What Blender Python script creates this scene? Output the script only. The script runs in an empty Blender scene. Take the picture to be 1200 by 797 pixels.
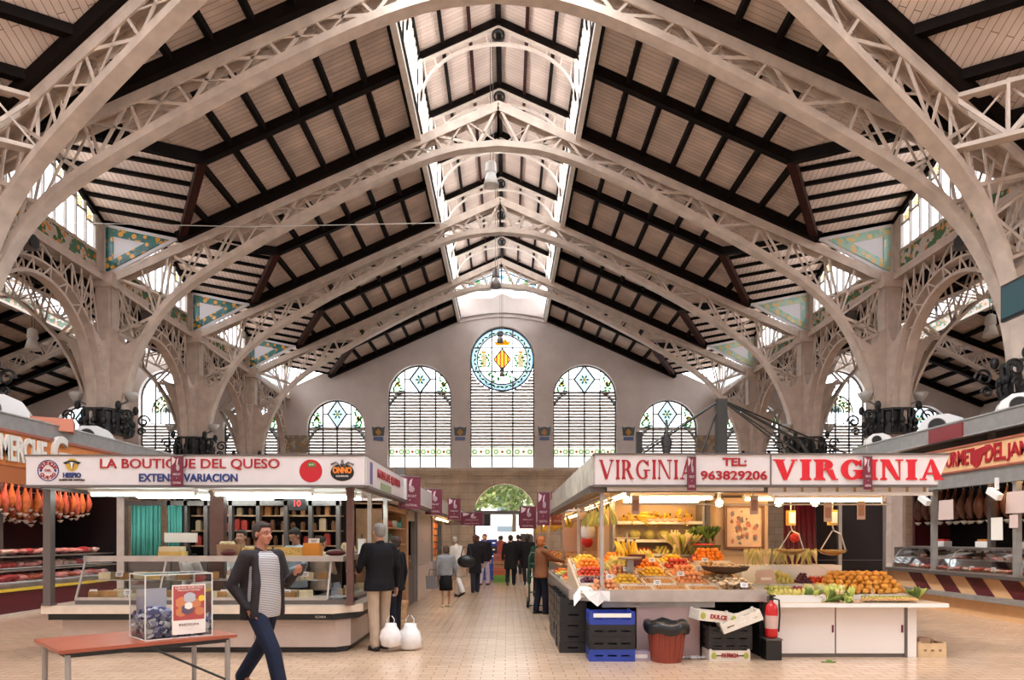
import bpy, bmesh, math, random
from mathutils import Vector, Matrix
random.seed(7)
PI = math.pi
scene = bpy.context.scene
COL = scene.collection

# ---------------------------------------------------------------- camera
cam_data = bpy.data.cameras.new('camera')
cam = bpy.data.objects.new('camera', cam_data)
COL.objects.link(cam)
cam.location = (0.3, 0.0, 1.6)
cam.rotation_euler = (PI / 2, 0, 0)
cam_data.sensor_width = 36.0
cam_data.lens = 24.0
cam_data.shift_x = 0.005
cam_data.shift_y = 0.193
cam_data.clip_end = 400
scene.camera = cam

# ---------------------------------------------------------------- daylight
world = bpy.data.worlds.new('world')
scene.world = world
world.use_nodes = True
wn = world.node_tree.nodes
bgn = wn['Background']
bgn.inputs[0].default_value = (0.90, 0.95, 1.0, 1)
bgn.inputs[1].default_value = 8.5

sun_d = bpy.data.lights.new('sun', 'SUN')
sun_d.energy = 2.0
sun_d.angle = math.radians(6)
sun_d.color = (1.0, 0.93, 0.82)
sun = bpy.data.objects.new('sun', sun_d)
COL.objects.link(sun)
sun.rotation_euler = (math.radians(38), 0, math.radians(-62))

vs = scene.view_settings
vs.view_transform = 'Standard'
vs.look = 'None'
vs.exposure = 0.0
vs.gamma = 1.0
vs.use_curve_mapping = False
scene.cycles.max_bounces = 7
scene.cycles.diffuse_bounces = 4
scene.cycles.glossy_bounces = 3
scene.cycles.transparent_max_bounces = 12
scene.cycles.transmission_bounces = 4
scene.cycles.use_denoising = True
scene.cycles.caustics_reflective = False
scene.cycles.caustics_refractive = False
scene.cycles.sample_clamp_indirect = 8.0

# ---------------------------------------------------------------- materials
MATS = {}
def mat(name, col=(0.5, 0.5, 0.5), rough=0.6, metal=0.0, var=0.0, vscale=6.0, emit=None, estr=0.0, spec=0.5, bump=0.0):
    if name in MATS:
        return MATS[name]
    m = bpy.data.materials.new(name)
    m.use_nodes = True
    nt = m.node_tree
    b = nt.nodes['Principled BSDF']
    b.inputs['Base Color'].default_value = (*col, 1)
    b.inputs['Roughness'].default_value = rough
    b.inputs['Metallic'].default_value = metal
    b.inputs['Specular IOR Level'].default_value = spec
    if emit:
        b.inputs['Emission Color'].default_value = (*emit, 1)
        b.inputs['Emission Strength'].default_value = estr
    if var > 0 or bump > 0:
        tc = nt.nodes.new('ShaderNodeTexCoord')
        nz = nt.nodes.new('ShaderNodeTexNoise')
        nz.inputs['Scale'].default_value = vscale
        nz.inputs['Detail'].default_value = 4
        nt.links.new(tc.outputs['Object'], nz.inputs['Vector'])
        if var > 0:
            r = nt.nodes.new('ShaderNodeMapRange')
            r.inputs['From Min'].default_value = 0.3
            r.inputs['From Max'].default_value = 0.7
            r.inputs['To Min'].default_value = 1 - var
            r.inputs['To Max'].default_value = 1 + var
            nt.links.new(nz.outputs['Fac'], r.inputs['Value'])
            mx = nt.nodes.new('ShaderNodeMix')
            mx.data_type = 'RGBA'
            mx.blend_type = 'MULTIPLY'
            mx.inputs['Factor'].default_value = 1
            mx.inputs['A'].default_value = (*col, 1)
            nt.links.new(r.outputs['Result'], mx.inputs['B'])
            nt.links.new(mx.outputs['Result'], b.inputs['Base Color'])
        if bump > 0:
            bp = nt.nodes.new('ShaderNodeBump')
            bp.inputs['Strength'].default_value = bump
            nt.links.new(nz.outputs['Fac'], bp.inputs['Height'])
            nt.links.new(bp.outputs['Normal'], b.inputs['Normal'])
    MATS[name] = m
    return m

def nodes_mat(name):
    m = bpy.data.materials.new(name)
    m.use_nodes = True
    MATS[name] = m
    return m, m.node_tree, m.node_tree.nodes['Principled BSDF']

def glass_mat(name, col, transp=0.5, gloss=0.0):
    """daylight glass: part see-through, part frosted"""
    m = bpy.data.materials.new(name)
    m.use_nodes = True
    nt = m.node_tree
    nt.nodes.remove(nt.nodes['Principled BSDF'])
    out = nt.nodes['Material Output']
    t = nt.nodes.new('ShaderNodeBsdfTransparent'); t.inputs[0].default_value = (*col, 1)
    l = nt.nodes.new('ShaderNodeBsdfTranslucent'); l.inputs[0].default_value = (*col, 1)
    mx = nt.nodes.new('ShaderNodeMixShader'); mx.inputs[0].default_value = transp
    nt.links.new(l.outputs[0], mx.inputs[1]); nt.links.new(t.outputs[0], mx.inputs[2])
    last = mx
    if gloss > 0:
        g = nt.nodes.new('ShaderNodeBsdfGlossy'); g.inputs['Roughness'].default_value = 0.03
        m2 = nt.nodes.new('ShaderNodeMixShader')
        fr = nt.nodes.new('ShaderNodeFresnel'); fr.inputs[0].default_value = 1.45
        mu = nt.nodes.new('ShaderNodeMath'); mu.operation = 'MULTIPLY'; mu.inputs[1].default_value = gloss
        nt.links.new(fr.outputs[0], mu.inputs[0]); nt.links.new(mu.outputs[0], m2.inputs[0])
        nt.links.new(mx.outputs[0], m2.inputs[1]); nt.links.new(g.outputs[0], m2.inputs[2])
        last = m2
    nt.links.new(last.outputs[0], out.inputs[0])
    MATS[name] = m
    return m

IRON = mat('cream_painted_iron', (0.66, 0.54, 0.45), 0.45, var=0.14, vscale=2.5)
COLM = mat('rose_beige_painted_iron', (0.62, 0.50, 0.42), 0.5, var=0.12, vscale=3)
BEAM = mat('dark_stained_timber', (0.007, 0.004, 0.003), 0.7, var=0.3, vscale=4, spec=0.12)
REDB = mat('reddish_timber', (0.035, 0.008, 0.006), 0.5, var=0.3, vscale=4, spec=0.2)
BLACKI = mat('black_wrought_iron', (0.012, 0.011, 0.011), 0.45)
STEEL = mat('brushed_steel', (0.55, 0.53, 0.51), 0.32, 0.9, var=0.1)
STEELD = mat('dark_steel', (0.16, 0.14, 0.135), 0.4, 0.6)
ALU = mat('grey_aluminium', (0.34, 0.33, 0.32), 0.4, 0.5, var=0.1)
WHITE = mat('white_paint', (0.80, 0.77, 0.75), 0.5, var=0.03)
SIGNW = mat('white_sign_face', (0.66, 0.62, 0.63), 0.4, var=0.02)
BLACK = mat('black_plastic', (0.01, 0.01, 0.01), 0.4)
LEAD = mat('window_lead', (0.10, 0.085, 0.075), 0.5)
MULL = mat('window_mullion', (0.30, 0.27, 0.25), 0.5)
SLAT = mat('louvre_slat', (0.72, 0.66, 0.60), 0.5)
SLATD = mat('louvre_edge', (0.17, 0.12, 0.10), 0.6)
GLASS = glass_mat('window_glass', (0.93, 0.96, 1.0), 0.5)
FROST = glass_mat('frosted_glass', (0.92, 0.93, 0.95), 0.35)
SHOPG = glass_mat('clear_shop_glass', (0.98, 0.99, 0.985), 1.0, gloss=0.5)
GREENG = glass_mat('green_stained_glass', (0.07, 0.26, 0.07), 0.6)
BLUEG = glass_mat('blue_stained_glass', (0.10, 0.19, 0.28), 0.6)
AMBERG = glass_mat('amber_stained_glass', (0.50, 0.28, 0.02), 0.6)
REDG = glass_mat('red_stained_glass', (0.22, 0.04, 0.012), 0.6)
CREAMG = glass_mat('cream_stained_glass', (0.42, 0.38, 0.28), 0.6)
PALEB = glass_mat('pale_blue_stained_glass', (0.19, 0.25, 0.27), 0.6)

def plaster():
    m, nt, b = nodes_mat('rose_grey_plaster')
    tc = nt.nodes.new('ShaderNodeTexCoord')
    n1 = nt.nodes.new('ShaderNodeTexNoise'); n1.inputs['Scale'].default_value = 0.35; n1.inputs['Detail'].default_value = 6
    n1.inputs['Roughness'].default_value = 0.65
    nt.links.new(tc.outputs['Object'], n1.inputs['Vector'])
    cr = nt.nodes.new('ShaderNodeValToRGB')
    cr.color_ramp.elements[0].position = 0.30; cr.color_ramp.elements[0].color = (0.60, 0.52, 0.48, 1)
    cr.color_ramp.elements[1].position = 0.68; cr.color_ramp.elements[1].color = (0.78, 0.70, 0.66, 1)
    nt.links.new(n1.outputs['Fac'], cr.inputs['Fac'])
    nt.links.new(cr.outputs['Color'], b.inputs['Base Color'])
    b.inputs['Roughness'].default_value = 0.8
    return m
PLASTER = plaster()

def brickmat(name, c1, c2, mortar, scale, w, h, rough=0.5, msize=0.02, bumpy=0.2, rot=None, spec=0.5, noise=0.0, offset=0.5, coat=0.0):
    m, nt, b = nodes_mat(name)
    tc = nt.nodes.new('ShaderNodeTexCoord')
    mp = nt.nodes.new('ShaderNodeMapping')
    if rot: mp.inputs['Rotation'].default_value = rot
    br = nt.nodes.new('ShaderNodeTexBrick')
    br.offset = offset
    br.inputs['Color1'].default_value = (*c1, 1); br.inputs['Color2'].default_value = (*c2, 1)
    br.inputs['Mortar'].default_value = (*mortar, 1)
    br.inputs['Scale'].default_value = scale
    br.inputs['Brick Width'].default_value = w; br.inputs['Row Height'].default_value = h
    br.inputs['Mortar Size'].default_value = msize
    nt.links.new(tc.outputs['Object'], mp.inputs[0]); nt.links.new(mp.outputs[0], br.inputs['Vector'])
    last = br.outputs['Color']
    if noise > 0:
        nz = nt.nodes.new('ShaderNodeTexNoise'); nz.inputs['Scale'].default_value = 0.9; nz.inputs['Detail'].default_value = 5
        nt.links.new(tc.outputs['Object'], nz.inputs['Vector'])
        r = nt.nodes.new('ShaderNodeMapRange'); r.inputs['From Min'].default_value = .3; r.inputs['From Max'].default_value = .7
        r.inputs['To Min'].default_value = 1 - noise; r.inputs['To Max'].default_value = 1 + noise
        nt.links.new(nz.outputs['Fac'], r.inputs['Value'])
        mx = nt.nodes.new('ShaderNodeMix'); mx.data_type = 'RGBA'; mx.blend_type = 'MULTIPLY'; mx.inputs['Factor'].default_value = 1
        nt.links.new(last, mx.inputs['A']); nt.links.new(r.outputs['Result'], mx.inputs['B'])
        last = mx.outputs['Result']
    nt.links.new(last, b.inputs['Base Color'])
    b.inputs['Roughness'].default_value = rough
    b.inputs['Specular IOR Level'].default_value = spec
    b.inputs['Coat Weight'].default_value = coat
    b.inputs['Coat Roughness'].default_value = 0.15
    if bumpy:
        bp = nt.nodes.new('ShaderNodeBump'); bp.inputs['Strength'].default_value = bumpy; bp.inputs['Distance'].default_value = 0.01
        inv = nt.nodes.new('ShaderNodeMath'); inv.operation = 'SUBTRACT'; inv.inputs[0].default_value = 1
        nt.links.new(br.outputs['Fac'], inv.inputs[1])
        nt.links.new(inv.outputs[0], bp.inputs['Height']); nt.links.new(bp.outputs['Normal'], b.inputs['Normal'])
    return m
FLOORM = brickmat('beige_mosaic_floor_tiles', (0.55, 0.385, 0.265), (0.49, 0.335, 0.225), (0.34, 0.22, 0.15), 1.0, 0.28, 0.14, rough=0.24, msize=0.007, bumpy=0.08, noise=0.10, coat=0.15)
BOARDS = brickmat('whitewashed_roof_boards', (0.66, 0.52, 0.43), (0.56, 0.43, 0.35), (0.24, 0.16, 0.12), 1.0, 2.2, 0.17, rough=0.8, msize=0.008, bumpy=0, noise=0.22)
BOARDX = brickmat('whitewashed_boards_lit_tone', (0.86, 0.72, 0.64), (0.80, 0.66, 0.58), (0.26, 0.17, 0.13), 1.0, 2.2, 0.17, rough=0.8, msize=0.008, bumpy=0, noise=0.15, rot=(0, 0, PI / 2))  # paler copy of the roof boards: clerestory light put into the colour
STONE = brickmat('ochre_stone_masonry', (0.68, 0.53, 0.38), (0.60, 0.46, 0.32), (0.42, 0.30, 0.20), 1.0, 1.1, 0.45, rough=0.8, msize=0.012, bumpy=0.3, rot=(PI / 2, 0, 0), noise=0.2)

def floral(name, base, c1, c2, scale=5.0, cut=0.5):
    """glazed tile with coloured blooms"""
    m, nt, b = nodes_mat(name)
    tc = nt.nodes.new('ShaderNodeTexCoord')
    v = nt.nodes.new('ShaderNodeTexVoronoi'); v.inputs['Scale'].default_value = scale
    nt.links.new(tc.outputs['Object'], v.inputs['Vector'])
    w = nt.nodes.new('ShaderNodeTexNoise'); w.inputs['Scale'].default_value = scale * 0.9; w.inputs['Detail'].default_value = 1
    nt.links.new(tc.outputs['Object'], w.inputs['Vector'])
    lt = nt.nodes.new('ShaderNodeMath'); lt.operation = 'LESS_THAN'; lt.inputs[1].default_value = cut * 0.62
    nt.links.new(v.outputs['Distance'], lt.inputs[0])
    gt = nt.nodes.new('ShaderNodeMath'); gt.operation = 'GREATER_THAN'; gt.inputs[1].default_value = 0.47
    nt.links.new(w.outputs['Fac'], gt.inputs[0])
    m1 = nt.nodes.new('ShaderNodeMix'); m1.data_type = 'RGBA'
    m1.inputs['A'].default_value = (*base, 1); m1.inputs['B'].default_value = (*c2, 1)
    nt.links.new(gt.outputs[0], m1.inputs['Factor'])
    m2 = nt.nodes.new('ShaderNodeMix'); m2.data_type = 'RGBA'; m2.inputs['B'].default_value = (*c1, 1)
    nt.links.new(lt.outputs[0], m2.inputs['Factor']); nt.links.new(m1.outputs['Result'], m2.inputs['A'])
    nt.links.new(m2.outputs['Result'], b.inputs['Base Color'])
    b.inputs['Roughness'].default_value = 0.25
    return m
FLORAL = floral('glazed_floral_tiles', (0.62, 0.52, 0.44), (0.75, 0.28, 0.05), (0.06, 0.16, 0.07), 4.0)
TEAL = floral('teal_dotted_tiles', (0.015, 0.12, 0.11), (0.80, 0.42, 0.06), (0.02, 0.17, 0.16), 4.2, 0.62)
TEALP = floral('teal_tiles_painted_backlight', (0.30, 0.55, 0.46), (0.80, 0.58, 0.22), (0.42, 0.62, 0.50), 4.2, 0.62)  # right-hand teal tiles: backlight put into paler tile colours
TILEW = mat('white_glazed_tile', (0.75, 0.74, 0.78), 0.3)

# ---------------------------------------------------------------- mesh builder
class MB:
    def __init__(s):
        s.v = []; s.f = []; s.m = []; s.mi = 0
    def face(s, pts):
        n = len(s.v); s.v += [tuple(p) for p in pts]; s.f.append(tuple(range(n, n + len(pts)))); s.m.append(s.mi)
    def mesh(s, vs_, fs):
        n = len(s.v); s.v += [tuple(p) for p in vs_]
        for f in fs: s.f.append(tuple(i + n for i in f)); s.m.append(s.mi)
    def box(s, x0, y0, z0, x1, y1, z1):
        s.mesh([(x0, y0, z0), (x1, y0, z0), (x1, y1, z0), (x0, y1, z0), (x0, y0, z1), (x1, y0, z1), (x1, y1, z1), (x0, y1, z1)],
               [(0, 3, 2, 1), (4, 5, 6, 7), (0, 1, 5, 4), (1, 2, 6, 5), (2, 3, 7, 6), (3, 0, 4, 7)])
    def cbox(s, cx, cy, cz, sx, sy, sz, rz=0.0, rx=0.0, ry=0.0):
        M = Matrix.Rotation(rz, 3, 'Z') @ Matrix.Rotation(ry, 3, 'Y') @ Matrix.Rotation(rx, 3, 'X')
        vs_ = []
        for z in (-1, 1):
            for x, y in ((-1, -1), (1, -1), (1, 1), (-1, 1)):
                p = M @ Vector((x * sx / 2, y * sy / 2, z * sz / 2)); vs_.append((cx + p.x, cy + p.y, cz + p.z))
        s.mesh(vs_, [(0, 3, 2, 1), (4, 5, 6, 7), (0, 1, 5, 4), (1, 2, 6, 5), (2, 3, 7, 6), (3, 0, 4, 7)])
    def bar(s, p, q, w, h, side=None):
        """rectangular bar p->q; side = direction of the width w"""
        p = Vector(p); q = Vector(q); d = (q - p)
        if d.length < 1e-6: return
        d.normalize()
        a = Vector(side) if side is not None else (Vector((0, 0, 1)).cross(d) if abs(d.z) < 0.98 else Vector((1, 0, 0)))
        a = (a - d * a.dot(d))
        if a.length < 1e-6: a = Vector((1, 0, 0)) - d * d.x
        a.normalize(); b = d.cross(a)
        a = a * w / 2; b = b * h / 2
        vs_ = [p - a - b, p + a - b, p + a + b, p - a + b, q - a - b, q + a - b, q + a + b, q - a + b]
        s.mesh(vs_, [(0, 3, 2, 1), (4, 5, 6, 7), (0, 1, 5, 4), (1, 2, 6, 5), (2, 3, 7, 6), (3, 0, 4, 7)])
    def prism(s, poly, O, U, V, W):
        """poly in (u,v); extruded by vector W"""
        O = Vector(O); U = Vector(U); V = Vector(V); W = Vector(W); n = len(poly)
        a = [O + U * u + V * v for u, v in poly]; b = [p + W for p in a]
        s.mesh(a + b, [tuple(range(n))[::-1], tuple(range(n, 2 * n))] + [(i, (i + 1) % n, n + (i + 1) % n, n + i) for i in range(n)])
    def strip(s, pts, half, thick):
        """ribbon through pts (Vectors): half = vector half-width, thick = list/val of normal offset in plane"""
        P = [Vector(p) for p in pts]; H = Vector(half); n = len(P); vs_ = []
        for i, p in enumerate(P):
            t = (P[min(i + 1, n - 1)] - P[max(i - 1, 0)]).normalized()
            nn = t.cross(H).normalized() * thick / 2
            vs_ += [p - H - nn, p + H - nn, p + H + nn, p - H + nn]
        fs = [(0, 1, 2, 3), (4 * n - 4, 4 * n - 1, 4 * n - 2, 4 * n - 3)]
        for i in range(n - 1):
            for k in range(4):
                a = 4 * i + k; b = 4 * i + (k + 1) % 4
                fs.append((a, a + 4, b + 4, b))
        s.mesh(vs_, fs)
    def tube(s, pts, r, n=8, rr=None, caps=True):
        P = [Vector(p) for p in pts]; N = len(P); vs_ = []; prev = None
        for i, p in enumerate(P):
            t = (P[min(i + 1, N - 1)] - P[max(i - 1, 0)]).normalized()
            if prev is None:
                a = Vector((0, 0, 1)).cross(t) if abs(t.z) < 0.9 else Vector((1, 0, 0)).cross(t)
            else:
                a = prev - t * prev.dot(t)
            a.normalize(); prev = a; b = t.cross(a)
            R = rr[i] if rr else r
            for k in range(n):
                an = 2 * PI * k / n; vs_.append(p + a * (R * math.cos(an)) + b * (R * math.sin(an)))
        fs = []
        for i in range(N - 1):
            for k in range(n):
                k2 = (k + 1) % n; fs.append((i * n + k, i * n + k2, (i + 1) * n + k2, (i + 1) * n + k))
        if caps: fs += [tuple(range(n))[::-1], tuple(range((N - 1) * n, N * n))]
        s.mesh(vs_, fs)
    def lathe(s, prof, c=(0, 0, 0), n=16, caps=True, rot=0.0):
        vs_ = []; N = len(prof)
        for r, z in prof:
            for k in range(n):
                a = 2 * PI * k / n + rot; vs_.append((c[0] + r * math.cos(a), c[1] + r * math.sin(a), c[2] + z))
        fs = []
        for i in range(N - 1):
            for k in range(n):
                k2 = (k + 1) % n; fs.append((i * n + k, i * n + k2, (i + 1) * n + k2, (i + 1) * n + k))
        if caps: fs += [tuple(range(n))[::-1], tuple(range((N - 1) * n, N * n))]
        s.mesh(vs_, fs)
    def ell(s, c, r, nu=12, nv=8, M=None, f=None):
        vs_ = []; fs = []
        if not hasattr(r, '__len__'): r = (r, r, r)
        def put(x, y, z):
            p = Vector((x * r[0], y * r[1], z * r[2]))
            if f: p = f(p)
            if M is not None: p = M @ p
            vs_.append((c[0] + p.x, c[1] + p.y, c[2] + p.z))
        put(0, 0, -1)
        for j in range(1, nv):
            ph = -PI / 2 + PI * j / nv
            for i in range(nu):
                a = 2 * PI * i / nu; put(math.cos(ph) * math.cos(a), math.cos(ph) * math.sin(a), math.sin(ph))
        put(0, 0, 1)
        for i in range(nu): fs.append((0, 1 + (i + 1) % nu, 1 + i))
        for j in range(nv - 2):
            for i in range(nu):
                i2 = (i + 1) % nu; fs.append((1 + j * nu + i, 1 + j * nu + i2, 1 + (j + 1) * nu + i2, 1 + (j + 1) * nu + i))
        t = len(vs_) - 1; b0 = 1 + (nv - 2) * nu
        for i in range(nu): fs.append((b0 + i, b0 + (i + 1) % nu, t))
        s.mesh(vs_, fs)
    def cap(s, p, q, r1, r2, n=10, flat=1.0, side=None):
        """tapered capsule"""
        p = Vector(p); q = Vector(q); d = q - p; L = max(d.length, 1e-5); d = d / L
        a = Vector(side) if side is not None else (Vector((1, 0, 0)) if abs(d.x) < 0.9 else Vector((0, 1, 0)))
        a = (a - d * a.dot(d)).normalized(); b = d.cross(a)
        rings = []
        for k in range(1, 4):
            an = PI / 2 * k / 4; rings.append((-r1 * math.cos(an), r1 * math.sin(an)))
        rings.append((0, r1)); rings.append((L, r2))
        for k in range(1, 4):
            an = PI / 2 * k / 4; rings.append((L + r2 * math.sin(an), r2 * math.cos(an)))
        vs_ = [p - d * r1]
        for z, r in rings:
            for k in range(n):
                an = 2 * PI * k / n; vs_.append(p + d * z + a * (r * math.cos(an)) + b * (r * flat * math.sin(an)))
        vs_.append(q + d * r2)
        fs = [(0, 1 + (i + 1) % n, 1 + i) for i in range(n)]
        for j in range(len(rings) - 1):
            for i in range(n):
                i2 = (i + 1) % n; fs.append((1 + j * n + i, 1 + j * n + i2, 1 + (j + 1) * n + i2, 1 + (j + 1) * n + i))
        t = len(vs_) - 1; b0 = 1 + (len(rings) - 1) * n
        fs += [(b0 + i, b0 + (i + 1) % n, t) for i in range(n)]
        s.mesh(vs_, fs)
    def data(s, name, mats, smooth=False, org=None, recalc=True):
        me = bpy.data.meshes.new(name)
        v = s.v if org is None else [(p[0] - org[0], p[1] - org[1], p[2] - org[2]) for p in s.v]
        me.from_pydata([tuple(p) for p in v], [], s.f)
        if not isinstance(mats, (list, tuple)): mats = [mats]
        for m in mats: me.materials.append(m)
        if len(mats) > 1: me.polygons.foreach_set('material_index', s.m)
        if smooth is True: me.polygons.foreach_set('use_smooth', [True] * len(me.polygons))
        elif smooth: me.shade_smooth() if False else me.polygons.foreach_set('use_smooth', [True] * len(me.polygons))
        if recalc:
            bm = bmesh.new(); bm.from_mesh(me); bmesh.ops.recalc_face_normals(bm, faces=bm.faces); bm.to_mesh(me); bm.free()
        me.update()
        return me
    def build(s, name, mats, parent=None, smooth=False, org=None, loc=None, recalc=True):
        o = bpy.data.objects.new(name, s.data(name, mats, smooth, org, recalc))
        COL.objects.link(o)
        if parent is not None: o.parent = parent
        elif org is not None: o.location = org
        if loc is not None: o.location = loc
        return o

def tag(o, label=None, cat=None, group=None, kind=None):
    if label: o['label'] = label
    if cat: o['category'] = cat
    if group: o['group'] = group
    if kind: o['kind'] = kind
    return o
def thing(name, label, cat, loc=(0, 0, 0), rz=0.0, group=None):
    o = bpy.data.objects.new(name, None); COL.objects.link(o)
    o.empty_display_size = 0.2
    o.location = loc; o.rotation_euler = (0, 0, rz)
    return tag(o, label, cat, group)
def struct_empty(name, loc=(0, 0, 0)):
    o = bpy.data.objects.new(name, None); COL.objects.link(o); o.location = loc; o['kind'] = 'structure'
    return o
def struct(mb, name, mats, smooth=False, org=None):
    o = mb.build(name, mats, smooth=smooth, org=org); o['kind'] = 'structure'; return o
CH = {}
def kids(o):
    return [c for c in COL.objects if c.parent is o]
def dup(o, loc=None, rot=None, label=None, group=None, scale=None, _kids=None):
    """copy of a thing with its parts and sub-parts"""
    if o.name not in CH: CH[o.name] = kids(o)
    c = o.copy(); COL.objects.link(c)
    if loc is not None: c.location = loc
    if rot is not None: c.rotation_euler = rot if hasattr(rot, '__len__') else (0, 0, rot)
    if scale is not None: c.scale = scale if hasattr(scale, '__len__') else (scale,) * 3
    if label: c['label'] = label
    if group: c['group'] = group
    for ch in CH[o.name]:
        if ch.name not in CH: CH[ch.name] = kids(ch)
        k = ch.copy(); COL.objects.link(k); k.parent = c
        for g in CH[ch.name]:
            d = g.copy(); COL.objects.link(d); d.parent = k
    return c

# ================================================================ THE BUILDING
BAY = 6.7
YC = [17.3, 24.0, 30.7, 37.4, 44.1]      # truss / column lines; the last one is the end wall
YW = 44.1
HX = 13.9                                 # arcade line
ORD = ['nearest', 'second nearest', 'third nearest', 'farthest']
def zroof(x):                             # underside of the boards
    x = abs(x)
    if x < 14.0: return 17.2 - 0.447 * x
    return 13.75 - 0.4 * abs(x - 22.4)
def lerp_tab(tab, u):
    for (a, za), (b, zb) in zip(tab, tab[1:]):
        if u <= b: return za + (zb - za) * (u - a) / (b - a)
    return tab[-1][1]
LOWP = [(0, 15.32), (1.4, 15.2), (2.7, 14.8), (4.1, 14.2), (5.5, 13.52), (6.7, 12.9), (7.9, 12.25), (9.0, 11.62), (9.9, 11.08), (10.7, 10.55),
        (11.4, 9.98), (11.95, 9.35), (12.4, 8.6), (12.75, 7.8), (13.0, 7.0), (13.12, 6.2), (13.2, 5.2)]
def upz(u): return 16.8 - 0.447 * u

# ---- floor and ground
mb = MB(); mb.face([(-31, -12, 0), (31, -12, 0), (31, YW + .6, 0), (-31, YW + .6, 0)])
struct(mb, 'floor', FLOORM)
PAVE = mat('grey_street_paving', (0.42, 0.40, 0.38), 0.8, var=0.1)
mb = MB(); mb.face([(-60, YW + .6, -0.02), (60, YW + .6, -0.02), (60, 130, -0.02), (-60, 130, -0.02)])
struct(mb, 'floor_street', PAVE)

# ---- end wall, cut by its windows and door
WINS = [  # cx, half width, sill, spring, kind
    (0.0, 2.08, 6.15, None, 'round'),
    (-5.35, 2.05, 6.15, 10.75, 'tall'), (5.35, 2.05, 6.15, 10.75, 'tall'),
    (-10.75, 1.88, 6.15, 8.65, 'mid'), (10.75, 1.88, 6.15, 8.65, 'mid'),
    (-16.3, 1.75, 6.15, 8.6, 'mid'), (16.3, 1.75, 6.15, 8.6, 'mid'),
    (-21.7, 1.8, 6.15, 10.65, 'letter'), (21.7, 1.8, 6.15, 10.65, 'letter'),
    (-27.2, 1.75, 6.15, 8.4, 'mid'), (27.2, 1.75, 6.15, 8.4, 'mid')]
def win_top(w, x):
    cx, hw, sill, sp, kind = w
    d = min(abs(x - cx), hw)
    if kind == 'round': return 13.2 + math.sqrt(max(0, hw * hw - d * d))
    return sp + math.sqrt(max(0, hw * hw - d * d))
DOOR = (0.15, 1.98, 0.0, 3.1, 'door')
def lantern_z(x):
    return max(0, 19.5 - 0.44 * abs(x))
def wall_top(x):
    return zroof(x)
xs = set([-31, 31, -22.4, 22.4, -14, 14, 0])
for k in range(-62, 63): xs.add(k * 0.5)
for w in WINS + [DOOR]:
    for i in range(25):
        xs.add(round(w[0] - w[1] * math.cos(PI * i / 24), 4))
xs = sorted(x for x in xs if -31 <= x <= 31)
mb = MB(); rv = MB()
for a, b in zip(xs, xs[1:]):
    if b - a < 1e-4: continue
    m_ = (a + b) / 2; ops = []
    for w in WINS + [DOOR]:
        if abs(m_ - w[0]) < w[1]:
            ops.append((w[2], win_top(w, a), win_top(w, b)))
    ops.sort()
    lo = (6.0, 6.0) if not any(o[0] == 0 for o in ops) else (6.0, 6.0)
    for sill, ta, tb in ops:
        if sill == 0: continue
        mb.face([(a, YW, lo[0]), (b, YW, lo[1]), (b, YW, sill), (a, YW, sill)])
        lo = (ta, tb)
        rv.face([(a, YW, ta), (b, YW, tb), (b, YW + .55, tb), (a, YW + .55, ta)])
        rv.face([(a, YW, sill), (b, YW, sill), (b, YW + .55, sill), (a, YW + .55, sill)])
    mb.face([(a, YW, lo[0]), (b, YW, lo[1]), (b, YW, wall_top(b) + .2), (a, YW, wall_top(a) + .2)])
for w in WINS:
    if w[4] == 'round': zz = 13.2
    else: zz = w[3]
    for sx in (-1, 1):
        x = w[0] + sx * w[1]; rv.face([(x, YW, w[2]), (x, YW + .55, w[2]), (x, YW + .55, zz), (x, YW, zz)])
mb.mesh(rv.v, rv.f)
struct(mb, 'wall_back', PLASTER)
# stone lower storey with door
mb = MB()
for a, b in zip(xs, xs[1:]):
    m_ = (a + b) / 2
    if abs(m_ - DOOR[0]) < DOOR[1]:
        ta, tb = win_top(DOOR, a), win_top(DOOR, b)
        mb.face([(a, YW - .02, ta), (b, YW - .02, tb), (b, YW - .02, 6.05), (a, YW - .02, 6.05)])
        mb.face([(a, YW - .02, ta), (b, YW - .02, tb), (b, YW + .6, tb), (a, YW + .6, ta)])
    else:
        mb.face([(a, YW - .02, 0), (b, YW - .02, 0), (b, YW - .02, 6.05), (a, YW - .02, 6.05)])
for sx in (-1, 1):
    x = DOOR[0] + sx * DOOR[1]; mb.face([(x, YW - .02, 0), (x, YW + .6, 0), (x, YW + .6, 3.1), (x, YW - .02, 3.1)])
# pilasters and blind arches
for px_ in (-14, -8.6, -3.4, 3.7, 8.9, 14):
    mb.box(px_ - .45, YW - .22, 0, px_ + .45, YW, 4.3)
    mb.box(px_ - .6, YW - .3, 4.3, px_ + .6, YW, 4.65)
def arcpts(cx, cz, r, a0, a1, n, y):
    return [(cx + r * math.cos(a0 + (a1 - a0) * i / n), y, cz + r * math.sin(a0 + (a1 - a0) * i / n)) for i in range(n + 1)]
for cx, r in ((0.15, 2.25), (-6.0, 2.1), (6.3, 2.1), (-11.3, 2.1), (11.4, 2.1)):
    mb.strip(arcpts(cx, 3.1, r, 0, PI, 24, YW - .06), (0, .08, 0), .3)
struct(mb, 'wall_back_base', STONE)
mb = MB(); mb.box(-31, YW - .35, 5.78, 31, YW, 6.0); mb.box(-31, YW - .22, 5.6, 31, YW, 5.78)
mb.box(-31, YW - .12, 5.1, 31, YW, 5.2)
struct(mb, 'trim_1', STONE)
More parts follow.
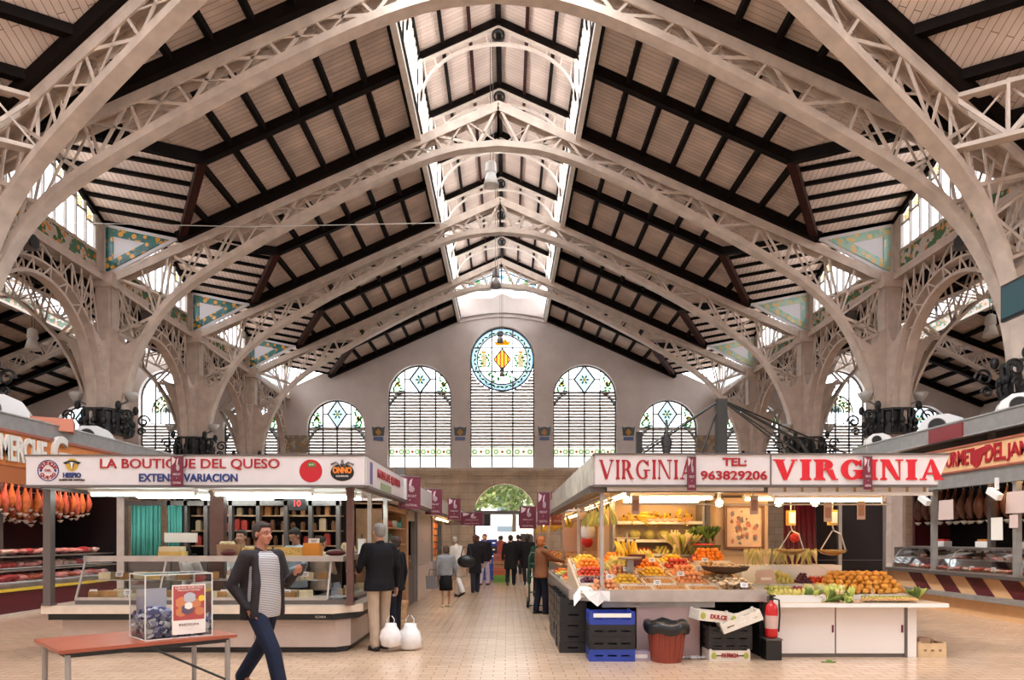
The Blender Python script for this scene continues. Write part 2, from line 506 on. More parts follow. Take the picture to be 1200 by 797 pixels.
# arched moulding over the round window, and the lantern gable above it
mb = MB()
arc = [(-2.9 + 5.8 * i / 24, YW - .1, 15.72 + .42 * (1 - ((i - 12) / 12) ** 2)) for i in range(25)]
mb.strip(arc, (0, .12, 0), .16)
arc = [(-2.9 + 5.8 * i / 24, YW - .05, 15.45 + .42 * (1 - ((i - 12) / 12) ** 2)) for i in range(25)]
mb.strip(arc, (0, .07, 0), .08)
struct(mb, 'trim_2', PLASTER)
YG = YW - .05
mb = MB()   # gable wall with a low triangular window opening
gw = [(-2.3, 17.05), (2.3, 17.05), (2.3, 18.0), (0, 19.05), (-2.3, 18.0)]
def gtop(x): return 19.9 - .447 * abs(x)
mb.face([(-2.9, YG, 15.9), (2.9, YG, 15.9), (2.9, YG, 17.05), (-2.9, YG, 17.05)])
for sx in (-1, 1):
    mb.face([(sx * 2.9, YG, 17.05), (sx * 2.3, YG, 17.05), (sx * 2.3, YG, 18.0), (sx * 2.9, YG, gtop(2.9))])
    mb.face([(sx * 2.9, YG, gtop(2.9)), (sx * 2.3, YG, 18.0), (0, YG, 19.05), (0, YG, gtop(0))])
struct(mb, 'wall_back_gable', PLASTER)

# ---- windows of the end wall
wcount = [0]
def window_root(loc):
    wcount[0] += 1
    return struct_empty('window_%d' % wcount[0], loc)
def disc(mb, cx, cz, r, y, a0=0, a1=2 * PI, n=28, r2=0.0):
    for i in range(n):
        a = a0 + (a1 - a0) * i / n; b = a0 + (a1 - a0) * (i + 1) / n
        p = lambda rr, an: (cx + rr * math.cos(an), y, cz + rr * math.sin(an))
        if r2 > 0: mb.face([p(r2, a), p(r, a), p(r, b), p(r2, b)])
        else: mb.face([(cx, y, cz), p(r, a), p(r, b)])
def leafy(mb, cx, cz, w, h, y, rnd, n=7):
    """curling stem of leaves"""
    for i in range(n):
        t = i / max(1, n - 1)
        x = cx + math.sin(t * 6.5) * w * .38; z = cz - h / 2 + h * t
        a = rnd.uniform(0, PI)
        l = .16
        mb.prism([(-l, 0), (0, .05), (l, 0), (0, -.05)], (x, y, z), (math.cos(a), 0, math.sin(a)), (-math.sin(a) * 1.6, 0, math.cos(a) * 1.6), (0, .015, 0))
rw = random.Random(3)
for w in WINS:
    cx, hw, sill, sp, kind = w
    yb = YW + .42
    R = window_root((cx, yb, sill))
    org = (cx, yb, sill)
    zt = 13.2 + hw if kind == 'round' else sp + hw
    lt = {'round': 12.7, 'tall': (sp or 0) + .25, 'mid': (sp or 0) + .1, 'letter': 9.0}[kind]     # top of the louvres
    # louvres: pale slats with dark edges
    sl = MB(); n = int((lt - sill) / .20)
    lowb = 1.35 if kind in ('round', 'tall') else 0.0
    for i in range(n + 1):
        z = sill + .1 + i * .20
        if lowb and z < sill + lowb + .1: continue
        if z > lt + (.9 if kind in ('tall', 'mid') else 0): break
        if kind == 'round' and z > 11.12:
            h_ = math.sqrt(max(0, hw * hw - (13.2 - z) ** 2)) + .06
            for s in (-1, 1):
                if hw - h_ > .05: sl.mi = 0; sl.cbox(cx + s * (hw + h_) / 2, yb, z, hw - h_, .03, .15, rx=.35); sl.mi = 1; sl.cbox(cx + s * (hw + h_) / 2, yb - .03, z - .08, hw - h_, .025, .027)
            continue
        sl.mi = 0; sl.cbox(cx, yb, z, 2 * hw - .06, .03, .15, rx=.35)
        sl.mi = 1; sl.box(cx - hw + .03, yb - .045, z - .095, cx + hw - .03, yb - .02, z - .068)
    if kind in ('tall', 'mid'):
        m = 6
        for i in range(1, m):
            z = lt + i * .16; d = hw * math.cos(min(1.0, i / m) * PI / 2 * .8) - .25
            if d > .2 and False: sl.cbox(cx, yb, z, 2 * d, .03, .12, rx=.35)
    sl.build('louvres', [SLAT, SLATD], R, org=org)
    # panes
    pn = MB(); pn.mi = 0
    if kind == 'round':
        pn.face([(cx - hw, yb + .06, sill), (cx + hw, yb + .06, sill), (cx + hw, yb + .06, 12), (cx - hw, yb + .06, 12)])
        disc(pn, cx, 13.2, hw, yb + .06)
    else:
        pn.face([(cx - hw, yb + .06, sill), (cx + hw, yb + .06, sill), (cx + hw, yb + .06, sp), (cx - hw, yb + .06, sp)])
        disc(pn, cx, sp, hw, yb + .06, 0, PI)
    pn.build('pane', FROST, R, org=org)
    # frame
    fr = MB()
    nv = {'round': 3, 'tall': 4, 'mid': 4, 'letter': 4}[kind]
    for i in range(nv + 1):
        x = cx - hw + .03 + (2 * hw - .06) * i / nv
        z1 = win_top(w, x) if i not in (0, nv) else (13.2 if kind == 'round' else sp)
        if kind == 'tall' and i == 2 or kind == 'mid' and i == 2: z1 = lt + .1
        if kind == 'letter' and i == 2: z1 = sp
        
        fr.bar((x, yb - .05, sill), (x, yb - .05, z1), .09, .07, (1, 0, 0))
    fr.strip(arcpts(cx, 13.2 if kind == 'round' else sp, hw - .04, 0, PI if kind != 'round' else 2 * PI, 36, yb - .05), (0, .05, 0), .09)
    zz = sill
    for z in ([sill + .02, sill + .75, sill + 1.35] + ([lt] if kind != 'round' else []) if lowb else [sill + .02, (sill + lt) / 2, lt]):
        fr.bar((cx - hw, yb - .05, z), (cx + hw, yb - .05, z), .05, .07, (0, 0, 1))
    if kind in ('tall', 'mid'):
        zc = sp + (hw - .05) * .55 if kind == 'tall' else sp + hw * .55
        zc = (lt + zt) / 2
        dh = (zt - lt) / 2; dw = hw * .33
        pts = [(cx, yb - .06, zc + dh), (cx + dw, yb - .06, zc), (cx, yb - .06, zc - dh), (cx - dw, yb - .06, zc), (cx, yb - .06, zc + dh)]
        for p, q in zip(pts, pts[1:]): fr.bar(p, q, .10, .05, (0, 0, 1))
        for s in (-1, 1): fr.bar((cx + s * dw, yb - .06, zc), (cx + s * hw * .5, yb - .06, zc), .08, .05, (0, 0, 1))
        # lower curve of the stained lunette corners
        for s in (-1, 1):
            pp = [(cx + s * hw * (.5 + .5 * t), yb - .06, lt + .0 - (.95 * t * t)) for t in [0, .2, .4, .6, .8, .98]]
            fr.strip(pp, (0, .03, 0), .07)
    if kind == 'letter':
        fr.strip(arcpts(cx, sp - .9, hw * .62, 0, PI, 20, yb - .06), (0, .03, 0), .07)
        fr.strip(arcpts(cx, sp - .9, hw * .30, 0, PI, 14, yb - .06), (0, .03, 0), .06)
        for s in (-1, 1):
            for rr in (.62, .30): fr.bar((cx + s * hw * rr, yb - .06, lt), (cx + s * hw * rr, yb - .06, sp - .9), .06, .05, (1, 0, 0))
        for a in (30, 60, 90, 120, 150):
            ca, sa = math.cos(math.radians(a)), math.sin(math.radians(a))
            fr.bar((cx + hw * .62 * ca, yb - .06, sp - .9 + hw * .62 * sa), (cx + hw * 1.0 * ca, yb - .06, sp + .0 + hw * 1.0 * sa - .05), .05, .05, (0, 1, 0))
        for a in (45, 90, 135):
            ca, sa = math.cos(math.radians(a)), math.sin(math.radians(a))
            fr.bar((cx + hw * .3 * ca, yb - .06, sp - .9 + hw * .3 * sa), (cx + hw * .62 * ca, yb - .06, sp - .9 + hw * .62 * sa), .04, .05, (0, 1, 0))
    fr.build('window_frame', LEAD, R, org=org)
    # stained glass
    st = MB(); y = yb + .01
    if kind in ('tall', 'mid'):
        st.mi = 4; st.face([(cx, y + .02, zc + dh), (cx + dw, y + .02, zc), (cx, y + .02, zc - dh), (cx - dw, y + .02, zc)])
        st.mi = 0
        for a in (0, 60, 120, 180, 240, 300):
            ca, sa = math.cos(math.radians(a)), math.sin(math.radians(a))
            st.prism([(0.08, 0), (.2, .07), (.36, 0), (.2, -.07)], (cx, y - .01, zc), (ca, 0, sa), (-sa, 0, ca), (0, .01, 0))
        st.mi = 1; disc(st, cx, zc, .1, y - .02, n=8)
        for s in (-1, 1):
            st.mi = 0; leafy(st, cx + s * hw * .72, zc - dh * .25, .55, dh * 1.5, y, rw, 9)
            leafy(st, cx + s * hw * .76, zc - dh * .35, -.5, dh * 1.2, y, rw, 8)
            st.mi = 1; disc(st, cx + s * hw * .72, zc - dh * .3, .12, y - .02, n=8)
            st.mi = 2; disc(st, cx + s * hw * .72, zc - dh * .3, .22, y + .02, n=8)
            st.mi = 4
            st.strip([(cx + s * hw * (.52 + .46 * t), y + .02, lt + .16 - (.95 * t * t)) for t in [0, .2, .4, .6, .8, .98]], (0, .01, 0), .16)
    if kind == 'letter':
        st.mi = 2; disc(st, cx, sp - .9, hw * .62, y + .03, 0, PI, 20)
        st.mi = 0
        for a in (22, 67, 112, 158):
            ca, sa = math.cos(math.radians(a)), math.sin(math.radians(a))
            leafy(st, cx + hw * .46 * ca, sp - .9 + hw * .46 * sa, .5, .5, y, rw, 5)
        st.mi = 1
        for a in (22, 67, 112, 158):
            disc(st, cx + hw * .46 * math.cos(math.radians(a)), sp - .9 + hw * .46 * math.sin(math.radians(a)), .09, y - .02, n=8)
        st.mi = 4; disc(st, cx, sp - .9, hw * .27, y + .02, 0, PI, 14)
        st.mi = 5
        for p, q in (((-.22, -.25), (-.22, .2)), ((-.22, .2), (0, -.1)), ((0, -.1), (.22, .2)), ((.22, .2), (.22, -.25))):
            st.bar((cx + p[0], y - .02, sp - .8 + p[1]), (cx + q[0], y - .02, sp - .8 + q[1]), .07, .02, (0, 0, 1) if abs(p[0] - q[0]) > .3 else (1, 0, 0))
    if lowb:   # strip of little patterned panes
        for i in range(nv):
            x0 = cx - hw + 2 * hw * i / nv; ww = 2 * hw / nv
            st.mi = 2; st.face([(x0, y + .02, sill + .77), (x0 + ww, y + .02, sill + .77), (x0 + ww, y + .02, sill + 1.33), (x0, y + .02, sill + 1.33)])
            for k, mi in ((.2, 0), (.5, 5), (.8, 0)):
                st.mi = mi
                if mi == 0: disc(st, x0 + ww * k, sill + 1.05, .16, y - .01, n=10, r2=.09)
                else: disc(st, x0 + ww * k, sill + 1.05, .09, y - .01, n=6)
    if kind == 'round':
        c = 13.2
        st.mi = 3; disc(st, cx, c, hw, y + .02, r2=hw - .14, n=48)
        st.mi = 4; disc(st, cx, c, hw - .14, y + .02, r2=hw * .79, n=48)
        st.mi = 0
        for k in range(40):
            a = 2 * PI * k / 40; ta = a + PI / 2 + (.5 if k % 2 else -.5)
            st.prism([(-.17, 0), (0, .065), (.17, 0), (0, -.065)], (cx + hw * .86 * math.cos(a), y - .01, c + hw * .86 * math.sin(a)), (math.cos(ta), 0, math.sin(ta)), (-math.sin(ta), 0, math.cos(ta)), (0, .01, 0))
        st.mi = 1   # crown
        st.prism([(-.42, 0), (.42, 0), (.6, .34), (.36, .2), (.2, .42), (0, .22), (-.2, .42), (-.36, .2), (-.6, .34)], (cx, y - .02, c + .95), (1, 0, 0), (0, 0, 1), (0, .01, 0))
        # striped lozenge
        for i in range(9):
            st.mi = 1 if i % 2 == 0 else 5
            u0 = -.54 + i * .12; u1 = u0 + .12
            h0 = .68 * (1 - abs(u0) / .54); h1 = .68 * (1 - abs(u1) / .54)
            st.face([(cx + u0, y - .02, c - h0), (cx + u1, y - .02, c - h1), (cx + u1, y - .02, c + h1), (cx + u0, y - .02, c + h0)])
        for s in (-1, 1):
            st.mi = 2; st.prism([(-.16, -.5), (.16, -.5), (.2, .3), (0, .45), (-.2, .3)], (cx + s * 1.2, y - .01, c), (1, 0, 0), (0, 0, 1), (0, .01, 0))
            st.mi = 1; st.prism([(-.14, 0), (.14, 0), (.18, .14), (-.18, .14)], (cx + s * 1.2, y - .01, c + .42), (1, 0, 0), (0, 0, 1), (0, .01, 0))
            st.mi = 0; leafy(st, cx + s * .9, c - .05, .2, .7, y - .02, rw, 5)
            leafy(st, cx + s * 1.45, c - .05, .2, .8, y - .02, rw, 5)
            leafy(st, cx + s * .55, c - 1.1, .9, .6, y - .02, rw, 7)
        st.build('stained_glass', [GREENG, AMBERG, CREAMG, BLUEG, PALEB, REDG], R, org=org, recalc=False)
        f2 = MB()
        f2.strip(arcpts(cx, c, hw * .78, 0, 2 * PI, 48, yb - .06), (0, .03, 0), .08)
        for z in (12.43, 13.95): f2.bar((cx - hw, yb - .06, z), (cx + hw, yb - .06, z), .08, .05, (0, 0, 1))
        pts = [(0, .7), (.56, 0), (0, -.7), (-.56, 0), (0, .7)]
        for p, q in zip(pts, pts[1:]): f2.bar((cx + p[0], yb - .06, c + p[1]), (cx + q[0], yb - .06, c + q[1]), .08, .04, (0, 0, 1))
        f2.build('leading', LEAD, R, org=org)
    else:
        st.build('stained_glass', [GREENG, AMBERG, CREAMG, BLUEG, PALEB, BLUEG if kind == 'letter' else REDG], R, org=org, recalc=False)
# gable window of the lantern
R = window_root((0, YW + .1, 17.05)); org = (0, YW + .1, 17.05)
mb = MB(); mb.face([(x, YW + .12, z) for x, z in gw]); mb.build('pane', FROST, R, org=org)
mb = MB()
for (a, b) in zip(gw, gw[1:] + gw[:1]): mb.bar((a[0], YW + .05, a[1]), (b[0], YW + .05, b[1]), .08, .08, (0, 1, 0))
for i in range(1, 9):
    x = -2.3 + 4.6 * i / 9; mb.bar((x, YW + .05, 17.05), (x, YW + .05, 19.05 - .4566 * abs(x)), .05, .06, (1, 0, 0))
mb.bar((-2.3, YW + .05, 17.55), (2.3, YW + .05, 17.55), .05, .06, (0, 0, 1))
mb.build('window_frame', MULL, R, org=org)
mb = MB(); mb.mi = 0
for i in range(9):
    x = -2.05 + 4.1 * i / 8; z = 17.9 + .55 * (1 - abs(x) / 2.3)
    mb.mi = i % 2; disc(mb, x, z, .17, YW + .09, n=10)
mb.mi = 2; mb.strip([(-2.2, YW + .1, 17.95), (0, YW + .1, 18.9), (2.2, YW + .1, 17.95)], (0, .005, 0), .12)
mb.build('stained_glass', [BLUEG, GREENG, PALEB], R, org=org, recalc=False)

# ---- door of the end wall
D = struct_empty('door_1', (DOOR[0], YW, 0)); org = (DOOR[0], YW, 0)
mb = MB(); mb.box(DOOR[0] - 1.98, YW - .1, 3.1, DOOR[0] + 1.98, YW + .3, 3.34)
for s in (-1, 1): mb.box(DOOR[0] + s * 1.93 - .06, YW - .05, 0, DOOR[0] + s * 1.93 + .06, YW + .1, 3.1)
mb.build('door_frame', STEELD, D, org=org)
mb = MB(); disc(mb, DOOR[0], 3.34, 1.93, YW + .25, 0, PI, 24); mb.build('fanlight', SHOPG, D, org=org)
mb = MB()
for a in (0,): mb.strip(arcpts(DOOR[0], 3.3, 1.95, 0, PI, 30, YW + .2), (0, .05, 0), .07)
mb.build('fanlight_frame', STEELD, D, org=org)
mb = MB()
for s in (-1, 1):
    mb.box(DOOR[0] + s * 1.4 - .5, YW - .12, 2.35, DOOR[0] + s * 1.4 + .5, YW + .0, 3.1)
mb.build('door_canopy_box', BLACK, D, org=org)

# ---- main roof per bay
def roof_piece(name, pts, material, beams):
    mb = MB(); mb.prism([(0, 0)], (0, 0, 0), (1, 0, 0), (0, 1, 0), (0, 0, 1)) if False else None
    for poly in pts:
        up = [(p[0], p[1], p[2] + .12) for p in poly]; n = len(poly)
        mb.mesh(list(poly) + up, [tuple(range(n)), tuple(range(n, 2 * n))[::-1]] + [(i, (i + 1) % n, n + (i + 1) % n, n + i) for i in range(n)])
    org = pts[0][0]
    o = struct(mb, name, material, org=org)
    for nm, p, q, w, h, mt in beams:
        b = MB(); b.bar(p, q, w, h); b.build(nm, mt, o, org=org)
    return o
bays = list(zip(YC, YC[1:]))
PX, QX = 8.9, 11.15
GZ = 14.15           # clerestory gable apex
def main_pt(s, x, y, dz=0): return (s * x, y, zroof(x) + dz)
for bi, (y0, y1) in enumerate(bays):
    ym = (y0 + y1) / 2
    for s in (-1, 1):
        A = [main_pt(s, 2.8, y0), main_pt(s, 2.8, ym), main_pt(s, PX, ym), main_pt(s, QX, y0)]
        B = [main_pt(s, 2.8, ym), main_pt(s, 2.8, y1), main_pt(s, QX, y1), main_pt(s, PX, ym)]
        beams = []
        # purlins (lengthwise)
        k = 0
        for i in range(9):
            x = 2.95 + i * 1.02
            if x <= PX + .1: ya, yb2 = y0, y1
            else:
                t = (x - PX) / (QX - PX)
                if t > .95: continue
                ya, yb2 = None, None
                beams.append(('purlin', main_pt(s, x, y0, -.1), main_pt(s, x, ym - (1 - t) * 0 - (ym - y0) * (1 - t), -.1), .14, .2, BEAM))
                beams.append(('purlin', main_pt(s, x, y1, -.1), main_pt(s, x, ym + (y1 - ym) * t, -.1), .14, .2, BEAM))
                continue
            beams.append(('purlin', main_pt(s, x, y0, -.1), main_pt(s, x, y1, -.1), .14, .2, BEAM))
        # rafters
        beams.append(('rafter', main_pt(s, 2.8, ym, -.16), main_pt(s, PX, ym, -.16), .22, .30, BEAM))
        beams.append(('rafter', main_pt(s, 2.8, y0 + .22, -.2), main_pt(s, QX, y0 + .22, -.2), .34, .34, BEAM))
        beams.append(('rafter', main_pt(s, 2.8, y1 - .22, -.2), main_pt(s, QX, y1 - .22, -.2), .34, .34, BEAM))
        # dark board under the lantern curb
        beams.append(('curb_beam', main_pt(s, 2.78, y0, -.15), main_pt(s, 2.78, y1, -.15), .2, .34, BEAM))
        roof_piece('ceiling', [A, B], BOARDS, beams)
        # dormer
        sl = (GZ - zroof(PX)) / (HX - PX)
        P = Vector((s * PX, ym, zroof(PX))); G = Vector((s * HX, ym, GZ))
        for yy in (y0, y1):
            Q = Vector((s * QX, yy, zroof(QX) + .02)); C = Vector((s * HX, yy, Q.z + sl * (HX - QX)))
            bm_ = []
            dn = Vector((0, 0, -.055))
            bm_.append(('valley_rafter', P + Vector((0, 0, -.16)), Q + Vector((0, 0, -.16)), .24, .3, REDB if yy == y1 else BEAM))
            nb = 6
            for i in range(nb + 1):
                t = i / nb
                a = P.lerp(Q, t) + dn; b = G.lerp(C, t) + dn
                bm_.append(('ridge_beam' if i == 0 else 'purlin', a, b, .13, .11, BEAM))
            bm_.append(('verge_beam', G + dn, C + dn, .14, .26, BEAM))
            roof_piece('ceiling', [[tuple(P), tuple(G), tuple(C), tuple(Q)]], BOARDX, bm_)
# half bay in front of the first truss, cut off along the skew crossing trusses
XA = (0.0, 12.2)       # ridge end of the crossing trusses
for s in (-1, 1):
    def yB(x): return XA[1] + (17.3 - XA[1]) * x / 13.9
    poly = [main_pt(s, 0.0, 12.2), main_pt(s, 0, 17.3), main_pt(s, 2.8, 17.3), main_pt(s, 2.8, yB(2.8))]
    poly2 = [main_pt(s, 2.8, yB(2.8)), main_pt(s, 2.8, 17.3), main_pt(s, 13.9, 17.3)]
    beams = []
    for i in range(11):
        x = 2.95 + i * 1.02
        beams.append(('purlin', main_pt(s, x, yB(x), -.1), main_pt(s, x, 17.3, -.1), .14, .2, BEAM))
    beams.append(('rafter', main_pt(s, 2.8, 17.05, -.2), main_pt(s, 13.5, 17.05, -.2), .34, .34, BEAM))
    beams.append(('rafter', main_pt(s, 2.8, 14.6, -.16), main_pt(s, 6.5, 14.6, -.16), .22, .3, BEAM))
    roof_piece('ceiling_crossing', [poly2], BOARDS, beams)
    # sector of the crossing roof beyond the skew truss
    C = Vector((s * 13.9, 17.3, zroof(13.9))); Rg = Vector((0, 12.2, 17.2)); u = Vector((s * .855, -.52, 0))
    L = 15.0
    beams = []
    for i in range(10):
        t = i / 9 * .93 + .03
        a = C.lerp(Rg, t) + Vector((0, 0, -.12)); beams.append(('purlin', a, a + u * L, .24, .24, BEAM))
    beams.append(('rafter', C + Vector((0, 0, -.2)) + u * .2, Rg + Vector((0, 0, -.2)) + u * .2, .38, .36, BEAM))
    for k in (3.4, 6.8, 10.2):
        beams.append(('rafter', C + u * k + Vector((0, 0, -.22)), Rg + u * k + Vector((0, 0, -.22)), .26, .36, BEAM))
    roof_piece('ceiling_crossing', [[tuple(C), tuple(Rg), tuple(Rg + u * L), tuple(C + u * L)]], BOARDX, beams)

# ---- lantern along the ridge
LZ0, LE, LAP = 15.95, 18.65, 19.9
IRONL = mat('pale_lantern_iron', (0.78, 0.70, 0.62), 0.45, var=0.08)
lys = [17.3 + 3.35 * i for i in range(9)]
LBOARD = brickmat('lantern_boards_lit_tone', (0.80, 0.66, 0.58), (0.72, 0.58, 0.50), (0.34, 0.24, 0.19), 1.0, 2.2, 0.17, rough=0.8, msize=0.006, bumpy=0, noise=0.12)  # side-window light on the lantern boards painted in as a paler tone
for i, (ya, yb2) in enumerate(zip(lys, lys[1:])):
    for s in (-1, 1):
        def lp(x, y, dz=0): return (s * x, y, LAP - .447 * x + dz)
        beams = [('purlin', lp(x, ya, -.08), lp(x, yb2, -.08), .12, .16, BEAM if x != 1.0 else REDB) for x in (1.0, 1.95, 2.8)]
        if s == 1: beams.append(('ridge_beam', (0, ya, LAP - .12), (0, yb2, LAP - .12), .2, .24, BEAM))
        for yy in (ya,) + ((yb2,) if i == 7 else ()):
            beams.append(('rafter', lp(0, yy, -.16), lp(2.9, yy, -.16), .16, .22, BEAM))
        roof_piece('ceiling_lantern', [[lp(0, ya), lp(0, yb2), lp(2.95, yb2), lp(2.95, ya)]], LBOARD, beams)
        # glazed side
        R = window_root((s * 2.85, ya, LZ0)); org = (s * 2.85, ya, LZ0)
        mb = MB(); mb.face([(s * 2.9, ya, LZ0 + .3), (s * 2.9, yb2, LZ0 + .3), (s * 2.9, yb2, LE), (s * 2.9, ya, LE)]); mb.build('pane', GLASS, R, org=org)
        mb = MB()
        for k in range(9):
            y = ya + 3.35 * k / 8; mb.bar((s * 2.85, y, LZ0), (s * 2.85, y, LE), .05, .09 if k else .16, (0, 1, 0))
        for z in (LZ0 + .1, LZ0 + .45, LZ0 + 1.3, LE - .55, LE - .05): mb.bar((s * 2.83, ya, z), (s * 2.83, yb2, z), .08, .08)
        for k in range(8):
            y = ya + 3.35 * k / 8
            mb.bar((s * 2.82, y, LE - .55), (s * 2.82, y + .42, LE - .05), .03, .05, (1, 0, 0))
            mb.bar((s * 2.82, y, LZ0 + .1), (s * 2.82, y + .42, LZ0 + .45), .03, .05, (1, 0, 0))
        mb.box(s * 2.78 - .09, ya, LZ0 - .5, s * 2.78 + .09, yb2, LZ0 + .02)
        mb.build('window_frame', IRONL, R, org=org)
# cast brackets under each lantern rafter
for i, y in enumerate(lys[:-1]):
    T = thing('lantern_frame', ('arched cream iron rib under the ridge lantern, %s from the camera' % ['first', 'second', 'third', 'fourth', 'fifth', 'sixth', 'seventh', 'eighth'][i]), 'roof rib', (0, y, 15.9), group='ribs under the ridge lantern')
    org = (0, y, 15.9); mb = MB()
    for s in (-1, 1):
        mb.bar((0, y, LAP - .36), (s * 2.75, y, LAP - .36 - .447 * 2.75), .08, .1, (0, 1, 0))
        pts = []
        for k in range(13):
            a = PI / 2 * k / 12
            pts.append((s * 2.72 * math.sin(a), y, 16.9 + (LAP - .95 - 16.9) * math.cos(a)))
        mb.strip(pts, (0, .06, 0), .07)
        for k in range(1, 12):
            a = PI / 2 * k / 12; x = 2.72 * math.sin(a); z = 16.9 + (LAP - .95 - 16.9) * math.cos(a)
            if k % 2: mb.bar((s * x, y, z), (s * min(2.7, x + .1), y, LAP - .36 - .447 * min(2.7, x + .1)), .04, .04, (0, 1, 0))
        mb.bar((s * 2.72, y, 15.9), (s * 2.72, y, 18.4), .12, .12, (0, 1, 0))
    mb.build('rib', IRONL, T, org=org)
    mb = MB(); mb.strip(arcpts(0, LAP - .66, .2, 0, 2 * PI, 16, y), (0, .06, 0), .06); mb.build('roundel', BLACKI, T, org=org)

# ---- clerestory over the arcades: gabled windows, tile band, corner tile panels
for bi, (y0, y1) in enumerate(bays):
    ym = (y0 + y1) / 2; sl = (GZ - zroof(PX)) / (HX - PX); Cz = zroof(QX) + .02 + sl * (HX - QX)
    for s in (-1, 1):
        X = s * 14.0; R = window_root((X, ym, 11.5)); org = (X, ym, 11.5)
        ya, yb2 = y0 + .45, y1 - .45
        def gz(y): return GZ - (GZ - Cz) * abs(y - ym) / (ym - y0) - .12
        mb = MB(); mb.face([(X, ya, 11.5), (X, yb2, 11.5), (X, yb2, gz(yb2)), (X, ym, gz(ym)), (X, ya, gz(ya))]); mb.build('pane', GLASS, R, org=org)
        mb = MB()
        n = 11
        for k in range(n + 1):
            y = ya + (yb2 - ya) * k / n; mb.bar((X - s * .08, y, 11.5), (X - s * .08, y, gz(y)), .05, .1, (0, 1, 0))
            if k < n:
                y2 = ya + (yb2 - ya) * (k + 1) / n
                zz = min(gz(y), gz(y2)) - .42
                mb.bar((X - s * .08, y, zz), (X - s * .08, y2, zz), .06, .06)
        for p, q in ((ya, ym), (ym, yb2)): mb.bar((X - s * .08, p, gz(p)), (X - s * .08, q, gz(q)), .12, .1, (1, 0, 0))
        mb.build('window_frame', MULL, R, org=org)
        mb = MB()
        for k in range(n):
            y = ya + (yb2 - ya) * (k + .5) / n; z = min(gz(y - .25), gz(y + .25)) - .2
            mb.mi = 0; mb.face([(X - s * .03, y - .22, z - .2), (X - s * .03, y + .22, z - .2), (X - s * .03, y + .22, z + .2), (X - s * .03, y - .22, z + .2)])
            mb.mi = 1
            for a in range(0, 360, 60):
                a = math.radians(a); mb.face([(X - s * .05, y, z), (X - s * .05, y + .16 * math.cos(a - .3), z + .16 * math.sin(a - .3)), (X - s * .05, y + .16 * math.cos(a + .3), z + .16 * math.sin(a + .3))])
        mb.build('stained_glass', [CREAMG, AMBERG], R, org=org, recalc=False)
        mb = MB(); mb.box(X - .1, y0 + .35, 10.85, X + .1, y1 - .35, 11.5); mb.build('tile_band', FLORAL, R, org=org)
        mb = MB(); mb.box(X - .16, y0, 10.72, X + .16, y1, 10.9); mb.box(X - .14, y0 + .3, 11.44, X + .14, y1 - .3, 11.54)
        for yy in (y0 + .22, y1 - .22): mb.box(X - .15, yy - .22, 10.7, X + .15, yy + .22, Cz)
        mb.build('band_frame', COLM, R, org=org)
# triangular tile panels standing on the trusses
GLT = glass_mat('tile_glass_white', (0.85, 0.86, 0.92), 0.3)
for i, y in enumerate(YC[:4]):
    for s in (-1, 1):
        p1 = (HX - .02, zroof(QX) + .02 + (GZ - zroof(PX)) / (HX - PX) * (HX - QX) - .1); p2 = (QX + .05, zroof(QX) - .12); p3 = (HX - .02, upz(HX) + .12)
        c = ((p1[0] + p2[0] + p3[0]) / 3, (p1[1] + p2[1] + p3[1]) / 3)
        cc = (c[0] + .25, c[1])
        T = thing('triangular_tilework', 'triangular %s tile panel above the %s roof truss on the %s side' % ('teal and orange' if s < 0 else 'painted-backlit teal and orange', ['frontmost', 'second', 'third', 'fourth'][i], 'left' if s < 0 else 'right'), 'tile panel', (s * 12.9, y, 11.2), group='triangular tile panels on the roof trusses')
        org = (s * 12.9, y, 11.2)
        mb = MB(); mb.prism([p1, p2, p3], (0, y - .04, 0), (s, 0, 0), (0, 0, 1), (0, .08, 0)); mb.build('white_field', TILEW, T, org=org)
        def sc(p, k): return (cc[0] + (p[0] - cc[0]) * k, cc[1] + (p[1] - cc[1]) * k)
        mb = MB()
        tri = [p1, p2, p3]
        for a, b in zip(tri, tri[1:] + tri[:1]):
            q = [sc(a, .82), sc(b, .82), sc(b, .42), sc(a, .42)]
            mb.prism(q, (0, y - .07, 0), (s, 0, 0), (0, 0, 1), (0, .03, 0))
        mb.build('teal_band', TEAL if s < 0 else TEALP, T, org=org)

# ---- trusses
def lattice(mb, Pt, tops, bots, w=.15, post=.07, diag=.085):
    """Pt(u,z,side) -> point; tops/bots lists of (u,z)"""
    for sd in (-w, w):
        for i, (t, b) in enumerate(zip(tops, bots)):
            mb.bar(Pt(*t, sd), Pt(*b, sd), post, .03, Pt.uvec)
            if i + 1 < len(tops):
                t2, b2 = tops[i + 1], bots[i + 1]
                if i % 2 == 0: mb.bar(Pt(*t, sd), Pt(*b2, sd), diag, .03, Pt.uvec); m = (t2, b)
                else: mb.bar(Pt(*b, sd), Pt(*t2, sd), diag, .03, Pt.uvec); m = (t, b2)
                k = .5
                if sd > 0: mb.bar(Pt(*m[0], sd), Pt(*m[1], sd), .045, .03, Pt.uvec)
    for i, (t, b) in enumerate(zip(tops, bots)):
        for p in (t, b):
            pass
        mx_ = ((t[0] + b[0]) / 2, (t[1] + b[1]) / 2)
        mb.bar(Pt(*t, -w), Pt(*t, w), .07, .07)
        if i + 1 < len(tops):
            mb.bar(Pt(*b, -w), Pt(*bots[i + 1], w), .03, .05)
            mb.bar(Pt(*t, -w), Pt(*tops[i + 1], w), .03, .05)
def make_pt(O, d):
    O = Vector(O); d = Vector(d).normalized(); n = Vector((-d.y, d.x, 0))
    class _P:
        uvec = tuple(d)
        def __call__(s_, u, z, w=0): return Vector((O.x, O.y, 0)) + d * u + n * w + Vector((0, 0, z))
    P = _P(); P.n = n
    return P
SPAN_T = [(13.4, 10.35)]
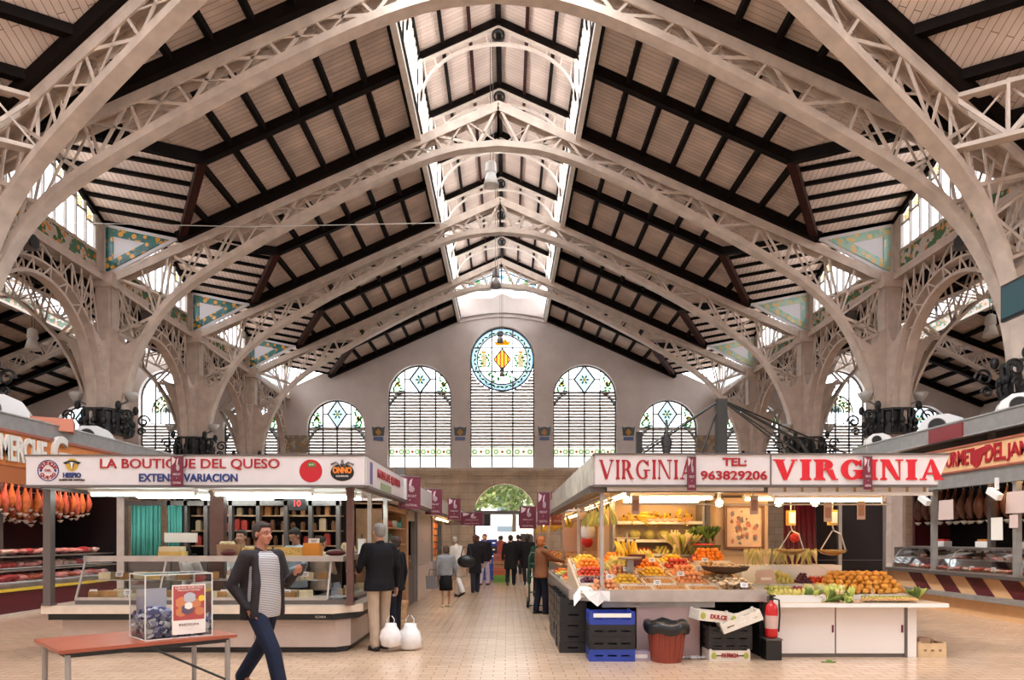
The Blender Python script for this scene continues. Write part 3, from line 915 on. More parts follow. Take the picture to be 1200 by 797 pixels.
def half_truss(up, lo, la, Pt, su=1.0, apex=True):
    U = lambda u: upz(u / su); 
    # upper chord: twin strips
    a, b = Pt(0, U(0)), Pt(13.7 * su, U(13.7 * su))
    up.bar(a, b, .42, .09, Pt.n)
    for sd in (-.18, .18): up.bar(Pt(0, U(0) - .14, sd), Pt(13.7 * su, U(13.7 * su) - .14, sd), .05, .26, Pt.n)
    pts = []
    for i in range(len(LOWP) - 1):
        for k in range(3):
            u = LOWP[i][0] + (LOWP[i + 1][0] - LOWP[i][0]) * k / 3; pts.append((u, lerp_tab(LOWP, u)))
    pts.append(LOWP[-1])
    # smooth the curve once
    sm = [pts[0]] + [((pts[i - 1][0] + 2 * pts[i][0] + pts[i + 1][0]) / 4, (pts[i - 1][1] + 2 * pts[i][1] + pts[i + 1][1]) / 4) for i in range(1, len(pts) - 1)] + [pts[-1]]
    lo.strip([Pt(u * su, z) for u, z in sm], Pt.n * .19, .09)
    for sd in (-.165, .165): lo.strip([Pt(u * su, z + .09, sd) for u, z in sm if z > 8.3], Pt.n * .02, .16)
    tops = []; bots = []
    for i in range(10):
        ut = 1.15 * i; ub = max(0, ut - .42 + (.1 if i > 7 else 0))
        if i == 0: ub = 0
        tops.append((ut * su, U(ut * su) - .1)); bots.append((ub * su, lerp_tab(LOWP, ub) + .08))
    lattice(la, Pt, tops, bots)
    # spandrel towards the column
    cz = U(13.4 * su)
    for sd in (-.16, .16):
        L = lambda p, q, w=.08: la.bar(Pt(p[0] * su, p[1], sd), Pt(q[0] * su, q[1], sd), w, .03, Pt.uvec)
        L((11.5, upz(11.5) - .1), (10.35, lerp_tab(LOWP, 10.35))); L((10.35, upz(10.35) - .1), (11.4, 9.98), .06)
        L((11.5, upz(11.5) - .1), (11.95, 9.35)); L((13.3, upz(13.3) - .2), (11.4, 9.98), .1)
        L((13.3, 10.3), (11.95, 9.35), .06); L((12.5, upz(12.5) - .1), (11.95, 9.35), .06)
        L((13.3, 8.75), (11.95, 9.35), .1); L((13.3, 8.75), (12.5, 8.4), .08)
        L((13.3, 10.3), (12.75, 8.6), .06); L((13.25, 9.6), (12.3, 8.9), .06)
words = ['first', 'second', 'third', 'fourth']
for i, y in enumerate(YC[:4]):
    T = thing('roof_truss', 'cream lattice roof truss spanning the central nave, %s one from the camera' % words[i], 'roof truss', (0, y, 5.2), group='lattice trusses across the nave')
    up, lo, la = MB(), MB(), MB()
    for s in (-1, 1):
        half_truss(up, lo, la, make_pt((0, y, 0), (s, 0, 0)))
    org = (0, y, 5.2)
    up.build('upper_chord', IRON, T, org=org); lo.build('lower_chord', IRON, T, org=org); la.build('lattice', IRON, T, org=org)
for s in (-1, 1):
    T = thing('crossing_truss', 'large cream lattice truss slanting across the upper %s corner' % ('left' if s < 0 else 'right'), 'roof truss', (s * 13.9, 17.3, 5.2))
    O = Vector((0, 12.2, 0)); d = Vector((s * 13.9, 5.1, 0)); L = d.length
    up, lo, la = MB(), MB(), MB()
    Pt = make_pt(O, d)
    half_truss(up, lo, la, Pt, su=L / 13.9)
    org = (s * 13.9, 17.3, 5.2)
    up.build('upper_chord', IRON, T, org=org); lo.build('lower_chord', IRON, T, org=org); la.build('lattice', IRON, T, org=org)
    # bracing truss leaving it outwards
    T = thing('bracing_truss', 'slim cream bracing girder leaving the slanting truss at the %s edge' % ('left' if s < 0 else 'right'), 'girder', (s * 11, 16.2, 11))
    org = (s * 11, 16.2, 11)
    base = O + d.normalized() * (L - 3.3); u = Vector((s * .855, -.52, 0))
    P2 = make_pt(base, u)
    la = MB(); z0, z1 = 11.95, 10.75
    tops = [(k * 1.1, z0 + .05) for k in range(9)]; bots = [(k * 1.1, z1) for k in range(9)]
    la.bar(P2(0, z0), P2(9, z0), .3, .1, P2.n); la.bar(P2(-.2, z1), P2(9, z1), .3, .1, P2.n)
    lattice(la, P2, tops, bots, w=.13)
    la.build('girder_lattice', IRON, T, org=org)

# side nave trusses
def side_low():
    out = []
    for u, z in LOWP:
        if u < 5.4: continue
        uu = u - 5.0
        out.append((uu, 13.35 - .4 * uu - (upz(u) - z) * (.85 if u < 11 else .95)))
    return [(0, out[0][1] + .02)] + out
SLOW = side_low()
for i, y in enumerate(YC[:4]):
    for s in (-1, 1):
        T = thing('side_truss', 'cream lattice truss over the %s side aisle, %s one from the camera' % ('left' if s < 0 else 'right', words[i]), 'roof truss', (s * 22.4, y, 5.2), group='lattice trusses over the side aisles')
        org = (s * 22.4, y, 5.2); up, lo, la = MB(), MB(), MB()
        for d in (-1, 1):
            Pt = make_pt((s * 22.4, y, 0), (d, 0, 0))
            up.bar(Pt(0, 13.35), Pt(8.3, 13.35 - .4 * 8.3), .4, .14, Pt.n)
            lo.strip([Pt(u, z) for u, z in SLOW], Pt.n * .2, .09)
            tops = []; bots = []
            for k in range(8):
                ut = k * .95; ub = max(0, ut - .3)
                tops.append((ut, 13.3 - .4 * ut)); bots.append((ub, lerp_tab(SLOW, ub)))
            lattice(la, Pt, tops, bots, w=.16, post=.06, diag=.07)
            for sd in (-.16, .16):
                la.bar(Pt(8.3, 9.9, sd), Pt(SLOW[-6][0], SLOW[-6][1], sd), .08, .03, Pt.uvec)
                la.bar(Pt(8.3, 8.4, sd), Pt(SLOW[-6][0], SLOW[-6][1], sd), .08, .03, Pt.uvec)
        up.build('upper_chord', IRON, T, org=org); lo.build('lower_chord', IRON, T, org=org); la.build('lattice', IRON, T, org=org)

# arcade arches lengthwise
def arcade_curve(n=24, a=2.75, zb=5.5, zt=9.55):
    return [(3.35 - a * math.cos(PI * i / n), zb + (zt - zb) * math.sin(PI * i / n) ** .8) for i in range(n + 1)]
for i, (y0, y1) in enumerate([(10.6, 17.3)] + bays):
    for s in (-1, 1):
        T = thing('arcade_arch', 'pierced cream iron arch lengthwise between two %s-hand columns, number %s from the camera' % ('left' if s < 0 else 'right', ['one', 'two', 'three', 'four', 'five'][i]), 'iron arch', (s * HX, y0, 5.2), group='iron arches between the columns')
        org = (s * HX, y0, 5.2); Pt = make_pt((s * HX, y0, 0), (0, 1, 0)); up, lo, la = MB(), MB(), MB()
        up.bar(Pt(0, 10.6), Pt(6.7, 10.6), .5, .2, Pt.n)
        cu = arcade_curve(); lo.strip([Pt(u, z) for u, z in cu], Pt.n * .16, .1)
        c2 = [(3.35 + (u - 3.35) * .86, min(10.4, z + .0 + .42)) for u, z in cu if z > 6.6]
        c2 = [(3.35 + (u - 3.35) * 1.13, z + .42) for u, z in cu if z > 7.6]
        lo.strip([Pt(min(6.3, max(.4, u)), z) for u, z in c2], Pt.n * .17, .07)
        for sd in (-.15, .15):
            for k in range(3, 22):
                u, z = cu[k]; uu = 3.35 + (u - 3.35) * 1.13
                uu = min(6.3, max(.4, uu))
                if k % 2: la.bar(Pt(u, z, sd), Pt(uu, z + .42, sd), .05, .03, Pt.uvec)
                else:
                    u2, z2 = cu[k + 1]; uu2 = min(6.3, max(.4, 3.35 + (u2 - 3.35) * 1.13)); la.bar(Pt(u, z, sd), Pt(uu2, z2 + .42, sd), .05, .03, Pt.uvec)
            uu = [.45, .95, 1.45, 1.95, 2.5, 3.35, 4.2, 4.75, 5.25, 5.75, 6.25]
            bz = []
            for u in uu:
                best = min(c2, key=lambda p: abs(p[0] - u)); bz.append(best[1] if abs(best[0] - u) < .6 else 7.6)
            for k in range(len(uu) - 1):
                if bz[k] < 10.3: la.bar(Pt(uu[k], bz[k], sd), Pt(uu[k], 10.55, sd), .05, .03, Pt.uvec)
                if k % 2: la.bar(Pt(uu[k], 10.5, sd), Pt(uu[k + 1], bz[k + 1], sd), .05, .03, Pt.uvec)
                else: la.bar(Pt(uu[k], bz[k], sd), Pt(uu[k + 1], 10.5, sd), .05, .03, Pt.uvec)
            # scroll rings
        for u in (1.25, 5.45):
            la.strip([Pt(u + .28 * math.cos(a * PI / 8), 9.75 + .28 * math.sin(a * PI / 8)) for a in range(17)], Pt.n * .05, .06)
        up.build('upper_chord', COLM, T, org=org); lo.build('lower_chord', COLM, T, org=org); la.build('lattice', COLM, T, org=org)

# columns
def column(s, y, label):
    X = s * 13.75
    T = thing('iron_column', label, 'column', (X, y, 0), group='cream iron columns of the arcades')
    mb = MB()
    mb.box(-.3, -.22, 0, .3, .22, 10.75); mb.box(-.22, -.3, 0, .22, .3, 10.75)
    mb.lathe([(.62, 0), (.62, .5), (.5, .7), (.5, 5.2)], n=8, rot=PI / 8)
    mb.box(-.42, -.42, 10.3, .42, .42, 10.8)
    mb.build('shaft', COLM, T)
    for (dx, dy), sc_ in (((-s, 0), 1), ((s, 0), 1), ((0, 1), .9), ((0, -1), .9)):
        mb = MB()
        prof = [(.2, 5.2), (.55, 5.2), (.6, 6.2), (.72, 7.0), (.98, 7.8), (1.3, 8.5), (1.42, 8.72)]
        top = [(1.0, 8.45), (.75, 8.3), (.55, 8.45), (.45, 8.8), (.2, 8.9)]
        poly = [(u * sc_, z) for u, z in prof + top]
        mb.prism(poly, (-dy * .23, dx * .23, 0), (dx, dy, 0), (0, 0, 1), (dy * .46, -dx * .46, 0))
        # rivet rows
        for k in range(14):
            z = 5.5 + k * .2
            u = lerp_tab([(5.2, .55), (6.2, .6), (7.0, .72), (7.8, .98), (8.5, 1.3)], z) * sc_ - .09
            for q in (-1, 1):
                mb.cbox(dx * u + dy * q * .235, dy * u + dx * q * .235, z, .04, .04, .04)
        mb.build('bracket_plate', COLM, T)
    for q in (-1, 1):   # little figure-like cast ornaments on the faces
        mb = MB(); mb.ell((0, q * .42, 7.3), (.16, .1, .16)); mb.ell((0, q * .4, 6.95), (.08, .08, .22)); mb.ell((0, q * .36, 7.6), (.22, .12, .07))
        mb.build('cast_ornament', COLM, T, smooth=True)
    return T
def spiral(mb, c, r, dx, dz, y, turns=1.4):
    pts = [];
    for k in range(22):
        a = k / 21 * turns * 2 * PI; rr = r * (1 - k / 26)
        pts.append((c[0] + dx * rr * math.cos(a), y, c[1] + rr * math.sin(a)))
    mb.tube(pts, .035, 6)
def collar(s, y, label):
    T = thing('wrought_iron_collar', label, 'ironwork collar', (s * 13.75, y, 5.15), group='black wrought iron collars round the columns')
    mb = MB()
    for z in (.02, .82):
        mb.lathe([(.72, z), (.80, z), (.80, z + .08), (.72, z + .08)], n=8, rot=PI / 8)
    mb.build('ring', BLACKI, T)
    mb = MB()
    for k in range(16):
        a = 2 * PI * k / 16; x, yy = .76 * math.cos(a), .76 * math.sin(a)
        mb.tube([(x, yy, .05), (x * 1.08, yy * 1.08, .25), (x * .96, yy * .96, .5), (x, yy, .85)], .055, 6)
        mb.ell((x * 1.04, yy * 1.04, .45), (.1, .1, .14), 8, 6)
    mb.lathe([(.66, .1), (.70, .1), (.70, .8), (.66, .8)], n=8, rot=PI / 8)
    mb.build('ornament_band', BLACKI, T)
    for q in (-1, 1):
        for yy in (-.55, .55):
            mb = MB(); spiral(mb, (q * .98, .62), .24, q, 1, yy); spiral(mb, (q * .9, .25), .15, q, -1, yy); mb.ell((q * .7, yy, 1.0), (.1, .1, .16)); mb.build('scroll', BLACKI, T)
    return T
for i, y in enumerate(YC[:4]):
    for s in (-1, 1):
        side = 'left' if s < 0 else 'right'
        column(s, y, 'tall riveted cream iron column of the %s arcade, %s from the camera' % (side, words[i]))
        collar(s, y, 'black scrolled wrought iron collar round the %s %s-hand column from the camera' % (words[i], side))

# ---- side naves
for s in (-1, 1):
    side = 'left' if s < 0 else 'right'
    for bi, (y0, y1) in enumerate([(3.9, 10.6), (10.6, 17.3)] + bays):
        ym = (y0 + y1) / 2
        def sp_(x, y, dz=0): return (s * x, y, zroof(x) + dz)
        for xa, xb in ((14.1, 20.9), (23.9, 31.0)):
            beams = []
            n = 6
            for k in range(n + 1):
                x = xa + .1 + (xb - xa - .2) * k / n; beams.append(('purlin', sp_(x, y0, -.12), sp_(x, y1, -.12), .2, .22, BEAM))
            for yy in (y0 + .2, ym, y1 - .2): beams.append(('rafter', sp_(xa, yy, -.2), sp_(xb, yy, -.2), .3, .3, BEAM))
            roof_piece('ceiling_side', [[sp_(xa, y0), sp_(xb, y0), sp_(xb, y1), sp_(xa, y1)]], BOARDS, beams)
        for x in (20.9, 23.9):
            R = window_root((s * x, ym, 13.1)); org = (s * x, ym, 13.1)
            z0 = zroof(x)
            mb = MB(); mb.box(s * x - .1, y0, z0 - .25, s * x + .1, y1, z0 + .45); mb.build('tile_band', FLORAL, R, org=org)
            mb = MB(); mb.face([(s * x, y0, z0 + .45), (s * x, y1, z0 + .45), (s * x, y1, 15.6), (s * x, y0, 15.6)]); mb.build('pane', GLASS, R, org=org)
            mb = MB()
            for k in range(12):
                y = y0 + (y1 - y0) * k / 11; mb.bar((s * x - .06, y, z0 + .3), (s * x - .06, y, 15.6), .07, .1, (0, 1, 0))
            for k in range(9):
                z = z0 + .6 + k * .25; mb.bar((s * x - .04, y0, z), (s * x - .04, y1, z), .04, .06)
            mb.box(s * x - .16, y0, z0 - .33, s * x + .16, y1, z0 - .2); mb.box(s * x - .12, y0, z0 + .42, s * x + .12, y1, z0 + .52)
            mb.build('window_frame', IRONL, R, org=org)
        roof_piece('ceiling_side_lantern', [[(s * 20.7, y0, 15.6), (s * 22.4, y0, 16.3), (s * 22.4, y1, 16.3), (s * 20.7, y1, 15.6)], [(s * 24.1, y0, 15.6), (s * 22.4, y0, 16.3), (s * 22.4, y1, 16.3), (s * 24.1, y1, 15.6)]], BOARDX, [])
    mb = MB(); mb.box(s * 31.0 - .15, 0, 0, s * 31.0 + .15, YW, 10.5); struct(mb, 'wall_' + side, PLASTER)

# unseen walls and flat ceiling added behind the camera to cut frontal light
mb = MB(); mb.box(-31, -12.2, 0, 31, -12, 18.5); struct(mb, 'wall_front', PLASTER)
mb = MB(); mb.box(-31.1, -12, 0, -30.9, 0, 14.0); struct(mb, 'wall_left_front', PLASTER)
mb = MB(); mb.box(30.9, -12, 0, 31.1, 0, 14.0); struct(mb, 'wall_right_front', PLASTER)

def flat_ceiling(x0, y0, x1, y1, z):
    mb = MB(); mb.box(x0, y0, z, x1, y1, z + .15); struct(mb, 'ceiling_front_unseen', BOARDX)
flat_ceiling(-31, -12, -7, 4, 18.5); flat_ceiling(7, -12, 31, 4, 18.5); flat_ceiling(-7, -12, 7, -4, 18.5)

# ================================================================ LETTERING
def text(parent, s, size, loc, rz, material, width=None, height=None, bold=0.0, name='lettering', align='CENTER', depth=0.006, shear=0.0, rx=PI / 2, space=1.0):
    cu = bpy.data.curves.new(name, 'FONT'); cu.body = s; cu.size = size; cu.extrude = depth; cu.offset = bold
    cu.align_x = align; cu.align_y = 'CENTER'; cu.shear = shear; cu.space_character = space; cu.resolution_u = 4
    cu.materials.append(material)
    o = bpy.data.objects.new(name, cu); COL.objects.link(o)
    o.location = loc; o.rotation_euler = (rx, 0, rz)
    if parent is not None: o.parent = parent
    if width or height:
        bb = [Vector(v) for v in o.bound_box]
        w = max(v.x for v in bb) - min(v.x for v in bb); h = max(v.y for v in bb) - min(v.y for v in bb)
        if w < 1e-4:
            bpy.context.view_layer.update(); bb = [Vector(v) for v in o.bound_box]
            w = max(v.x for v in bb) - min(v.x for v in bb); h = max(v.y for v in bb) - min(v.y for v in bb)
        if w > 1e-4:
            sx = width / w if width else 1; sy = (height / h) if height else 1
            o.scale = (sx, sy, 1)
    me = bpy.data.meshes.new_from_object(o)
    if not me.materials: me.materials.append(material)
    m = bpy.data.objects.new(name, me); COL.objects.link(m)
    m.location = o.location; m.rotation_euler = o.rotation_euler; m.scale = o.scale; m.parent = parent
    bpy.data.objects.remove(o)
    return m
ORDN = ['first', 'second', 'third', 'fourth', 'fifth', 'sixth', 'seventh', 'eighth', 'ninth', 'tenth', 'eleventh', 'twelfth', 'thirteenth', 'fourteenth', 'fifteenth', 'sixteenth', 'seventeenth', 'eighteenth', 'nineteenth']
def nth(k):
    k += 1
    if k <= 19: return ORDN[k - 1]
    tens = {2: 'twenty', 3: 'thirty', 4: 'forty'}[k // 10]
    return ('twentieth' if k == 20 else 'thirtieth' if k == 30 else 'fortieth' if k == 40 else tens + '-' + ORDN[k % 10 - 1])
RED = mat('sign_red', (0.34, 0.006, 0.014), 0.4)
REDBR = mat('bright_sign_red', (0.58, 0.008, 0.02), 0.4)
NAVY = mat('sign_navy', (0.012, 0.035, 0.17), 0.4)
BURG = mat('burgundy_banner', (0.14, 0.014, 0.035), 0.6, var=0.1)
BANW = mat('banner_print', (0.62, 0.50, 0.50), 0.6)
ORANGE = mat('orange_signboard', (0.62, 0.20, 0.045), 0.45, var=0.08)
SAND = mat('sand_signboard', (0.70, 0.42, 0.22), 0.5, var=0.05)
GOLD = mat('gold_logo', (0.55, 0.34, 0.04), 0.4)
TUBE = mat('fluorescent_tube', (1, 1, 1), 0.5, emit=(0.86, 1.0, 0.95), estr=14)
WTUBE = mat('warm_fluorescent_tube', (1, 1, 1), 0.5, emit=(1.0, 0.60, 0.24), estr=26)
BULB = mat('warm_bulb', (1, 1, 1), 0.5, emit=(1.0, 0.78, 0.45), estr=30)
CREAMST = mat('cream_stone_ledge', (0.66, 0.55, 0.45), 0.3, var=0.08)
PINKP = mat('pale_pink_panel', (0.52, 0.42, 0.37), 0.35, var=0.05)
WOODL = mat('light_wood', (0.50, 0.30, 0.16), 0.5, var=0.12)
WOODR = mat('reddish_laminate', (0.33, 0.085, 0.045), 0.3, var=0.12, vscale=3)
MAROON = mat('maroon_panel', (0.10, 0.012, 0.018), 0.35)
DARKIN = mat('dark_lining_and_shade', (0.012, 0.008, 0.009), 0.6, spec=0.2)  # for linings, and as painted shade in the doorway and under the counter
PLASTW = mat('white_plastic', (0.78, 0.78, 0.76), 0.35)
PAPER = mat('white_paper', (0.82, 0.80, 0.76), 0.7)
PAPERP = mat('pinkish_paper_sheet', (0.60, 0.47, 0.44), 0.7)
ACW = mat('white_unit_casing', (0.78, 0.76, 0.75), 0.45)

# ================================================================ HIGH FITTINGS
def pendant(name, label, x, y, z, ztop, grp, sc=1.0, dark=False):
    T = thing(name, label, 'pendant lamp', (x, y, z), 0, grp)
    mb = MB(); mb.tube([(-.02 * sc, 0, .55 * sc), (-.02 * sc, 0, ztop - z)], .012 * sc, 6); mb.tube([(.07 * sc, 0, .55 * sc), (.05 * sc, 0, ztop - z)], .012 * sc, 6)
    mb.build('suspension_rod', STEELD, T)
    mb = MB(); mb.lathe([(.06, .62), (.15, .56), (.17, .3), (.13, .24)], n=14)
    for v in range(len(mb.v)): mb.v[v] = tuple(c * sc for c in mb.v[v])
    mb.build('ballast_housing', STEELD if dark else PLASTW, T, smooth=False)
    mb = MB(); mb.lathe([(.13, .26), (.17, .14), (.23, -.1), (.22, -.1), (.16, .14), (.12, .25)], n=18, caps=False)
    for v in range(len(mb.v)): mb.v[v] = tuple(c * sc for c in mb.v[v])
    mb.build('lamp_shade', ALU if dark else PLASTW, T, smooth=True)
    return T
g = 'industrial pendant lamps down the middle of the nave'
pendant('pendant_lamp', 'white pendant lamp hanging highest, in front of the third truss', -.28, 24.9, 14.55, 19.72, g, 1.25)
pendant('pendant_lamp', 'dark pendant lamp hanging in front of the gable window', -.25, 34.0, 14.2, 19.72, g, 1.25, True)
pendant('pendant_lamp', 'grey pendant lamp hanging in front of the round stained window', -.1, 40.6, 13.3, 19.72, g, .95, True)
pendant('pendant_lamp', 'smallest dark pendant lamp, hanging in front of the striped lozenge', 0.0, 42.6, 11.75, 19.72, g, .8, True)
pendant('pendant_lamp', 'small white lamp hanging under the left side aisle roof', -18.6, 27.2, 9.2, 12.1, 'lamps in the side aisles', 1.2)
pendant('pendant_lamp', 'small white lamp hanging under the right side aisle roof', 19.0, 26.4, 9.5, 12.2, 'lamps in the side aisles', 1.2)
# thin cable across the upper left
T = tag((lambda m: (m.tube([(-14, 22.0, 11.75), (-8, 22, 11.62), (-1.6, 22.0, 11.75)], .012, 6), m.build('steel_cable', PLASTW))[1])(MB()), 'thin pale cable stretched across the upper left of the nave', 'cable')
# television on a pole
T = thing('television', 'black flat television hanging at the right edge, high up', 'television', (8.75, 11.25, 5.25))
mb = MB(); mb.box(-.06, -.40, 0, .0, .35, .62); mb.build('casing', BLACK, T)
SCRT = mat('television_screen', (0.02, 0.03, 0.035), 0.15, emit=(0.05, 0.12, 0.13), estr=0.5)
mb = MB(); mb.box(-.075, -.37, .05, -.06, .32, .57); mb.build('screen', SCRT, T)
mb = MB(); mb.bar((0, -.1, .5), (1.2, -.1, .5), .06, .06); mb.bar((1.2, -.1, .55), (1.2, -.1, -1.3), .06, .06); mb.build('mount', BLACK, T)
# emblem tiles on the end wall
for i, x in enumerate((-8.0, -2.72, 2.72, 8.15)):
    T = thing('wall_emblem', 'small glazed shield tile emblem, %s on the end wall between windows' % ['leftmost', 'left inner', 'right inner', 'rightmost'][i], 'emblem', (x, YW - .03, 8.2), group='tile emblems on the end wall')
    mb = MB(); mb.prism([(-.35, -.12), (.35, -.12), (.42, .5), (.3, .4), (.0, .46), (-.3, .4), (-.42, .5)], (0, 0, .1), (1, 0, 0), (0, 0, 1), (0, .03, 0)); mb.build('shield_tile', mat('blue_grey_tile', (0.09, 0.12, 0.13), 0.3), T)
    mb = MB(); mb.prism([(0, -.2), (.2, .05), (0, .3), (-.2, .05)], (0, -.02, .15), (1, 0, 0), (0, 0, 1), (0, .02, 0)); mb.build('lozenge', mat('amber_tile', (0.55, 0.26, 0.04), 0.3), T)
    mb = MB(); mb.box(-.32, -.01, -.32, .32, .02, -.1); mb.build('name_tile', mat('blue_script_tile', (0.12, 0.16, 0.32), 0.3), T)
for s in (-1, 1):
    T = tag((lambda m: (m.box(s * 13.45 - .95, YW - .1, 7.1, s * 13.45 + .95, YW - .02, 8.2), m.build('tile_frieze', floral('ochre_frieze_tiles', (0.50, 0.40, 0.28), (0.50, 0.26, 0.08), (0.30, 0.25, 0.2), 3.0)))[1])(MB()), 'ochre patterned tile frieze on the end wall by the %s-hand columns' % ('left' if s < 0 else 'right'), 'tile frieze')
# loudspeakers under the arcade beams, and lantern brackets on the first columns
for s in (-1, 1):
    for y in (19.6, 26.4):
        T = thing('loudspeaker', 'grey loudspeaker under the %s arcade beam in the %s bay' % ('left' if s < 0 else 'right', 'first' if y < 20 else 'second'), 'loudspeaker', (s * 13.5, y, 10.1), 0, 'loudspeakers on the arcade beams')
        mb = MB(); mb.box(-.18, -.3, -.15, .18, .3, .2); mb.bar((0, 0, .2), (0, 0, .5), .06, .06); mb.build('cabinet', STEELD, T)
        mb = MB(); mb.lathe([(.16, 0), (.2, .06)], n=14)
        mb.v = [(-s * (.18 + v[2]), v[0], v[1]) for v in mb.v]; mb.build('cone', BLACK, T)
    for i, y in enumerate(YC[1:3]):
        for q in (-1, 1):
            T = thing('floodlight', 'pale cup floodlight on the %s flank of the %s %s-hand column' % ('aisle' if q == s else 'nave', words[i + 1], 'left' if s < 0 else 'right'), 'floodlight', (s * 13.75 + q * .95, y - .2, 6.5), 0, 'cup floodlights on the columns')
            mb = MB(); mb.lathe([(.08, -.18), (.2, 0), (.26, .14), (.2, .16), (.16, .02)], n=14); mb.build('cup', mat('pale_grey_cup', (.55, .53, .5), .4), T, smooth=True)
            mb = MB(); mb.bar((0, 0, -.1), (-q * .45, 0, -.3), .05, .05); mb.build('arm', STEELD, T)
# guyed mast over the right-hand stalls
T = thing('guyed_mast', 'dark square mast with guy ropes standing on the stall roofs at right', 'mast', (4.66, 13.9, 2.36))
mb = MB(); mb.box(-.1, -.1, 0, .1, .1, 2.05); mb.build('pole', mat('dark_mast', (.02, .019, .018), .6), T)
mb = MB()
for (x, y, z) in ((-2.9, 0, .2), (-2.5, 1.5, .3), (2.2, 0, .35), (2.7, -.5, .0), (3.3, .5, .8), (-.7, 0, .1)):
    mb.tube([(0, 0, 2.05), (x, y, z)], .018, 6)
mb.tube([(0, 0, 2.05), (1.6, 0, 1.2), (2.2, 0, .35)], .03, 6); mb.build('guy_ropes', BLACK, T)
T = thing('finial_post', 'ornate black finial post on the stall roof beside the mast', 'post', (3.55, 13.9, 2.45))
mb = MB(); mb.lathe([(.1, 0), (.07, .3), (.14, .6), (.06, .8), (.12, 1.1), (.04, 1.3), (.02, 1.55)], n=10); mb.build('post', BLACKI, T, smooth=True)
mb = MB(); mb.box(-.62, -.05, 0, -.5, .05, 1.3); mb.build('short_upright', BLACK, T)

# ================================================================ STALL KIT
def crate(name, label, loc, rz=0.0, size=(.58, .38, .15), material=None, front=None, group=None, rx=0.0, cat='crate', slots=3, floor_z=None):
    w, d, h = size; t = .012
    T = thing(name, label, cat, loc, rz, group)
    if rx: T.rotation_euler = (rx, 0, rz)
    mb = MB(); mb.box(-w / 2, -d / 2, 0, w / 2, d / 2, t)
    for s in (-1, 1):
        hh = [0, h * .42, h * .56, h]
        mb.box(-w / 2, s * d / 2 - t / 2, 0, w / 2, s * d / 2 + t / 2, hh[1]); mb.box(-w / 2, s * d / 2 - t / 2, hh[2], w / 2, s * d / 2 + t / 2, h)
        mb.box(s * w / 2 - t / 2, -d / 2, 0, s * w / 2 + t / 2, d / 2, hh[1]); mb.box(s * w / 2 - t / 2, -d / 2, hh[2], s * w / 2 + t / 2, d / 2, h)
        for k in range(slots + 1):
            x = -w / 2 + .03 + (w - .06) * k / slots; mb.box(x - .03, s * d / 2 - t / 2, hh[1], x + .03, s * d / 2 + t / 2, hh[2])
        mb.box(s * w / 2 - t / 2, -d / 2, hh[1], s * w / 2 + t / 2, -d * .2, hh[2]); mb.box(s * w / 2 - t / 2, d * .2, hh[1], s * w / 2 + t / 2, d / 2, hh[2])
    for sx in (-1, 1):
        for sy in (-1, 1): mb.cbox(sx * (w / 2 - .015), sy * (d / 2 - .015), h / 2 + .008, .03, .03, h + .016)
    mb.build('crate_body', material, T)
    if front:
        mb = MB(); mb.box(-w * .42, -d / 2 - t, h * .62, w * .42, -d / 2 - t * .6, h * .95); mb.build('front_label', front, T)
    return T
def wiggle(o, r=.05): pass
RN = random.Random(11)
# fruit and vegetable prototypes: (mesh data, radius)
def ellmesh(name, m, r, f=None, nu=10, nv=7):
    mb = MB(); mb.ell((0, 0, 0), r, nu, nv, f=f); return mb.data(name, m, smooth=True)
PROD = {}
def prod(kind, col, r, rough=.4, noun=None, colour='', f=None, extra=None, m=None, var=.12):
    mm = m or mat(kind + '_skin', col, rough, var=var, vscale=9)
    mb = MB(); mb.ell((0, 0, 0), r, 10, 7, f=f)
    mats = [mm]
    if extra: mats.append(extra(mb))
    PROD[kind] = (mb.data(kind, mats, smooth=True), r if hasattr(r, '__len__') else (r,) * 3, colour)
def stalky(mb):
    mb.mi = 1; mb.tube([(0, 0, .028), (.004, 0, .045)], .004, 5); return mat('green_stalk', (0.10, 0.16, 0.03), .6)
prod('orange', (0.80, 0.25, 0.02), .036, colour='round orange')
prod('lemon', (0.80, 0.52, 0.05), (.036, .028, .028), colour='yellow')
prod('tomato', (0.62, 0.05, 0.02), (.034, .034, .028), colour='red', extra=stalky)
prod('green_apple', (0.42, 0.44, 0.10), .034, colour='pale green', extra=stalky)
prod('peach', (0.72, 0.30, 0.13), .035, colour='rosy')
prod('plum', (0.09, 0.015, 0.04), (.027, .025, .025), colour='dark purple')
prod('red_apple', (0.45, 0.035, 0.03), .035, colour='red', extra=stalky)
prod('walnut', (0.50, 0.27, 0.10), .022, colour='tan', rough=.8)
prod('potato', (0.50, 0.32, 0.15), (.045, .032, .028), colour='brown', rough=.8)
prod('mango', (0.74, 0.36, 0.06), (.055, .042, .042), colour='orange-yellow', f=lambda p: p + Vector((0, 0, p.x * p.x * 3)))
prod('pear', (0.58, 0.50, 0.14), (.032, .032, .042), colour='yellow-green', f=lambda p: Vector((p.x * (1 - p.z * 7), p.y * (1 - p.z * 7), p.z * 1.2)))
prod('cabbage', (0.50, 0.52, 0.26), (.085, .085, .07), colour='pale green', var=.25)
prod('strawberry', (0.60, 0.03, 0.03), (.016, .016, .02), colour='red')
prod('onion', (0.30, 0.05, 0.12), (.036, .036, .03), colour='purple')
def mushroom():
    mb = MB(); mb.lathe([(.0, .05), (.03, .045), (.045, .025), (.045, .015), (.015, .015), (.013, -.02), (.0, -.022)], n=10, caps=False)
    PROD['mushroom'] = (mb.data('mushroom', mat('mushroom_skin', (0.62, 0.47, 0.30), .7, var=.2, vscale=12), smooth=True), (.045, .045, .022), 'pale')
mushroom()
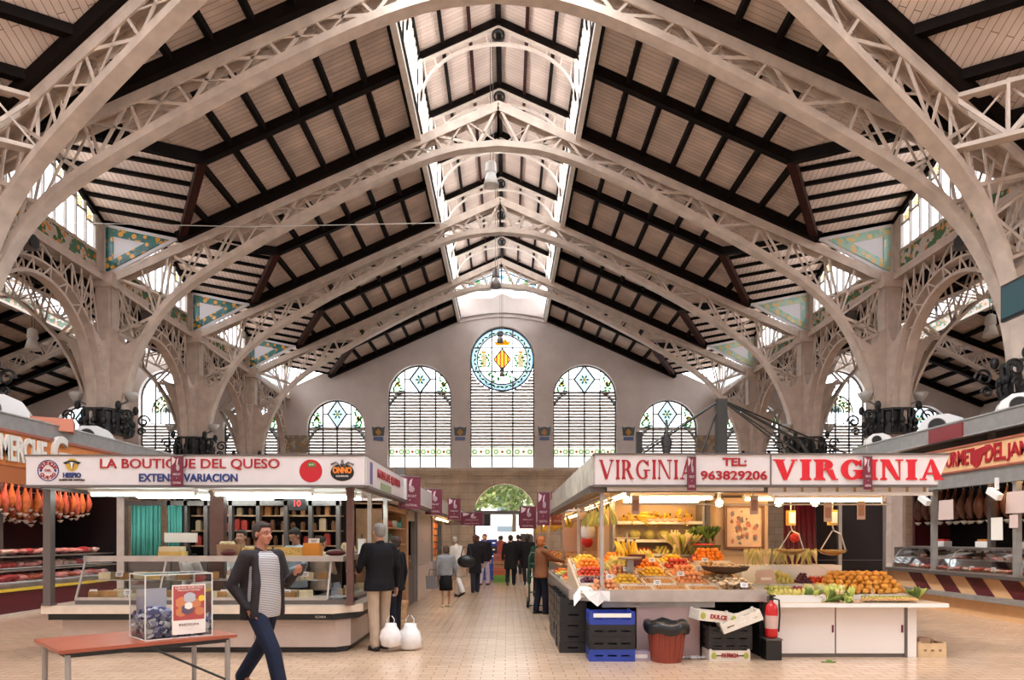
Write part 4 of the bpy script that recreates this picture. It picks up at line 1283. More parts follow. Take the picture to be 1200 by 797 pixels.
def banana_bunch(n=6, L=.2, col=None, name='banana_bunch'):
    mb = MB()
    for i in range(n):
        a = (i - (n - 1) / 2) * .32
        pts = []; rr = []
        for k in range(7):
            t = k / 6; an = t * 1.5
            x = L * .75 * math.sin(an) * (.6 + .1 * (i % 2)); z = -L * 1.1 * t + .02
            pts.append((x * math.cos(a) + .012 * i - .03, x * math.sin(a) + a * .03, z)); rr.append([.007, .014, .018, .02, .019, .015, .006][k])
        mb.tube(pts, .018, 7, rr)
    mb.mi = 1; mb.tube([(-.01, 0, .06), (0, 0, 0)], .014, 6)
    return mb
BANM = mat('banana_skin', (0.78, 0.54, 0.07), .45, var=.15, vscale=8)
BANG = mat('green_banana_skin', (0.60, 0.58, 0.16), .45, var=.15, vscale=8)
STALK = mat('brown_stalk', (0.12, 0.09, 0.03), .7)
BAN_D = banana_bunch().data('banana_bunch', [BANM, STALK], smooth=True)
BANG_D = banana_bunch(7).data('banana_bunch_green', [BANG, STALK], smooth=True)
def leafbunch(name, m1, m2, n=16, h=.24, w=.05, spread=.45, seed=1):
    r = random.Random(seed); mb = MB()
    for i in range(n):
        a = r.uniform(0, 2 * PI); sp = r.uniform(.1, spread)
        pts = []; rr = []
        for k in range(5):
            t = k / 4; pts.append((math.cos(a) * sp * h * t * t, math.sin(a) * sp * h * t * t, h * t * r.uniform(.85, 1)))
            rr.append(w * [.25, .22, .35, .5, .12][k])
        mb.mi = 0 if i % 3 else 1
        mb.tube(pts, w, 5, rr)
    return mb.data(name, [m1, m2], smooth=True)
GRN = mat('leaf_green', (0.12, 0.20, 0.03), .6, var=.3, vscale=10)
GRNL = mat('light_leaf_green', (0.42, 0.46, 0.10), .6, var=.2, vscale=10)
GRND = mat('dark_leaf_green', (0.03, 0.07, 0.018), .6, var=.3, vscale=10)
CREAMV = mat('cream_stem', (0.72, 0.60, 0.34), .5, var=.12)
LEEK_D = leafbunch('leek_bunch', CREAMV, GRNL, 12, .3, .045, .3, 2)
CHARD_D = leafbunch('chard_bunch', GRNL, CREAMV, 16, .24, .06, .6, 3)
LETT_D = leafbunch('lettuce', GRNL, GRN, 22, .17, .07, .9, 4)
HERB_D = leafbunch('herb_bunch', GRN, GRND, 24, .2, .05, .8, 5)
ASPA_D = leafbunch('asparagus_bundle', mat('asparagus_green', (0.46, 0.44, 0.16), .5, var=.15), CREAMV, 14, .24, .045, .15, 6)
def inst(name, data, loc, rot, label, cat, group, sc=1.0):
    o = bpy.data.objects.new(name, data); COL.objects.link(o); o.location = loc; o.rotation_euler = rot
    if sc != 1.0: o.scale = (sc,) * 3
    return tag(o, label, cat, group)
def fill(kind, cx, cy, z, w, d, label, group, layers=2, slope=0.0, rz=0.0, cat=None, jit=.15, limit=99, dome=False):
    """pile produce of one kind in a w x d patch: each piece its own object"""
    data, r, colr = PROD[kind]; cnt = 0
    R_ = max(r[0], r[1]); sx = R_ * 1.95
    for L in range(layers):
        sk = L * sx * (.9 if not dome else .2)
        nx = max(1, int((w - sk) / sx)); ny = max(1, int((d - sk) / sx))
        for i in range(nx):
            for j in range(ny):
                if cnt >= limit: return
                u = (i - (nx - 1) / 2 + (.25 if L % 2 else -.25) * (j % 2)) * sx + RN.uniform(-jit, jit) * R_; v = (j - (ny - 1) / 2) * sx + RN.uniform(-jit, jit) * R_
                X = cx + u * math.cos(rz) - v * math.sin(rz); Y = cy + u * math.sin(rz) + v * math.cos(rz)
                if dome and (2 * u / w) ** 2 + (2 * v / d) ** 2 > 1.02 - .8 * L / layers: continue
                zz = z + r[2] + L * r[2] * 1.35 + slope * v + RN.uniform(0, .15) * r[2]
                inst(kind, data, (X, Y, zz), (RN.uniform(-.4, .4), RN.uniform(-.4, .4), RN.uniform(0, 6.28)), label, cat or kind.replace('_', ' '), group)
                cnt += 1
def pricecard(loc, label, rz=0.0, size=(.1, .07), m=None, tilt=-.25):
    T = MB(); T.cbox(0, 0, size[1] / 2, size[0], .004, size[1]); T.mi = 1
    T.cbox(0, -.003, size[1] * .6, size[0] * .6, .002, size[1] * .12); T.cbox(0, -.003, size[1] * .3, size[0] * .4, .002, size[1] * .12); T.box(-.003, .0, -.03, .003, .004, .01)
    o = T.build('price_card', [m or PAPER, NAVY]); o.location = loc; o.rotation_euler = (tilt, 0, rz)
    return tag(o, label, 'price card', 'price cards among the goods')
def tube_light(name, label, x0, x1, y, z, m, group, along='x', housing=WHITE, r=.02):
    T = thing(name, label, 'strip light', (x0, y, z), 0, group); L = x1 - x0
    if along == 'y': T.rotation_euler = (0, 0, PI / 2)
    mb = MB(); mb.box(0, -.05, .035, L, .05, .07); mb.build('housing', housing, T)
    mb = MB(); mb.tube([(.03, 0, 0), (L - .03, 0, 0)], r, 8); mb.build('tube', m, T)
    for x in (.02, L - .02):
        mb = MB(); mb.box(x - .015, -.02, -.015, x + .015, .02, .04); mb.build('tube_holder', housing, T)
    return T
def banner(x, y, z, w, h, rz, label):
    """z = top"""
    T = thing('banner', label, 'banner', (x, y, z), rz, 'burgundy market banners')
    mb = MB(); mb.cbox(0, 0, -h / 2, w, .012, h); mb.build('cloth', BURG, T)
    mb = MB()
    mb.prism([(-.4, -.02), (-.1, -.1), (-.2, -.22), (-.4, -.3)], (0, -.010, 0), (w, 0, 0), (0, 0, h), (0, .002, 0))
    mb.prism([(-.05, -.3), (.0, -.12), (.12, -.06), (.05, -.3)], (0, -.010, 0), (w, 0, 0), (0, 0, h), (0, .002, 0))
    for k in range(10):
        a = 2 * PI * k / 10; mb.prism([(0, 0), (.14 * math.cos(a), .1 * math.sin(a)), (.14 * math.cos(a + .35), .1 * math.sin(a + .35))], (w * .08, -.010, -h * .38), (w, 0, 0), (0, 0, h), (0, .002, 0))
    mb.build('printed_emblem', BANW, T)
    text(T, 'MERCAT', h * .1, (0, -.012, -h * .6), 0, BANW, width=w * .6, name='banner_lettering', depth=.002)
    text(T, '*', h * .1, (0, -.012, -h * .74), 0, BANW, width=w * .08, name='banner_lettering', depth=.002)
    text(T, 'CENTRAL', h * .1, (0, -.012, -h * .88), 0, BANW, width=w * .7, name='banner_lettering', depth=.002)
    mb = MB(); mb.tube([(-w / 2, 0, 0), (w / 2, 0, 0)], .01, 6); mb.build('rod', STEELD, T)
    return T

# ================================================================ CHEESE STALL (left)
CX0, CX1, CYF, CYB = -5.95, -1.83, 9.4, 11.15
T = thing('stall_counter', 'cream stone-faced cheese counter with black kick and ledge', 'counter', (-4, 9.4, 0))
org = (-4, 9.4, 0)
def Lshape(mb, off, z0, z1):
    a = [(CX0 - off, CYF - off), (CX1 - .25, CYF - off), (CX1 + off, CYF + .25), (CX1 + off, 12.0), (CX1 - .75, 12.0), (CX1 - .75, CYF + .8), (CX0 - off, CYF + .8)]
    mb.prism(a, (0, 0, z0), (1, 0, 0), (0, 1, 0), (0, 0, z1 - z0))
mb = MB(); Lshape(mb, -.12, 0, .08); mb.build('kick', BLACK, T, org=org)
mb = MB(); Lshape(mb, -.08, .08, .47); mb.build('panel', PINKP, T, org=org)
mb = MB(); Lshape(mb, .04, .47, .56); mb.build('black_band', BLACK, T, org=org)
mb = MB(); Lshape(mb, .1, .56, .67); mb.build('ledge', CREAMST, T, org=org)
mb = MB()
for x in (-4.6, -3.2): mb.box(x - .004, CYF + .075, .08, x + .004, CYF + .085, .47)
mb.build('panel_joint', STEELD, T, org=org)
text(T, 'KOXKA', .05, (1.75, -.06, .515), 0, PLASTW, width=.14, name='maker_lettering', depth=.002)
# glass display case on the ledge
T = thing('display_case', 'long glass cheese display case with steel top rail', 'display case', (-3.9, 9.5, .67)); org = (-3.9, 9.5, .67)
mb = MB(); mb.box(-5.7, 9.48, .67, CX1 - .1, 10.15, .74); mb.box(CX1 - .7, 9.6, .67, CX1 - .1, 11.9, .74); mb.build('base_tray', STEELD, T, org=org)
mb = MB(); mb.box(-5.7, 9.74, 1.30, -2.12, 10.12, 1.33); mb.box(-2.5, 10.1, 1.30, -2.05, 11.9, 1.33); mb.build('top_shelf', PLASTW, T, org=org)
mb = MB(); mb.box(-5.72, 9.70, 1.26, -2.1, 9.76, 1.34); mb.box(-2.1, 9.72, 1.26, -2.03, 11.9, 1.34); mb.build('top_rail', STEEL, T, org=org)
mb = MB(); mb.face([(-5.7, 9.5, .74), (-2.2, 9.5, .74), (-2.2, 9.72, 1.26), (-5.7, 9.72, 1.26)])
mb.face([(-2.2, 9.5, .74), (-1.93, 9.75, .74), (-2.05, 9.85, 1.26), (-2.2, 9.72, 1.26)])
mb.face([(-1.93, 9.75, .74), (-1.93, 11.9, .74), (-2.05, 11.9, 1.26), (-2.05, 9.85, 1.26)])
mb.face([(-5.7, 9.5, .74), (-5.7, 10.15, .74), (-5.7, 10.1, 1.26), (-5.7, 9.72, 1.26)]); mb.build('glass', SHOPG, T, org=org, recalc=False)
mb = MB()
for x in (-5.7, -4.55, -3.4, -2.2): mb.bar((x, 9.5, .74), (x, 9.72, 1.26), .025, .02)
mb.bar((-5.7, 9.49, .75), (-2.2, 9.49, .75), .03, .04); mb.bar((-1.93, 9.75, .75), (-1.93, 11.9, .75), .03, .04)
mb.build('glass_trim', STEEL, T, org=org)
mb = MB(); mb.box(-5.6, 9.78, .98, -2.3, 10.1, .995); mb.build('glass_shelf', FROST, T, org=org)
mb = MB(); mb.face([(-5.65, 9.52, .742), (-2.2, 9.52, .742), (-2.2, 10.12, .742), (-5.65, 10.12, .742)]); mb.face([(-2.2, 9.75, .742), (-1.96, 9.75, .742), (-1.96, 11.8, .742), (-2.5, 11.8, .742)]); mb.build('white_liner', PLASTW, T, org=org)
# cheeses
CHY = mat('yellow_cheese', (0.72, 0.48, 0.14), .5, var=.1); CHP = mat('pale_cheese', (0.74, 0.64, 0.42), .5, var=.08)
CHO = mat('orange_cheese', (0.72, 0.28, 0.03), .5, var=.08); RIND = mat('brown_rind', (0.38, 0.20, 0.07), .6, var=.2); CHW = mat('white_cheese', (0.78, 0.74, 0.66), .5)
HOLE = mat('cheese_hole', (0.45, 0.28, 0.07), .6); CURED = mat('cured_meat', (0.12, 0.015, 0.015), .4, var=.3)
def wedge(rind, inner, r=.12, h=.09, a0=0, a1=1.1):
    mb = MB(); n = 8; P = [(0, 0)] + [(r * math.cos(a0 + (a1 - a0) * i / n), r * math.sin(a0 + (a1 - a0) * i / n)) for i in range(n + 1)]
    mb.prism(P, (0, 0, 0), (1, 0, 0), (0, 1, 0), (0, 0, h)); mb.mi = 1
    mb.strip([(r * 1.01 * math.cos(a0 + (a1 - a0) * i / n), r * 1.01 * math.sin(a0 + (a1 - a0) * i / n), h / 2) for i in range(n + 1)], (0, 0, h / 2), .006)
    return mb.data('cheese_wedge', [inner, rind])
def wheel(rind, inner, r=.1, h=.08):
    mb = MB(); mb.lathe([(r * .94, 0), (r, h * .15), (r, h * .85), (r * .94, h)], n=20); return mb.data('round_cheese', [rind])
def block(m, w=.16, d=.12, h=.09):
    mb = MB(); mb.prism([(-w / 2, -d / 2), (w / 2, -d / 2), (w / 2, d / 2), (-w / 2, d / 2)], (0, 0, 0), (1, 0, 0), (0, 1, 0), (0, 0, h * .98)); return mb.data('cheese_block', [m])
KINDS = [('cheese_wedge', wedge(RIND, CHY), 'yellow cheese wedge with brown rind', .13), ('round_cheese', wheel(RIND, CHY), 'small brown-rinded cheese wheel', .0),
         ('cheese_block', block(CHP), 'pale rectangular cheese block', .0), ('round_cheese', wheel(CHW, CHW, .07, .06), 'small white round cheese', 0), ('cheese_block', block(CHY, .2, .14, .1), 'large yellow cheese block', 0),
         ('cheese_wedge', wedge(RIND, CHP, .14, .1), 'pale cheese wedge with dark rind', .1), ('round_cheese', wheel(CHP, CHP, .09, .1), 'cream-coloured cheese wheel', 0)]
RC = random.Random(5)
for row, (yy, zz, word) in enumerate(((9.66, .745, 'front row of the case'), (9.92, .745, 'back row of the case'), (9.93, .997, 'glass shelf of the case'))):
    x = -5.5; k = row
    while x < -2.35:
        nm, dt, lb, off = KINDS[(k * 5 + row * 3 + (k // 3)) % len(KINDS)]
        inst(nm, dt, (x, yy + RC.uniform(-.02, .02), zz), (0, 0, -2.1 + RC.uniform(-.3, .3) if 'wedge' in nm else RC.uniform(-.15, .15)), '%s, %s, %s from left' % (lb, word, nth(k - row)), 'cheese', '%ss in the display case, %s' % (lb, word), 1.12)
        if k % 2 == 0 and row == 0: pricecard((x, 9.56, .80), 'white price card in the front row of the cheese case, %s from the left' % nth(k // 2), 0, (.11, .075))
        if k % 3 == 0 and row == 2: pricecard((x, 9.8, 1.04), 'white price card clipped on the glass shelf of the cheese case, %s from the left' % nth(k // 3), 0, (.11, .07))
        x += RC.uniform(.205, .25); k += 1
y = 10.3; k = 0
while y < 11.7:
    nm, dt, lb, off = KINDS[(k * 3) % len(KINDS)]
    inst(nm, dt, (-2.2, y, .745), (0, 0, RC.uniform(0, 6)), '%s in the side wing of the cheese case, %s back' % (lb, nth(k)), 'cheese', '%ss in the side wing of the case' % lb); y += .27; k += 1
# things on the top shelf
def halfwheel(loc, rz, label):
    T = thing('cheese_half', label, 'cheese', loc, rz, 'cut wheels on the top shelf')
    mb = MB(); P = [(.21 * math.cos(PI * i / 14), .21 * math.sin(PI * i / 14)) for i in range(15)]
    mb.prism(P, (0, 0, 0), (1, 0, 0), (0, 1, 0), (0, 0, .13)); mb.build('paste', CHY, T)
    mb = MB(); mb.strip([(.213 * math.cos(PI * i / 14), .213 * math.sin(PI * i / 14), .065) for i in range(15)], (0, 0, .064), .008); mb.build('rind', RIND, T)
    mb = MB(); r = random.Random(2)
    for i in range(9): mb.ell((r.uniform(-.17, .17), -.001, r.uniform(.025, .105)), (.014, .004, .010), 7, 5)
    mb.build('holes', HOLE, T)
halfwheel((-3.33, 9.9, 1.33), .05, 'cut half wheel of yellow holed cheese on the shelf behind the walking man')
halfwheel((-2.88 - .0, 9.92, 1.33), -.05, 'cut half wheel of holed cheese beside the orange block')
for i, (x, w, h, m, lb) in enumerate(((-4.55, .34, .07, CHY, 'broad lower yellow cheese slab stacked near the brown post'), (-4.56, .3, .07, CHP, 'upper pale cheese slab lying on the broad slab near the brown post'),
                                      (-2.52, .24, .1, CHO, 'lower orange cheese block on the top shelf'), (-2.52, .23, .09, CHO, 'upper orange cheese block stacked on another'))):
    mb = MB(); mb.cbox(0, 0, h / 2, w, .2, h); o = mb.build('cheese_block', m); o.location = (x, 9.92, 1.33 + (.07 if i == 1 else .1 if i == 3 else 0)); tag(o, lb, 'cheese')
pricecard((-2.5, 9.9, 1.52), 'pale price card standing on the orange cheese blocks', 0, (.16, .07))
for x, lb, r in ((-3.72, 'dark cured meat piece in front of the cardboard box', .11), (-2.17, 'dark cured meat on the right end of the top shelf', .15)):
    mb = MB(); mb.ell((0, 0, .05), (r, .09, .05), 14, 8); o = mb.build('cured_meat', CURED, smooth=True); o.location = (x, 9.85, 1.33); tag(o, lb, 'meat')
mb = MB(); mb.prism([(-.16, 0), (.16, 0), (.17, .17), (-.17, .17)], (0, -.08, 0), (1, 0, 0), (0, 0, 1), (0, .2, 0)); mb.mi = 1
for k in range(4): mb.ell((-.12 + .05 * k, 0, .18), (.035, .06, .04), 8, 6)
o = mb.build('cardboard_box', [mat('cardboard', (0.42, 0.27, 0.15), .8, var=.08), CHP]); o.location = (-3.75, 10.0, 1.33); tag(o, 'small cardboard box of pale goods on the cheese case', 'box')
T = thing('counter_scale', 'black digital scale behind the yellow slabs, left of the brown post', 'scale', (-4.55, 10.12, 1.33))
mb = MB(); mb.box(-.2, -.02, 0, .2, .12, .03); mb.bar((0, .05, .02), (0, .05, .25), .03, .03); mb.build('body', BLACK, T)
mb = MB(); mb.box(-.24, .02, .2, .24, .06, .34); mb.build('display', PLASTW, T)
T = thing('bouquet_bowl', 'bowl of pale wrapped cheeses at the right end of the case', 'bowl', (-1.98 - .1, 10.25, 1.34))
mb = MB(); mb.lathe([(.06, 0), (.14, .06), (.15, .07), (.13, .065)], n=16); mb.build('bowl', PLASTW, T)
mb = MB()
for k in range(8): a = k * .8; mb.ell((.07 * math.cos(a), .07 * math.sin(a), .09 + .03 * (k % 3)), (.045, .04, .04), 8, 6)
mb.build('wrapped_cheeses', CHP, T, smooth=True)
# posts
def post(x, y, w, z0, z1, m, label, d=None):
    d = d or w; mb = MB(); mb.box(-w / 2, -d / 2, 0, w / 2, d / 2, z1 - z0); mb.box(-w / 2 - .015, -d / 2 - .015, 0, w / 2 + .015, d / 2 + .015, .03); mb.box(-w / 2 - .01, -d / 2 - .01, z1 - z0 - .04, w / 2 + .01, d / 2 + .01, z1 - z0)
    o = mb.build('stall_post', m); o.location = (x, y, z0); return tag(o, label, 'post')
BRNP = mat('brown_bronze_post', (0.15, 0.085, 0.075), .35, .4, var=.15)
post(-5.97, 9.35, .1, .67, 2.3, STEELD, 'grey steel post at the left front corner of the cheese stall')
post(-4.02, 10.22, .21, 0, 2.3, BRNP, 'wide brown metal post in the middle of the cheese stall', .12)
post(-1.86, 9.42, .09, .67, 2.3, BRNP, 'slim brown post at the right front corner of the cheese stall')
post(-1.86, 10.75, .06, .67, 2.3, STEEL, 'shiny steel post on the aisle side of the cheese stall')
post(-1.84, 12.05, .07, 0, 2.3, STEEL, 'rear steel post of the cheese stall beside the bottle shelves')
post(-5.95, 11.1, .12, 0, 2.3, STEEL, 'rear left steel post beside the teal curtains')
# canopy: sign, roof and lights
T = thing('shop_sign', 'white sign board with red and navy lettering over the cheese stall', 'sign', (-3.79, 9.0, 2.29))
mb = MB(); mb.box(-2.22, -.04, 0, 2.22, .1, .38); mb.build('board', SIGNW, T)
mb = MB(); mb.box(-2.25, -.06, -.03, 2.23, .12, .0); mb.box(-2.24, -.05, .38, 2.22, .12, .4); mb.build('edge_trim', STEELD, T)
def sx_(px, Y=8.95): return .3 + (px - 594) * Y / 800 + 3.79
text(T, 'LA BOUTIQUE DEL QUESO', .2, ((sx_(117) + sx_(327)) / 2, -.045, .275), 0, RED, width=sx_(327) - sx_(117), height=.145, bold=.002)
text(T, 'EXTENSA VARIACION', .16, ((sx_(163) + sx_(278)) / 2, -.045, .09), 0, NAVY, width=sx_(278) - sx_(163), height=.10, bold=.004)
lx = sx_(56)
mb = MB(); mb.strip(arcpts(lx, .19, .135, 0, 2 * PI, 32, -.043), (0, .004, 0), .01)
mb.build('round_logo_ring', NAVY, T)
def arctext(s, cx, cz, r, a0, a1, size, m, flip=False):
    n = len(s)
    for i, ch in enumerate(s):
        a = a0 + (a1 - a0) * i / max(1, n - 1)
        o = text(T, ch, size, (cx + r * math.cos(a), -.045, cz + r * math.sin(a)), 0, m, name='logo_letter', bold=.002, depth=.003)
        o.rotation_euler = (PI / 2, -(a - PI / 2) if not flip else -(a + PI / 2), 0)
arctext('BOUTIQUE', lx, .19, .095, math.radians(160), math.radians(20), .062, RED)
arctext('QUESO', lx, .19, .095, math.radians(215), math.radians(325), .062, RED, True)
text(T, 'DEL', .05, (lx, -.045, .19), 0, RED, name='logo_letter', depth=.003)
mb = MB()
for s in (-1, 1): mb.ell((lx + s * .095, -.043, .19), (.017, .004, .017), 10, 6)
mb.build('logo_dot', NAVY, T)
lx2 = sx_(84)
mb = MB(); disc(mb, lx2, .265, .085, -.043, n=24); mb.build('gold_disc', GOLD, T)
mb = MB(); mb.prism([(-.12, .03), (-.06, .05), (0, .06), (.06, .05), (.12, .03), (.09, .005), (.03, .02), (.0, -.07), (-.03, .02), (-.09, .005)], (lx2, -.047, .265), (1, 0, 0), (0, 0, 1), (0, .003, 0)); mb.build('logo_wings', BLACK, T)
mb = MB(); mb.prism([(-.07, .02), (-.02, .03), (0, -.06), (.02, .03), (.07, .02), (0, .04)], (lx2, -.051, .262), (1, 0, 0), (0, 0, 1), (0, .003, 0)); mb.build('logo_bird', WHITE, T)
text(T, 'HESPIO', .1, (lx2, -.045, .125), 0, NAVY, width=.23, height=.06, bold=.004)
text(T, 'QUESO DE ZAMORA', .05, (lx2, -.045, .065), 0, BLACK, width=.34, height=.03)
# tomato picture and dark oval logo
tx = sx_(364)
mb = MB(); disc(mb, tx, .185, .15, -.043, n=30); mb.build('tomato_disc', mat('tomato_red_print', (.48, .01, .02), .35), T)
mb = MB(); mb.ell((tx + .01, -.046, .265), (.055, .004, .035), 16, 8); mb.build('green_seal', GRN, T)
text(T, 'D.O.', .03, (tx + .01, -.052, .265), 0, WHITE, name='seal_letters', depth=.002)
tx = sx_(401)
mb = MB(); mb.ell((tx, -.044, .165), (.155, .004, .115), 24, 12); mb.build('dark_oval_logo', BLACK, T)
mb = MB()
for s in (-1, 1): mb.tube([(tx + s * .02, -.048, .25), (tx + s * .08, -.048, .30), (tx + s * .15, -.048, .27)], .012, 6)
mb.lathe([(.02, .27), (.015, .33)], (tx, -.045, 0), 8); mb.build('logo_leaves', STEELD, T)
text(T, 'ONNO', .12, (tx, -.052, .19), 0, mat('orange_print', (.75, .22, .02), .4), width=.24, height=.075, bold=.006)
text(T, 'CONSERVAS', .04, (tx, -.052, .115), 0, WHITE, width=.16, height=.022)
# canopy roof + side sign
T = thing('stall_canopy', 'flat white canopy of the cheese stall with panels facing the aisle', 'canopy', (-3.8, 9.1, 2.26)); org = (-3.8, 9.1, 2.26)
mb = MB(); mb.box(-6.0, 9.1, 2.3, -1.62, 12.1, 2.36); mb.build('roof_panel', WHITE, T, org=org)
mb = MB(); mb.box(-1.64, 9.05, 2.29, -1.56, 12.3, 2.67); mb.build('side_board', SIGNW, T, org=org)
mb = MB(); mb.box(-1.7, 9.05, 2.25, -1.53, 12.3, 2.29); mb.box(-6.0, 9.1, 2.25, -5.9, 12.1, 2.3); mb.build('edge_trim', STEELD, T, org=org)
text(T, 'MASIA DE QUESOS', .16, (2.25, 1.7, .26), PI / 2, RED, width=2.0, height=.14, bold=.003, name='side_lettering')
mb = MB(); mb.cbox(-1.555, 9.35, 2.48, .004, .16, .3); mb.build('side_picture', mat('blue_violet_print', (.14, .10, .30), .5), T, org=org)
mb = MB(); mb.cbox(-1.555, 10.5, 2.36, .004, .9, .1); mb.build('side_green_print', mat('green_print', (.25, .33, .18), .5), T, org=org)
for i, (x0, x1, y, z) in enumerate(((-5.75, -4.2, 9.9, 2.22), (-5.35, -3.9, 10.4, 2.22), (-4.6, -3.4, 10.9, 2.22), (-3.95, -2.5, 9.9, 2.22), (-3.3, -2.0, 10.4, 2.22), (-3.2, -2.0, 10.9, 2.22))):
    tube_light('strip_light', 'white fluorescent strip under the cheese stall canopy, %s' % ['front left', 'middle left', 'rear centre', 'front right', 'middle right', 'rear right'][i], x0, x1, y, z, TUBE, 'strip lights of the cheese stall')
# back partition: curtains, glazed cabinets
T = thing('back_partition', 'dark glazed cabinet partition at the back of the cheese stall', 'partition', (-4, 11.15, 0)); org = (-4, 11.15, 0)
mb = MB()
for x in (-5.2, -4.93, -4.6, -4.2, -3.75, -3.3, -2.9, -2.45): mb.box(x - .03, 11.1, 0, x + .03, 11.2, 2.28)
mb.box(-5.9, 11.12, 0, -2.4, 11.18, 1.25); mb.box(-5.9, 11.1, 2.12, -2.4, 11.2, 2.2); mb.build('frame', STEELD, T, org=org)
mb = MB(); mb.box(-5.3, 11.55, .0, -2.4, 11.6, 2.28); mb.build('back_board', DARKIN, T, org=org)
mb = MB()
for z in (1.45, 1.7, 1.95): mb.box(-4.9, 11.25, z, -2.45, 11.5, z + .02)
mb.build('shelf', WOODL, T, org=org)
PKC = [mat('amber_packet', (.45, .17, .04), .5), mat('red_packet', (.42, .03, .02), .4), mat('brown_jar', (.18, .07, .03), .4), mat('beige_packet', (.55, .40, .25), .6)]
for z, wd in ((1.47, 'lower'), (1.72, 'middle'), (1.97, 'upper')):
    x = -4.82; k = 0
    while x < -2.55:
        mb = MB(); c = RC.randrange(4); w = RC.uniform(.07, .11); h = RC.uniform(.11, .19)
        if c == 2: mb.lathe([(w * .4, 0), (w * .45, h * .7), (w * .3, h * .85), (w * .3, h)], n=10)
        else: mb.box(-w / 2, -.04, 0, w / 2, .04, h); mb.box(-w * .35, -.03, h, w * .35, .03, h + .015)
        o = mb.build(['amber_packet', 'red_packet', 'brown_jar', 'beige_packet'][c], PKC[c]); o.location = (x, 11.36, z)
        nmz = ['amber packet', 'red packet', 'brown jar', 'beige packet'][c]
        kq = kq + 1 if x > -4.8 else 0; tag(o, '%s, %s from the left on the %s shelf behind the cheese sellers' % (nmz, nth(kq), wd), nmz.split()[1], '%ss on the %s back shelf' % (nmz, wd)); x += w + RC.uniform(.03, .1)
TEALC = mat('teal_curtain', (0.13, 0.52, 0.47), .6, var=.25, vscale=2)
for i, (x0, x1) in enumerate(((-5.78, -5.3), (-5.18, -4.96))):
    mb = MB(); n = 26; pts = [(x0 + (x1 - x0) * k / n, 11.05 + .025 * math.sin(k * 1.7)) for k in range(n + 1)]
    for (a, b) in zip(pts, pts[1:]): mb.face([(a[0], a[1], 1.28), (b[0], b[1], 1.28), (b[0], b[1], 2.12), (a[0], a[1], 2.12)])
    o = mb.build('curtain', TEALC, smooth=True, recalc=False); sm = o.modifiers.new('thick', 'SOLIDIFY'); sm.thickness = .006
    tag(o, ['wide pleated teal curtain at the left of the cheese stall back', 'narrow pleated teal curtain beside the wide one'][i], 'curtain')
T = thing('number_display', 'black queue number display with red digits under the cheese canopy', 'display', (-2.92, 10.5, 2.02))
mb = MB(); mb.box(-.13, -.04, 0, .13, .04, .2); mb.bar((0, 0, .2), (0, 0, .28), .02, .02); mb.build('casing', BLACK, T)
text(T, '10', .13, (0, -.042, .1), 0, mat('red_digits', (.5, .02, .02), .5, emit=(1, .05, .05), estr=2), name='digits')
T = thing('paper_roll_holder', 'white paper roll holder on the cheese stall side', 'roll holder', (-2.1, 11.3, 1.33)); mb = MB(); mb.lathe([(.07, 0), (.07, .25)], n=14); mb.build('roll', PAPER, T); mb = MB(); mb.tube([(0, 0, .25), (0, 0, .33)], .02); mb.build('spindle', STEELD, T)
banner(-3.98, 8.86, 2.66, .16, .4, 0, 'narrow burgundy banner hanging in front of the cheese stall sign')

# ================================================================ LEFT ROW BEYOND
def simple_canopy(label, x, y0, y1, depth, sgn, m, z0=2.29, z1=2.67):
    T = thing('stall_canopy', label, 'canopy', (x, y0, z0)); mb = MB()
    mb.box(min(0, sgn * .08), 0, 0, max(0, sgn * .08), y1 - y0, z1 - z0); mb.build('side_board', m, T)
    mb = MB(); mb.box(min(0, -sgn * depth), 0, -.02, max(0, -sgn * depth), y1 - y0, .04); mb.build('roof_panel', WHITE, T)
    mb = MB(); mb.box(-.06, 0, -.06, .06, y1 - y0, -.02); mb.build('edge_trim', STEELD, T)
    return T
simple_canopy('plain white canopy board over the bottle shelves', -1.6, 12.35, 16.6, 3.0, 1, SIGNW)
simple_canopy('greenish white canopy board over the roller shutter stall', -1.6, 16.65, 21.0, 3.0, 1, mat('greenish_sign', (.55, .55, .48), .5))
simple_canopy('pale canopy board over the hanging red packets', -1.6, 21.1, 27.0, 3.0, 1, SIGNW)
simple_canopy('farthest pale canopy board of the left row', -1.6, 27.2, 37.0, 3.0, 1, SIGNW)
# bottle shelving unit facing the aisle
T = thing('bottle_shelving', 'wooden shelving unit packed with jars and bottles facing the aisle', 'shelving', (-2.0, 12.2, 0))
mb = MB(); mb.box(-.45, 0, 0, -.4, 3.3, 2.2); mb.build('back_board', DARKIN, T)
mb = MB()
for y in (0, 3.05): mb.box(-.4, y, 0, .06, y + .28 if y else .06, 2.2)
mb.box(-.4, 0, 2.12, .06, 3.3, 2.22); mb.box(-.4, 0, .0, .06, 3.3, .16); mb.build('wood_frame', WOODL, T)
for z in (.42, .76, 1.1, 1.44, 1.78):
    mb = MB(); mb.box(-.4, .06, z, .03, 3.05, z + .025); mb.build('shelf', WOODL, T)
BOT = []
for nm, c, h, r in (('dark green bottle', (.02, .10, .06), .24, .035), ('amber jar', (.45, .20, .05), .13, .045), ('red jar', (.35, .04, .03), .14, .045), ('pale jar', (.50, .50, .40), .15, .04), ('teal tin', (.05, .28, .26), .12, .045)):
    mb = MB(); mb.lathe([(r, 0), (r, h * .55), (r * .8, h * .65), (r * .35 if 'bottle' in nm else r * .8, h * .8), (r * .35 if 'bottle' in nm else r * .85, h)], n=10)
    BOT.append((nm, mb.data(nm.replace(' ', '_'), mat(nm.replace(' ', '_') + '_glass', c, .15), smooth=True)))
